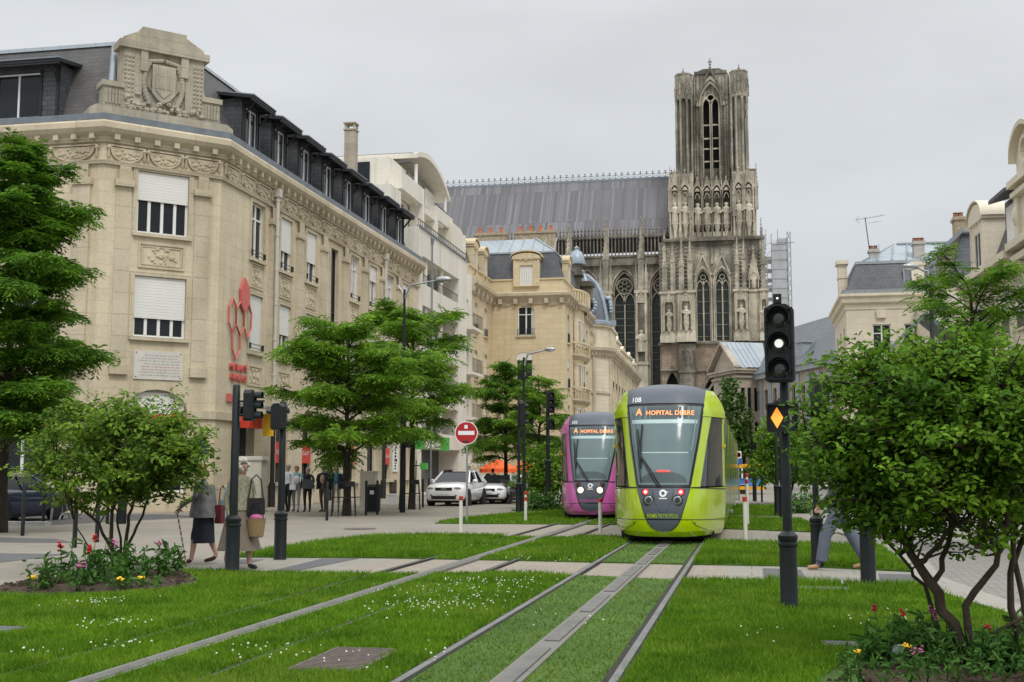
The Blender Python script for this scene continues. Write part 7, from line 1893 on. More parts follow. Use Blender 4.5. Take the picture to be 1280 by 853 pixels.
# litter in the right bed
x, y = G(1128, 838); m = MB(); r6 = random.Random(8); m.ball((0, 0, .07), (.09, .05, .085), 10, 7); m.v = [(a * (1 + r6.uniform(-.25, .25)), b * (1 + r6.uniform(-.3, .3)), c * (1 + r6.uniform(-.15, .15))) for a, b, c in m.v]; solo('plastic_bag', MB(), 'plastic_bag', '', '', org=(0, 0, 0)) if 0 else None
o = ob('plastic_bag', m.mesh('plastic_bag', 'plastic_bag'), None, (x, y, .04)); tag(o, 'crumpled pale plastic bag lying among the plants of the right flower bed', 'bag')
# ================================================================ TREES, SHRUBS, FLOWERS
def norm(a): return a / np.maximum(1e-9, np.linalg.norm(a, axis=-1, keepdims=True))
def bent(p0, d, L, n, rise, droop, rng, wob=.08):
    """points of a limb that leaves rising and comes to hang"""
    pts = [np.array(p0, float)]; d = np.array(d, float); d /= np.linalg.norm(d)
    for i in range(n):
        t = (i + 1) / n; dd = d + np.array([0, 0, rise * (1 - t) - droop * t]) + rng.normal(0, wob, 3); dd /= np.linalg.norm(dd); pts.append(pts[-1] + dd * L / n)
    return pts
def pinnate(P, D, L, rng, K=5, w=.062, droop=.35):
    """feather leaves: rows of narrow leaflets either side of a drooping stalk"""
    N = len(P); Z = np.array([0, 0, 1.0]); S = norm(np.cross(D, Z) + rng.normal(0, .15, (N, 3)))
    Vs = []
    for k in range(K):
        t = (k + .6) / K
        for s in (-1, 1):
            c = P + D * (L * t)[:, None] - Z * (droop * (L * t ** 2))[:, None]
            ll = (L * .42 * (1 - .45 * abs(t - .45)))[:, None] * (.8 + .4 * rng.random((N, 1)))
            ax = norm(s * S * 1.0 + D * .55 - Z * (.25 + .35 * rng.random((N, 1))) + rng.normal(0, .12, (N, 3)))
            bx = norm(D + rng.normal(0, .3, (N, 3)) + Z * rng.normal(0, .35, (N, 1))) * (L * w)[:, None]
            Vs.append(np.stack([c - bx * .6, c + ax * ll * .5 - bx, c + ax * ll, c + ax * ll * .5 + bx], 1))
    return np.concatenate(Vs).reshape(-1, 3)
def locust(label, x, y, H, z0, rad, seed, leaves=2600, LL=.34, mat_='locust_leaf', trunk_r=.12, limbs=30, lean=0.0, top_narrow=.25, low=.75, group='street locust trees', name='locust_tree', zbase=0, layers=0):
    rng = np.random.default_rng(seed)
    T = thing(name, label, 'tree', (x, y, zbase), 0, group)
    m = MB(); n = 9
    tp = [(x + lean * (i / n) ** 1.5 + rng.normal(0, .03) * (i > 0), y + rng.normal(0, .03) * (i > 0), zbase + H * .93 * i / n) for i in range(n + 1)]
    m.path(tp, [trunk_r * (1.25 if i == 0 else 1) * (1 - .86 * i / n) + .012 for i in range(n + 1)], 9)
    trunk_at = lambda z: np.array([np.interp(z, [p[2] for p in tp], [p[k] for p in tp]) for k in range(2)] + [z])
    P, D = [], []
    for i in range(limbs):
        t = (i + rng.random() * .8) / limbs
        if layers: t = (round(t * layers) / layers) * .94 + rng.normal(0, .035) ; t = min(max(t, .0), .99)
        z = z0 + (H * .95 - z0) * t
        prof = (low + (1 - low) * t / .3) if t < .3 else (1 - (1 - top_narrow) * ((t - .3) / .7) ** 1.3)
        L = rad * prof * (.48 + .68 * rng.random()); a = i * 2.4 + rng.normal(0, .4)
        d = np.array([math.cos(a), math.sin(a), .22 + .5 * t + rng.normal(0, .22)])
        pts = bent(trunk_at(z), d, L, 6, .25, .28, rng)
        r0 = max(.016, trunk_r * .36 * (1 - .6 * t))
        m.path(pts, [r0 * (1 - .8 * k / 6) + .004 for k in range(7)], 5)
        subs = [(pts, .35)]
        for k in range(2, 7):
            for s in (-1, 1):
                if rng.random() < .85:
                    dd = pts[min(k, 6)] - pts[k - 1]; dd /= np.linalg.norm(dd); sd = np.cross(dd, [0, 0, 1]) * s
                    sp_ = bent(pts[k - 1] + (pts[min(k, 6)] - pts[k - 1]) * rng.random(), dd * .75 + sd * (.6 + .4 * rng.random()) + [0, 0, .1], L * (.26 + .22 * rng.random()) * (1.1 - .08 * k), 4, .1, .3, rng)
                    m.path(sp_, [.012, .009, .007, .005, .003], 4); subs.append((sp_, .0))
        for sp_, st in subs:
            sp_ = np.array(sp_); tot = np.linalg.norm(np.diff(sp_, axis=0), axis=1).sum(); cnt = max(4, int(tot * (1 - st) * leaves / (rad * 57)))
            tt = st + (1 - st) * rng.random(cnt) ** .8; q = tt * (len(sp_) - 1); j = np.minimum(q.astype(int), len(sp_) - 2); f = (q - j)[:, None]
            p = sp_[j] * (1 - f) + sp_[j + 1] * f; dd = norm(sp_[j + 1] - sp_[j]); az = rng.random(cnt) * 6.283
            D.append(norm(dd * .8 + np.stack([np.cos(az), np.sin(az), rng.normal(-.1, .25, cnt)], 1))); P.append(p)
    P, D = np.concatenate(P), np.concatenate(D)
    part('trunk', m, 'bark_dark', T, 50)
    V = pinnate(P, D, LL * (.7 + .6 * rng.random(len(P))), rng)
    big_mesh('crown', V, np.arange(len(V)).reshape(-1, 4), mat_, T, (x, y, zbase))
    return T
def oval_leaves(P, N, L, rng, asp=.52):
    """rounded leaves folded along the midrib, eight corners in two quads each side"""
    n = len(P); A = norm(np.cross(N, rng.normal(0, 1, (n, 3)))); B = norm(np.cross(N, A)); l = L[:, None]; w = l * asp * .5
    f = N * (l * .10); dn = -N * (l * .12 * rng.random((n, 1)))
    p0 = P; p3 = P + A * l + dn; m1 = P + A * l * .38; m2 = P + A * l * .72 + dn * .5
    Vs = []
    for s in (-1, 1):
        a1 = m1 + B * w * s + f; a2 = m2 + B * w * .8 * s + f
        Vs += [np.stack([p0, a1, a2, m2], 1) if 0 else np.stack([p0, m1, a1, a1 * .5 + p0 * .5 + B * w * .12 * s], 1), np.stack([m1, m2, a2, a1], 1), np.stack([m2, p3, a2 * .45 + p3 * .55 + B * w * .12 * s, a2], 1)]
    return np.concatenate(Vs).reshape(-1, 3)
def stem_shrub(label, stems, c, r, n, LL, seed, mat_, zbase=.0, twigs=150, name='multi_stem_shrub', shell=.45, extra=None, sr=.035, per=None):
    """stems: lists of points from the soil up; crown: leafy twigs through an ellipsoid with a ragged edge"""
    rng = np.random.default_rng(seed); x, y = stems[0][0][:2]
    T = thing(name, label, 'shrub', (x, y, zbase)); m = MB(); tips = []
    for st in stems:
        st = [np.array(p, float) for p in st]; k = len(st); s0 = (st[0][3] if len(st[0]) > 3 else sr) * .72
        fine = []
        for i in range(k - 1):
            for q in range(3): fine.append(st[i][:3] * (1 - q / 3) + st[i + 1][:3] * q / 3 + rng.normal(0, .012, 3) * (i + q > 0))
        fine.append(st[-1][:3]); kk = len(fine)
        m.path(fine, [s0 * (1 - .62 * i / (kk - 1)) for i in range(kk)], 8); tips += [(fine[i], s0 * (1 - .62 * i / kk)) for i in range(kk // 2, kk)]
    P, N_ = [], []; cnt = per or max(3, n // twigs); c = np.array(c); r = np.array(r)
    for i in range(twigs):
        d = rng.normal(0, 1, 3); d /= np.linalg.norm(d); q = (shell + (1 - shell) * rng.random() ** .7) * (.80 + .34 * rng.random()); e = c + d * r * q
        if extra is not None and i < len(extra): e = np.array(extra[i])
        b, br = min(tips, key=lambda t: np.linalg.norm(t[0] - e) + (.4 if t[0][2] > e[2] else 0))
        mid = (b + e) / 2 + np.array([0, 0, .10]) + rng.normal(0, .06, 3)
        m.path([b, mid, e], [min(.012, br * .6), .008, .003], 5)
        dirn = norm(e - mid)
        tt = rng.random(cnt); p = mid + (e - mid) * (.25 + .85 * tt)[:, None] + rng.normal(0, LL * .75, (cnt, 3)) * [1, 1, .7]
        P.append(p); N_.append(norm(np.array([0, 0, 1.0]) + dirn * .5 + rng.normal(0, .55, (cnt, 3))))
    P, N_ = np.concatenate(P), np.concatenate(N_)
    part('trunk', m, 'bark', T, 60)
    V = oval_leaves(P - N_ * 0, N_, LL * (.65 + .6 * rng.random(len(P))), rng)
    big_mesh('crown', V, np.arange(len(V)).reshape(-1, 4), mat_, T, (x, y, zbase))
    return T
def puff(label, blobs, n, LL, seed, mat_, name='bushy_tree', group=None, trunk=None, cat='bush'):
    """dense far greenery: leaves on and inside several uneven lumps"""
    rng = np.random.default_rng(seed); x = np.mean([b[0] for b in blobs]); y = np.mean([b[1] for b in blobs])
    T = thing(name, label, cat, (x, y, 0), 0, group); P = []; N_ = []
    for bx, by, bz, r in blobs:
        k = int(n * r * r / sum(b[3] ** 2 for b in blobs)); d = norm(rng.normal(0, 1, (k, 3))); q = (.45 + .6 * rng.random((k, 1)) ** .6) * (1 + .18 * np.sin(d[:, :1] * 9 + bx) * np.sin(d[:, 2:] * 8)); P.append(np.array([bx, by, bz]) + d * q * r * np.array([1, 1, .85])); N_.append(norm(d * .4 + np.array([0, 0, .7]) + rng.normal(0, .5, (k, 3))))
    P, N_ = np.concatenate(P), np.concatenate(N_); V = oval_leaves(P, N_, LL * (.6 + .7 * rng.random(len(P))), rng, .6)
    big_mesh('crown', V, np.arange(len(V)).reshape(-1, 4), mat_, T, (x, y, 0))
    m = MB()
    for bx, by, bz, r in blobs: m.path([(x + (bx - x) * .2, y, 0), (x + (bx - x) * .6, y + (by - y) * .5, bz * .5), (bx, by, bz)], [.06, .045, .02], 6)
    part('trunk', m, 'bark_dark', T, 50)
    return T
# --- locust trees
lx, ly = PY(4, 600, 27.0)[0], 27.0
locust('tall feathery locust tree at the left edge, covering the corner building', lx, ly, 10.3, 2.1, 3.05, 21, 8400, .40, 'locust_leaf_dark', .13, 60, top_narrow=.15, low=.8)
x, y = G(433, 645); locust('spreading locust tree in a tree guard, right of the pedestrian group', x, y, 6.5, 1.9, 3.4, 33, 5000, .44, 'locust_leaf', .13, 34, top_narrow=.45, low=.7, layers=12)
x, y = G(514.5, 637); locust('locust tree beside the tall street lamp, behind the no-entry sign', x, y, 7.7, 2.9, 3.3, 45, 4400, .46, 'locust_leaf', .12, 34, top_narrow=.5, low=.7)
x, y = PY(632, 600, 58)[0], 58; locust('dense conical locust tree over the orange parasols', x, y, 6.8, 1.9, 2.5, 52, 4000, .42, 'locust_leaf_dark', .11, 34, top_narrow=.3, low=.75)
x, y = PY(674, 600, 56)[0], 56; locust('slim locust tree behind the slender street lamp, left of the magenta tram', x, y, 5.9, 2.0, 2.0, 61, 2400, .40, 'locust_leaf', .10, 24, top_narrow=.35, low=.7)
x, y = PY(1222, 600, 25)[0], 25; locust('light green locust tree behind the right shrub, below the ornate house', x, y, 5.5, 1.8, 2.2, 77, 3400, .26, 'bush_leaf', .09, 30, top_narrow=.5, low=.8)
# tree guards round the two nearest street trunks
for u, v, l_ in ((433, 645, 'iron guard hoops round the foot of the spreading locust tree'), (514.5, 637, 'iron guard hoops round the locust trunk by the tall street lamp')):
    x, y = G(u, v); T = thing('tree_guard', l_, 'tree guard', (x, y, 0)); m = MB()
    for s in (-1, 1): m.tube((x + s * .42, y - .3, 0), (x + s * .36, y - .3, 1.15), .03, n=6); m.tube((x + s * .2, y - .25, 0), (x + s * .24, y - .25, 1.9), .018, n=5)
    part('stakes', m, 'dark_iron', T); m = MB(); m.path([(x - .4, y - .3, .62), (x, y - .36, .62), (x + .4, y - .3, .62), (x + .4, y + .3, .62), (x - .4, y + .3, .62), (x - .4, y - .3, .62)], .014, 5); m.path([(x - .36, y - .3, 1.12), (x + .36, y - .3, 1.12)], .02, 5); m.box(x + .05, x + .36, y - .34, y - .3, .98, 1.16); part('hoop', m, 'dark_iron', T)
# --- multi-stem shrub, left
bx, by = G(148, 714)
W = lambda u, v, dy=0: (*[PY(u, v, by + dy)[0]], by + dy, PY(u, v, by + dy)[1])
stemsL = [[(bx - .05, by, 0, .045), W(140, 690), W(125, 655, .1), W(95, 630, .2)[:3], W(70, 600, .3)], [(bx, by, 0, .05), W(139, 670, -.1), W(141, 640, -.15), W(150, 600, -.1), W(150, 550)],
          [(bx + .08, by, 0, .055), W(157, 690, .1), W(160, 655, .1), W(168, 625, .2), W(215, 580, .2)], [(bx + .06, by + .1, 0, .04), W(160, 680, .3), W(178, 645, .4), W(186, 615, .5), W(205, 560, .5)], [(bx - .08, by - .05, 0, .022), W(115, 690, -.2), W(98, 662, -.3), W(92, 650, -.3)], [(bx, by + .1, 0, .035), W(150, 675, .4), W(146, 640, .6), W(120, 600, .7)]]
cL = W(146, 566); rL = (1.55, 1.35, .90)
stem_shrub('broad multi-stemmed shrub with small leaves rising from the left flower bed', stemsL, (cL[0], by + .1, cL[2]), rL, 16000, .085, 5, 'shrub_leaf', twigs=520, extra=[W(115, 492), W(125, 500), W(215, 490), W(228, 492), W(262, 540), W(258, 560), W(20, 590), W(24, 600), W(60, 628), W(100, 630), W(240, 612), W(250, 600)])
# --- big round-leaved shrub, right
rx, ry = G(1215, 840)
Wr = lambda u, v, dy=0: (PY(u, v, ry + dy)[0], ry + dy, PY(u, v, ry + dy)[1])
stemsR = [[(rx + .02, ry, 0, .075), Wr(1190, 780), Wr(1160, 725), Wr(1140, 690, .1), Wr(1105, 640, .2), Wr(1060, 590, .3)], [(rx + .02, ry, .05, .045), Wr(1205, 760, -.1), Wr(1238, 715, -.15), Wr(1258, 680, -.2), Wr(1262, 620, -.2), Wr(1240, 540, -.1)],
          [(rx - .05, ry + .1, 0, .035), Wr(1173, 790, .2), Wr(1160, 745, .25), Wr(1137, 710, .3), Wr(1098, 660, .4)], [(*Wr(1163, 735)[:3], .035), Wr(1180, 700, .1), Wr(1192, 650, .1), Wr(1190, 590, .1), Wr(1180, 520)], [(*Wr(1150, 705)[:3], .03), Wr(1165, 690, -.1), Wr(1200, 655, -.2), Wr(1225, 635, -.2), Wr(1262, 570, -.2)],
          [(rx + .45, ry + .15, 0, .045), Wr(1262, 760, .15), Wr(1265, 700, .15), Wr(1270, 640, .15), Wr(1275, 560, .2)], [(rx + .04, ry - .05, .06, .03), Wr(1245, 790, -.2), Wr(1275, 775, -.2), Wr(1310, 755, -.2)], [(rx + .46, ry + .1, .0, .04), Wr(1270, 700, .3), Wr(1300, 640, .35), Wr(1320, 560, .4)], [(*Wr(1140, 690, .1)[:3], .03), Wr(1135, 650, .2), Wr(1130, 600, .3), Wr(1120, 520, .3)]]
cR = Wr(1160, 535)
stem_shrub('large round-leaved shrub with forked dark stems, filling the right edge of the street', stemsR, (cR[0] + .12, ry + .15, cR[2] - .03), (1.18, 1.15, .91), 9000, .060, 12, 'bush_leaf', twigs=1350, shell=.3, sr=.034, per=24,
           extra=[Wr(1008, 478), Wr(1012, 492), Wr(1016, 505), Wr(1112, 412), Wr(1108, 425), Wr(1098, 430), Wr(1045, 440), Wr(1055, 436), Wr(1275, 420), Wr(1250, 415), Wr(1000, 575), Wr(1008, 555), Wr(1005, 600), Wr(1020, 630), Wr(1040, 645), Wr(1080, 660), Wr(1100, 650), Wr(1150, 660), Wr(1190, 655), Wr(1230, 655), Wr(1265, 650), Wr(1130, 680), Wr(1225, 675), Wr(1050, 640), Wr(1060, 655), Wr(1070, 640), Wr(1038, 648), Wr(1048, 660), Wr(1075, 662), Wr(1030, 640), Wr(1085, 645), Wr(1066, 622), Wr(1040, 628), Wr(1045, 620), Wr(1115, 665), Wr(1175, 670), Wr(1200, 680), Wr(1250, 665), Wr(1285, 470), Wr(1290, 520), Wr(1290, 590), Wr(1280, 630), Wr(1180, 408), Wr(1215, 405), Wr(1145, 425), Wr(1020, 455), Wr(1290, 440)])
# --- background greenery
gx = lambda u, y: PY(u, 600, y)[0]
puff('green bush growing beside the two-headed signal pole', [(gx(664, 47), 47.5, .9, .9), (gx(680, 47), 48, 1.5, 1.1), (gx(694, 47), 48.5, 1.1, .9), (gx(672, 47), 48, 2.0, .8)], 2600, .16, 3, 'bush_leaf', 'bush', None, None, 'bush')
puff('low leafy plants at the edge of the far left lawn', [(gx(660, 45), 45.5, .25, .45), (gx(676, 45), 45.3, .3, .5), (gx(690, 45), 45.6, .3, .5)], 900, .12, 4, 'plant_leaf', 'low_planting', None, None, 'plant')
puff('round bushy tree behind the signal poles, right of the bus', [(gx(960, 56), 57, 1.7, 1.0), (gx(982, 56), 57, 2.3, 1.3), (gx(975, 56), 57, 3.2, 1.1), (gx(1000, 56), 57.5, 1.8, 1.2), (gx(992, 56), 57, 2.9, 1.1)], 5200, .19, 8, 'locust_leaf', 'bushy_tree', None, None, 'tree')
puff('dark bushy tree behind the right shrub crown', [(gx(1025, 52), 53, 1.9, 1.2), (gx(1050, 52), 53, 2.5, 1.3), (gx(1085, 52), 54, 2.2, 1.4), (gx(1125, 52), 54, 2.4, 1.3)], 4600, .2, 9, 'hedge_leaf', 'bushy_tree', None, None, 'tree')
puff('low planting round the foot of the far signal poles', [(gx(985, 44), 44.5, .25, .5), (gx(1000, 44), 44.5, .3, .55), (gx(1012, 44), 45, .28, .5)], 900, .12, 10, 'plant_leaf', 'low_planting', None, None, 'plant')
puff('ivy-like green tree at the foot of the cathedral tower, beside the pavilion', [(gx(916, 160), 158, 5, 2.6), (gx(922, 160), 159, 8, 2.2), (gx(917, 160), 158, 10.5, 1.7), (gx(914, 160), 158.5, 12.6, 1.2), (gx(926, 160), 159, 5, 2.2)], 3000, .5, 14, 'hedge_leaf', 'bushy_tree', None, None, 'tree')
# --- flower beds
def soil(name, poly, cx, cy, h):
    P = [Vector(p) for p in poly]; m = MB(); n = 48; c = Vector((cx, cy)); ringp = []
    L = [(P[i], P[(i + 1) % len(P)]) for i in range(len(P))]; tot = sum((b - a).length for a, b in L); pts = []
    for k in range(n):
        d = tot * k / n
        for a, b in L:
            if d <= (b - a).length: pts.append(a + (b - a) * (d / max(1e-6, (b - a).length))); break
            d -= (b - a).length
    vs, fs = [], []
    for j in range(7):
        t = j / 6
        for p in pts:
            q = c + (p - c) * (1 - t) if j < 6 else c
            vs.append((q.x + rnd.gauss(0, .015), q.y + rnd.gauss(0, .015), .02 + h * (1 - (1 - t) ** 2) + (rnd.gauss(0, .014) if j else 0)))
    for j in range(6):
        for k in range(n): fs.append((j * n + k, j * n + (k + 1) % n, (j + 1) * n + (k + 1) % n, (j + 1) * n + k))
    m.add(vs, fs); r = random.Random(3)
    for _ in range(500):
        t = math.sqrt(r.random()); p = pts[r.randrange(n)]; q = c + (p - c) * t; z = .03 + h * (1 - t * t); s = r.uniform(.012, .035); m.frustum(q.x, q.y, z - s * .4, z + s * .6, s, s * .7, s * .5, s * .4)
    return struct(name, m, 'soil')
soil('flower_bed_soil', BED_L, -8.5, 15.2, .06); soil('flower_bed_soil', [(max(.45, a), max(b, 7.0)) for a, b in BED_R], 1.9, 9.2, .04)
def plant(label, x, y, h, nl, LL, fl, seed, group=None, spread=.16, z=.09, slim=.34):
    rng = np.random.default_rng(seed); T = thing('flowering_plant' if fl else 'leafy_plant', label, 'plant', (x, y, z), 0, group)
    P, N_ = [], []; m = MB(); tops = []
    ns = max(2, nl // 14)
    for k in range(ns):
        a = rng.random() * 6.28; q = spread * rng.random() ** .5; b = np.array([x + q * .4 * math.cos(a), y + q * .4 * math.sin(a), z]); e = np.array([x + q * math.cos(a), y + q * math.sin(a), z + h * (.55 + .5 * rng.random())]); m.path([b, (b + e) / 2 + rng.normal(0, .01, 3), e], [.006, .005, .004], 5); tops.append(e)
        c = max(4, nl // ns); t = rng.random((c, 1)); P.append(b + (e - b) * t + rng.normal(0, .015, (c, 3))); d = norm(rng.normal(0, 1, (c, 3))); N_.append(norm(np.array([0, 0, .8]) + d))
    part('stem', m, 'plant_leaf', T)
    P, N_ = np.concatenate(P), np.concatenate(N_); V = oval_leaves(P, N_, LL * (.6 + .7 * rng.random(len(P))), rng, slim); big_mesh('foliage', V, np.arange(len(V)).reshape(-1, 4), 'plant_leaf', T, (x, y, z))
    if fl:
        col_, r_, cnt, tall = fl
        for k in range(cnt):
            e = tops[k % ns] if not tall else np.array([x + rng.normal(0, .05), y + rng.normal(0, .04), z + h * (1.0 + .15 * rng.random())]); q = MB()
            if tall: m2 = MB(); m2.path([(x, y, z), tuple(e)], [.006, .004], 5); part('flower_stalk', m2, 'plant_leaf', T)
            for _ in range(9 if tall else 14):
                o_ = rng.normal(0, r_ * .55, 3) * ([.7, .7, 1.2] if tall else [1, 1, .45]); q.ball((e[0] + o_[0], e[1] + o_[1], e[2] + o_[2]), (r_ * .5, r_ * .5, r_ * .36), 6, 4)
            part('blossom', q, col_, T, 50)
    return T
RED, YEL, PNK = ('flower_red', .045, 1, True), ('flower_yellow', .04, 1, False), ('flower_pink', .035, 2, True)
LB = [(55, 742, .34, None, ''), (80, 736, .42, RED, 'tall plant with one deep red flower head, leftmost in the left bed'), (100, 738, .40, RED, 'red-flowered plant beside the thin low stem of the left shrub'), (117, 728, .50, RED, 'tallest red-flowered plant of the left bed, by the shrub stems'), (128, 736, .40, None, ''), (62, 742, .2, YEL, 'small yellow-flowered plant among the leaves at the left bed end'), (146, 743, .16, YEL, 'yellow marigold at the front of the left bed, below the shrub trunks'), (190, 742, .14, YEL, 'yellow marigold near the right end of the left bed'),
      (160, 728, .45, None, ''), (180, 728, .42, None, ''), (200, 727, .40, PNK, 'pinkish flowering plant at the right end of the left bed'), (212, 725, .42, None, ''), (140, 726, .4, PNK, 'pale pink flowers just behind the left shrub stems'), (95, 744, .25, PNK, 'pink and white pansies at the front of the left bed'), (40, 744, .28, None, ''), (115, 742, .3, None, ''), (172, 738, .3, None, ''), (155, 740, .33, None, '')]
for k, (u, v, h, f, l_) in enumerate(LB):
    x, y = G(u, v); plant(l_ or 'green leafy plant without flowers in the left flower bed', x, y, h, 70 if h > .3 else 46, .13 if h > .3 else .08, f, 100 + k, 'plants in the left flower bed', .2)
RB = [(1108, 838, .34, RED, 'red snapdragon, leftmost red flower of the right bed'), (1140, 835, .32, RED, 'dark red snapdragon behind the plastic bag'), (1165, 836, .33, PNK, 'purple-pink flower left of the thick shrub stem'), (1182, 838, .27, PNK, 'pale pink flower touching the thick shrub stem'), (1240, 838, .24, RED, 'red flower to the right of the thick shrub stem'), (1064, 845, .10, YEL, 'yellow marigolds at the left tip of the right bed'), (1055, 842, .10, None, ''), (1140, 846, .12, YEL, 'yellow flowers right beside the plastic bag'), (1155, 838, .2, YEL, 'single small yellow flower between snapdragons in the right bed'),
      (1095, 842, .28, None, ''), (1120, 828, .3, None, ''), (1150, 842, .28, None, ''), (1172, 846, .26, None, ''), (1190, 850, .2, None, ''), (1250, 845, .25, None, ''), (1270, 838, .28, None, ''), (1232, 848, .22, None, ''), (1275, 812, .25, PNK, 'purple flowers at the right edge of the right bed'), (1150, 850, .12, PNK, 'low pink blossoms at the front of the right bed'), (1085, 838, .22, None, ''), *[(q, 862 + (q * 7) % 13, .20, None, '') for q in range(1060, 1300, 24)], *[(q, 845 + (q * 5) % 9, .26, None, '') for q in range(1230, 1300, 17)], *[(q, 842, .2, None, '') for q in range(1170, 1240, 19)], (1205, 855, .18, None, ''), (1130, 855, .15, None, '')]
for k, (u, v, h, f, l_) in enumerate(RB):
    x, y = G(u, v); plant(l_ or 'green leafy plant without flowers in the right flower bed', x, y, h, 60 if h > .2 else 34, .10 if h > .2 else .06, (f[0], f[1] * .62, f[2], f[3]) if f else None, 200 + k, 'plants in the right flower bed', .13)
# ================================================================ PEOPLE
for nm_, c_, ru in (('skin', (.50, .30, .22), .5), ('hair_white', (.62, .58, .50), .7), ('hair_grey', (.30, .28, .26), .7), ('hair_dark', (.03, .022, .018), .6), ('hair_ginger', (.32, .13, .06), .7), ('cloth_tweed', (.15, .15, .155), .9), ('cloth_navy', (.014, .018, .03), .9), ('cloth_taupe', (.19, .155, .12), .9), ('cloth_olive', (.27, .26, .18), .9), ('cloth_black', (.014, .014, .016), .9), ('cloth_white', (.66, .66, .66), .9), ('cloth_grey', (.27, .27, .28), .9),
                ('cloth_floral', (.42, .27, .2), .9), ('cloth_blue', (.07, .24, .34), .9), ('cloth_beige', (.48, .42, .34), .9), ('cloth_scarf', (.25, .43, .48), .9), ('cloth_brown', (.085, .065, .05), .9), ('cloth_denim', (.105, .125, .16), .9), ('cloth_slate', (.06, .07, .08), .9), ('shoe_burgundy', (.06, .014, .012), .4), ('shoe_tan', (.36, .21, .11), .5), ('shoe_black', (.012, .012, .012), .5), ('wicker', (.28, .19, .09), .8), ('bag_red', (.12, .012, .02), .5), ('cane_wood', (.28, .10, .08), .5)):
    mat(nm_, c_, ru, .35 if nm_ in ('cloth_olive', 'cloth_tweed') else .14, 22 if nm_ in ('cloth_olive', 'wicker') else 9, .3, 60)
def mul(a, k): return tuple(x * k for x in a)
def person(label, loc, rz, H=1.68, top='cloth_white', legs='cloth_black', shoes='shoe_black', hair='hair_grey', hairstyle='short', stride=.12, arms=None, lean=0, bare_arm=False, bare_leg=False, group=None, fat=1.0, fingers=True, sleeve=.5):
    """the figure looks to -Y; stride is half the step; arms are (elbow, wrist) pairs for left (+x) and right"""
    k = H / 1.7; T = thing('person', label, 'person', (0, 0, 0), 0, group)
    hip, sh = .11, .185
    vs, es, rs, tg = [], [], [], []
    def v(p, r, t, par=None):
        vs.append(mul(p, k)); rs.append(r * k); tg.append(t)
        if par is not None: es.append((par, len(vs) - 1))
        return len(vs) - 1
    f = fat
    pel = v((0, 0, .95), .135 * f, 'leg'); wa = v((0, -lean * .3, 1.10), .125 * f, 'top', pel); ch = v((0, -lean * .7, 1.30), .145 * f, 'top', wa); up = v((0, -lean, 1.42), .095, 'top', ch)
    nk = v((0, -lean - .01, 1.485), .052, 'skin', up); hb = v((0, -lean - .02, 1.55), .070, 'skin', nk); hm = v((0, -lean - .02, 1.615), .088, 'skin', hb); ht = v((0, -lean - .0, 1.66), .070, 'skin', hm)
    for s, st in ((1, stride), (-1, -stride)):
        h = v((s * hip * .9, 0, .90), .098 * f, 'leg', pel); kn = v((s * hip, -st * .62 - .03, .50), .062, 'leg', h); ca = v((s * hip, -st * .8 + .0, .34), .055, 'leg', kn); an = v((s * hip, -st + (.05 if st < 0 else 0), .10 + (.05 if st < -.1 else 0)), .040, 'leg' if not bare_leg else 'skin', ca)
        if bare_leg: tg[ca] = 'skin'
        he = v((s * hip, -st - .02 + (.03 if st < 0 else 0), .05 + (.03 if st < -.1 else 0)), .042, 'shoe', an); to = v((s * hip * 1.1, -st - .17, .035), .032, 'shoe', he)
    arms = arms or (((.26, -.02, 1.14), (.25, -.12, .92)), ((-.26, .02, 1.14), (-.25, -.06, .90)))
    for s, (el, wr) in zip((1, -1), arms):
        so = v((s * sh, -lean, 1.395), .062, 'top', up); e = v(el, .045, 'top' if not bare_arm else 'skin', so); w = v(wr, .028, 'skin' if bare_arm else 'top', e)
        d = (Vector(wr) - Vector(el)).normalized(); d = (d + Vector((0, 0, -.5))).normalized(); pm = v(tuple(Vector(wr) + d * .07), .030, 'skin', w)
        if fingers:
            sd = Vector((0, 1, 0)) if abs(d.y) < .8 else Vector((1, 0, 0)); sd = (sd - d * sd.dot(d)).normalized(); cu = d.cross(sd)
            for q, ln in ((-.030, .055), (-.010, .068), (.010, .064), (.030, .05)):
                a1 = v(tuple(Vector(vs[pm]) / k + d * .035 + sd * q), .0095, 'skin', pm); a2 = v(tuple(Vector(vs[a1]) / k + d * ln * .55 + cu * .01), .0085, 'skin', a1); v(tuple(Vector(vs[a2]) / k + d * ln * .4 + cu * .025), .0075, 'skin', a2)
            t1 = v(tuple(Vector(vs[w]) / k + d * .03 + sd * -.04), .011, 'skin', w); v(tuple(Vector(vs[t1]) / k + d * .045 - sd * .012 + cu * .015), .009, 'skin', t1)
    me = bpy.data.meshes.new('sk'); me.from_pydata(vs, es, []); o = bpy.data.objects.new('sk', me); COL.objects.link(o)
    sm = o.modifiers.new('s', 'SKIN'); sm.use_smooth_shade = True; o.modifiers.new('d', 'SUBSURF').levels = 1 if not fingers else 2
    if not me.skin_vertices: me.skin_vertices.new()
    for i, sv in enumerate(me.skin_vertices[0].data): sv.radius = (rs[i], rs[i] * (.78 if tg[i] == 'top' and i < 4 else 1)); sv.use_root = (i == 0)
    dg = bpy.context.evaluated_depsgraph_get(); bm_ = bpy.data.meshes.new_from_object(o.evaluated_get(dg)); bpy.data.objects.remove(o); bpy.data.meshes.remove(me)
    co = np.zeros(len(bm_.vertices) * 3); bm_.vertices.foreach_get('co', co); co = co.reshape(-1, 3)
    # face: push a nose, brow and chin out of the head
    hc = np.array(vs[hm]); nz = (np.abs(co[:, 0]) < .022 * k) & (np.abs(co[:, 2] - hc[2] + .012 * k) < .03 * k) & (co[:, 1] < hc[1] - .04 * k); co[nz, 1] -= .018 * k
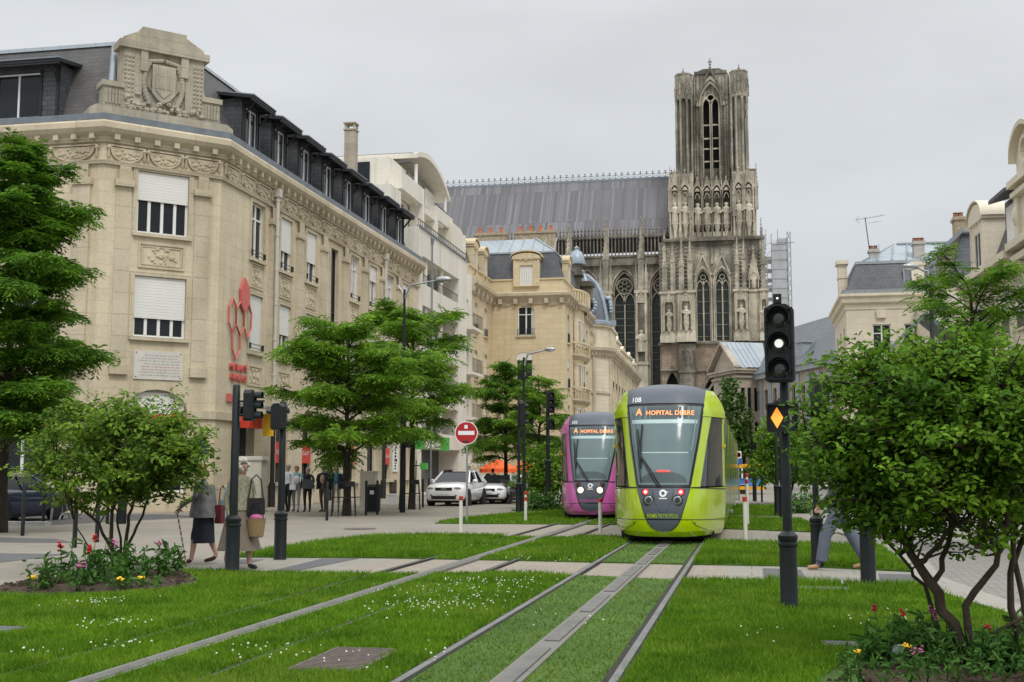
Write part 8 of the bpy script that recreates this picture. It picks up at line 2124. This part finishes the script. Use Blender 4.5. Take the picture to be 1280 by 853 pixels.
    chn = (np.abs(co[:, 0]) < .035 * k) & (np.abs(co[:, 2] - hc[2] + .085 * k) < .025 * k) & (co[:, 1] < hc[1] - .03 * k); co[chn, 1] -= .012 * k
    bm_.vertices.foreach_set('co', co.ravel())
    keys = ['skin', 'top', 'leg', 'shoe']; mats_ = ['skin', top, legs, shoes]
    bm_.materials.clear(); [bm_.materials.append(MATS[q]) for q in mats_]
    A = np.array([vs[a] for a, b in es]); B = np.array([vs[b] for a, b in es]); AB = B - A; idx = []
    for p in bm_.polygons:
        c = np.array(p.center); t = np.clip(((c - A) * AB).sum(1) / np.maximum(1e-9, (AB * AB).sum(1)), 0, 1); dist = np.linalg.norm(c - (A + AB * t[:, None]), axis=1) - np.array([rs[b] for a, b in es]) * .8; e = dist.argmin()
        a, b = es[e]; key = tg[b] if t[e] > .5 else tg[a]
        if tg[b] == 'skin' and tg[a] == 'top' and b == nk: key = 'skin' if t[e] > .75 else 'top'
        idx.append(keys.index(key))
    bm_.polygons.foreach_set('material_index', idx); bm_.polygons.foreach_set('use_smooth', [True] * len(idx)); bm_.name = 'body'; bm_.update()
    ob('body', bm_, T)
    # hair, eyes, ears
    hx, hy, hz = vs[hm]; m = MB(); q = MB()
    for s in (-1, 1): m.ball((hx + s * .032 * k, hy - .082 * k, hz + .008 * k), .009 * k, 6, 4)
    m.box(hx - .022 * k, hx + .022 * k, hy - .088 * k, hy - .080 * k, hz - .052 * k, hz - .044 * k); ob('eyes_and_mouth', m.mesh('eyes_and_mouth', 'hair_dark'), T)
    m = MB()
    for s in (-1, 1): m.ball((hx + s * .085 * k, hy + .005 * k, hz - .005 * k), (.014 * k, .022 * k, .032 * k), 6, 5)
    ob('ears', m.mesh('ears', 'skin', 60), T)
    m = MB(); R_ = .098 * k
    if hairstyle == 'curly':
        rr = random.Random(5)
        for i in range(70):
            d = Vector((rr.gauss(0, 1), rr.gauss(0, 1), rr.gauss(.35, .9))).normalized()
            if d.y < -.55 and d.z < .55: continue
            m.ball((hx + d.x * .098 * k, hy + .012 + d.y * .10 * k, hz + .03 * k + d.z * .095 * k), .038 * k, 6, 4)
    elif hairstyle == 'bald': m.lathe([(R_ * .98, -.04 * k), (R_ * 1.0, .0)], (hx, hy + .01, hz), 14, R(-10), R(190))
    else:
        m.ball((hx, hy + .016 * k, hz + .030 * k), (R_ * .98, R_ * 1.02, R_ * .98), 14, 10); keep = [i for i, p in enumerate(m.v) if True]
        cut = hz + .045 * k; m.v = [(a, max(b, hy - .085 * k) if c > cut else max(b, hy - (.02 if hairstyle == 'short' else .035) * k), c if hairstyle == 'short' or c > hz else c - .05 * k) for a, b, c in m.v]
    ob('hair', m.mesh('hair', hair, 60), T)
    T.location = loc; T.rotation_euler = (0, 0, rz)
    return T, k
def skirt(T, k, m_, z0, z1, r0, r1, dx=0, name='skirt', folds=.03):
    m = MB(); n = 28; vs, fs = [], []
    for j in range(7):
        t = j / 6; z = z1 + (z0 - z1) * t; r = r1 + (r0 - r1) * t
        for i in range(n): a = 2 * math.pi * i / n; q = r * (1 + folds * t * math.sin(a * 7)); vs.append((q * math.cos(a) * k, (q * .86 * math.sin(a) + dx * t) * k, z * k))
    fs = [(j * n + i, j * n + (i + 1) % n, (j + 1) * n + (i + 1) % n, (j + 1) * n + i) for j in range(6) for i in range(n)]
    m.add(vs, fs); return ob(name, m.mesh(name, m_, 60), T)
def handbag(label, p, rz, m_, w=.28, h=.22, d=.12, strap=.25):
    T = thing('handbag', label, 'bag', (0, 0, 0)); m = MB(); m.prism([(-w / 2, .02), (-w * .44, 0), (w * .44, 0), (w / 2, .02), (w * .46, h), (-w * .46, h)], -d / 2, d / 2); ob('bag_body', m.mesh('bag_body', m_, 40), T)
    m = MB(); m.path([(-w * .4, 0, h), (-w * .25, 0, h + strap * .8), (0, 0, h + strap), (w * .25, 0, h + strap * .8), (w * .4, 0, h)], .012, 6); ob('strap', m.mesh('strap', m_, 40), T); T.location = p; T.rotation_euler = (0, 0, rz); return T
# woman with the cane, walking left
x, y = G(253, 705); rzL = R(-90 + 14)
T, k = person('elderly woman in grey tweed jacket and navy skirt walking left with a cane', (x, y, .005), rzL, 1.60, 'cloth_tweed', 'cloth_navy', 'shoe_burgundy', 'hair_ginger', 'bob', .17, (((.25, -.10, 1.16), (.20, -.34, 1.0)), ((-.27, .05, 1.16), (-.25, -.10, .98))), .06, bare_leg=True, fat=1.12)
skirt(T, k, 'cloth_navy', .36, .98, .235, .19, -.0); skirt(T, k, 'cloth_tweed', .80, 1.36, .29, .20, 0, 'jacket', .05)
ca = thing('walking_cane', 'patterned reddish walking cane held by the woman in the tweed jacket', 'cane', (x, y, 0)); hp = Matrix.Rotation(rzL, 4, 'Z') @ Vector((.21 * k, -.42 * k, .93 * k)) + Vector((x, y, 0)); ft = (*G(233, 707), .01)
m = MB(); m.path([ft, tuple(Vector(ft) * .3 + hp * .7), tuple(hp), tuple(hp + Vector((.05, 0, .02))), tuple(hp + Vector((.10, 0, -.02)))], [.011, .012, .013, .013, .012], 8); part('stick', m, 'cane_wood', ca, 50)
m = MB(); 
for q in range(9): p = Vector(ft) + (hp - Vector(ft)) * (q + .5) / 9; m.tube(p, p + (hp - Vector(ft)).normalized() * .035, .0135, n=8)
part('pattern', m, 'cloth_white', ca)
handbag('burgundy handbag hanging behind the woman with the cane', (x + .30, y + .05, .66), R(80), 'bag_red', .25, .30, .12, .32); handbag('pale blue carrier bag beside the burgundy handbag', (x + .36, y + .16, .68), R(60), 'cloth_scarf', .28, .36, .12, .25)
# woman with the basket, behind the black pole, walking right
x, y = G(298, 712); rzR = R(62)
T, k = person('white-haired woman in floral olive blouse and long taupe skirt, half hidden by a black pole', (x, y, .005), rzR, 1.66, 'cloth_olive', 'cloth_taupe', 'shoe_black', 'hair_white', 'curly', .13, (((.27, -.02, 1.14), (.22, -.22, 1.02)), ((-.26, .03, 1.12), (-.26, -.04, .88))), .03, bare_leg=True, fat=1.12)
skirt(T, k, 'cloth_taupe', .30, .99, .36, .19); skirt(T, k, 'cloth_olive', .93, 1.40, .225, .185, 0, 'blouse', .03)
b = thing('straw_basket', 'straw basket bag with pink cloth carried by the white-haired woman', 'basket', (0, 0, 0)); m = MB(); m.lathe([(.10, 0), (.15, .02), (.19, .30), (.20, .34), (.18, .33)], n=16, sy=.7); ob('basket', m.mesh('basket', 'wicker', 50), b); m = MB(); m.path([(-.15, 0, .33), (-.08, 0, .62), (.08, 0, .62), (.15, 0, .33)], .012, 6); ob('handle', m.mesh('handle', 'cloth_black', 50), b); m = MB(); m.ball((0, 0, .35), (.15, .11, .07), 10, 6); ob('pink_cloth', m.mesh('pink_cloth', 'flower_pink', 50), b); b.location = (x + .33, y - .12, .50); b.scale = (.78, .78, .85)
handbag('black shoulder bag at the side of the white-haired woman', (x + .27, y - .02, .84), R(30), 'cloth_black', .28, .26, .1, .36)
# man striding left behind the right shrub
x, y = G(1052, 713)
T, k = person('man in grey trousers and tan shoes striding left, upper body hidden by the right shrub', (x, y, .005), R(-90), 1.74, 'cloth_slate', 'cloth_denim', 'shoe_tan', 'hair_grey', 'short', .34, (((.24, -.12, 1.16), (.2, -.28, 1.0)), ((-.26, .14, 1.16), (-.25, .12, .92))), .05)
m = MB()
for s, st in ((1, .34), (-1, -.34)):
    m.path([(s * .10 * k, 0, .93 * k), (s * .11 * k, -st * .58 * k - .03, .52 * k), (s * .11 * k, -st * .95 * k + .03, .14 * k + (.05 if st < 0 else 0))], [.115 * k, .092 * k, .085 * k], 12)
ob('trousers', m.mesh('trousers', 'cloth_denim', 60), T); skirt(T, k, 'cloth_slate', .86, 1.38, .2, .18, 0, 'jacket', .02)
# group on the far pavement
GP = [(359.5, 'man in white shirt and dark trousers at the left of the pedestrian group', 1.70, 'cloth_white', 'cloth_black', 'hair_grey', 'short', .08), (370, 'woman with pale blue scarf and light grey trousers in the pedestrian group', 1.66, 'cloth_scarf', 'cloth_grey', 'hair_ginger', 'bob', .14), (384, 'woman in black with a large dark shoulder bag in the pedestrian group', 1.60, 'cloth_black', 'cloth_black', 'hair_grey', 'bob', .04), (404, 'dark-haired woman in black jacket over a floral top, brown trousers', 1.66, 'cloth_black', 'cloth_brown', 'hair_dark', 'short', .08), (419.5, 'man in turquoise shirt, navy jacket and beige trousers raising his hand', 1.66, 'cloth_blue', 'cloth_beige', 'hair_grey', 'bald', .06)]
for i, (u, l_, h, tp_, lg, hr, hs, st) in enumerate(GP):
    x, y = G(u, 640.5); arms = None
    if i == 4: arms = (((.32, -.05, 1.22), (.38, -.22, 1.38)), ((-.26, .02, 1.14), (-.25, -.06, .90)))
    if i == 2: arms = (((.27, -.04, 1.16), (.10, -.24, 1.10)), ((-.26, .02, 1.14), (-.22, -.14, .95)))
    T, k = person(l_, (x, y, .005), R([-12, 10, 6, -8, 14][i]), h, tp_, lg, 'shoe_black', hr, hs, st, arms, group='pedestrians on the far pavement', fat=1.05, fingers=(i == 4))
    if i in (3, 4):
        m = MB(); c_ = 'cloth_black' if i == 3 else 'cloth_navy'
        for s in (-1, 1): m.path([(s * .10, -.05, 1.42 * k), (s * .16, -.05, 1.2 * k), (s * .17, -.04, .86 * k)], [.07, .10, .10], 8); m.path([(s * .19 * k, 0, 1.40 * k), (s * .27 * k, 0, 1.15 * k)], [.075, .065], 8)
        m.path([(0, .06, 1.4 * k), (0, .07, 1.1 * k), (0, .08, .84 * k)], [.14, .15, .16], 10); ob('jacket', m.mesh('jacket', c_, 60), T)
    if i == 3: m = MB(); m.ball((0, -.10, 1.22 * k), (.10, .06, .18), 10, 8); ob('floral_top', m.mesh('floral_top', 'cloth_floral', 60), T)
    if i == 1: m = MB(); m.ball((.02, -.10, 1.2 * k), (.13, .06, .16), 10, 8); ob('white_top', m.mesh('white_top', 'cloth_white', 60), T); handbag('white bag at the waist of the woman with the blue scarf', (x - .05, y - .22, .82), 0, 'cloth_white', .24, .2, .1, .3)
    if i == 2: handbag('large dark bag on the arm of the woman in black', (x + .12, y - .27, .86), R(5), 'cloth_slate', .42, .34, .14, .2)
x, y = PY(616, 600, 60)[0], 60.0; person('dark-haired person in black standing behind the white coupe', (x, y, 0), R(160), 1.6, 'cloth_black', 'cloth_black', 'shoe_black', 'hair_dark', 'bob', .05, fingers=False)
x, y = PY(889, 600, 70)[0] + 3.2, 72.0
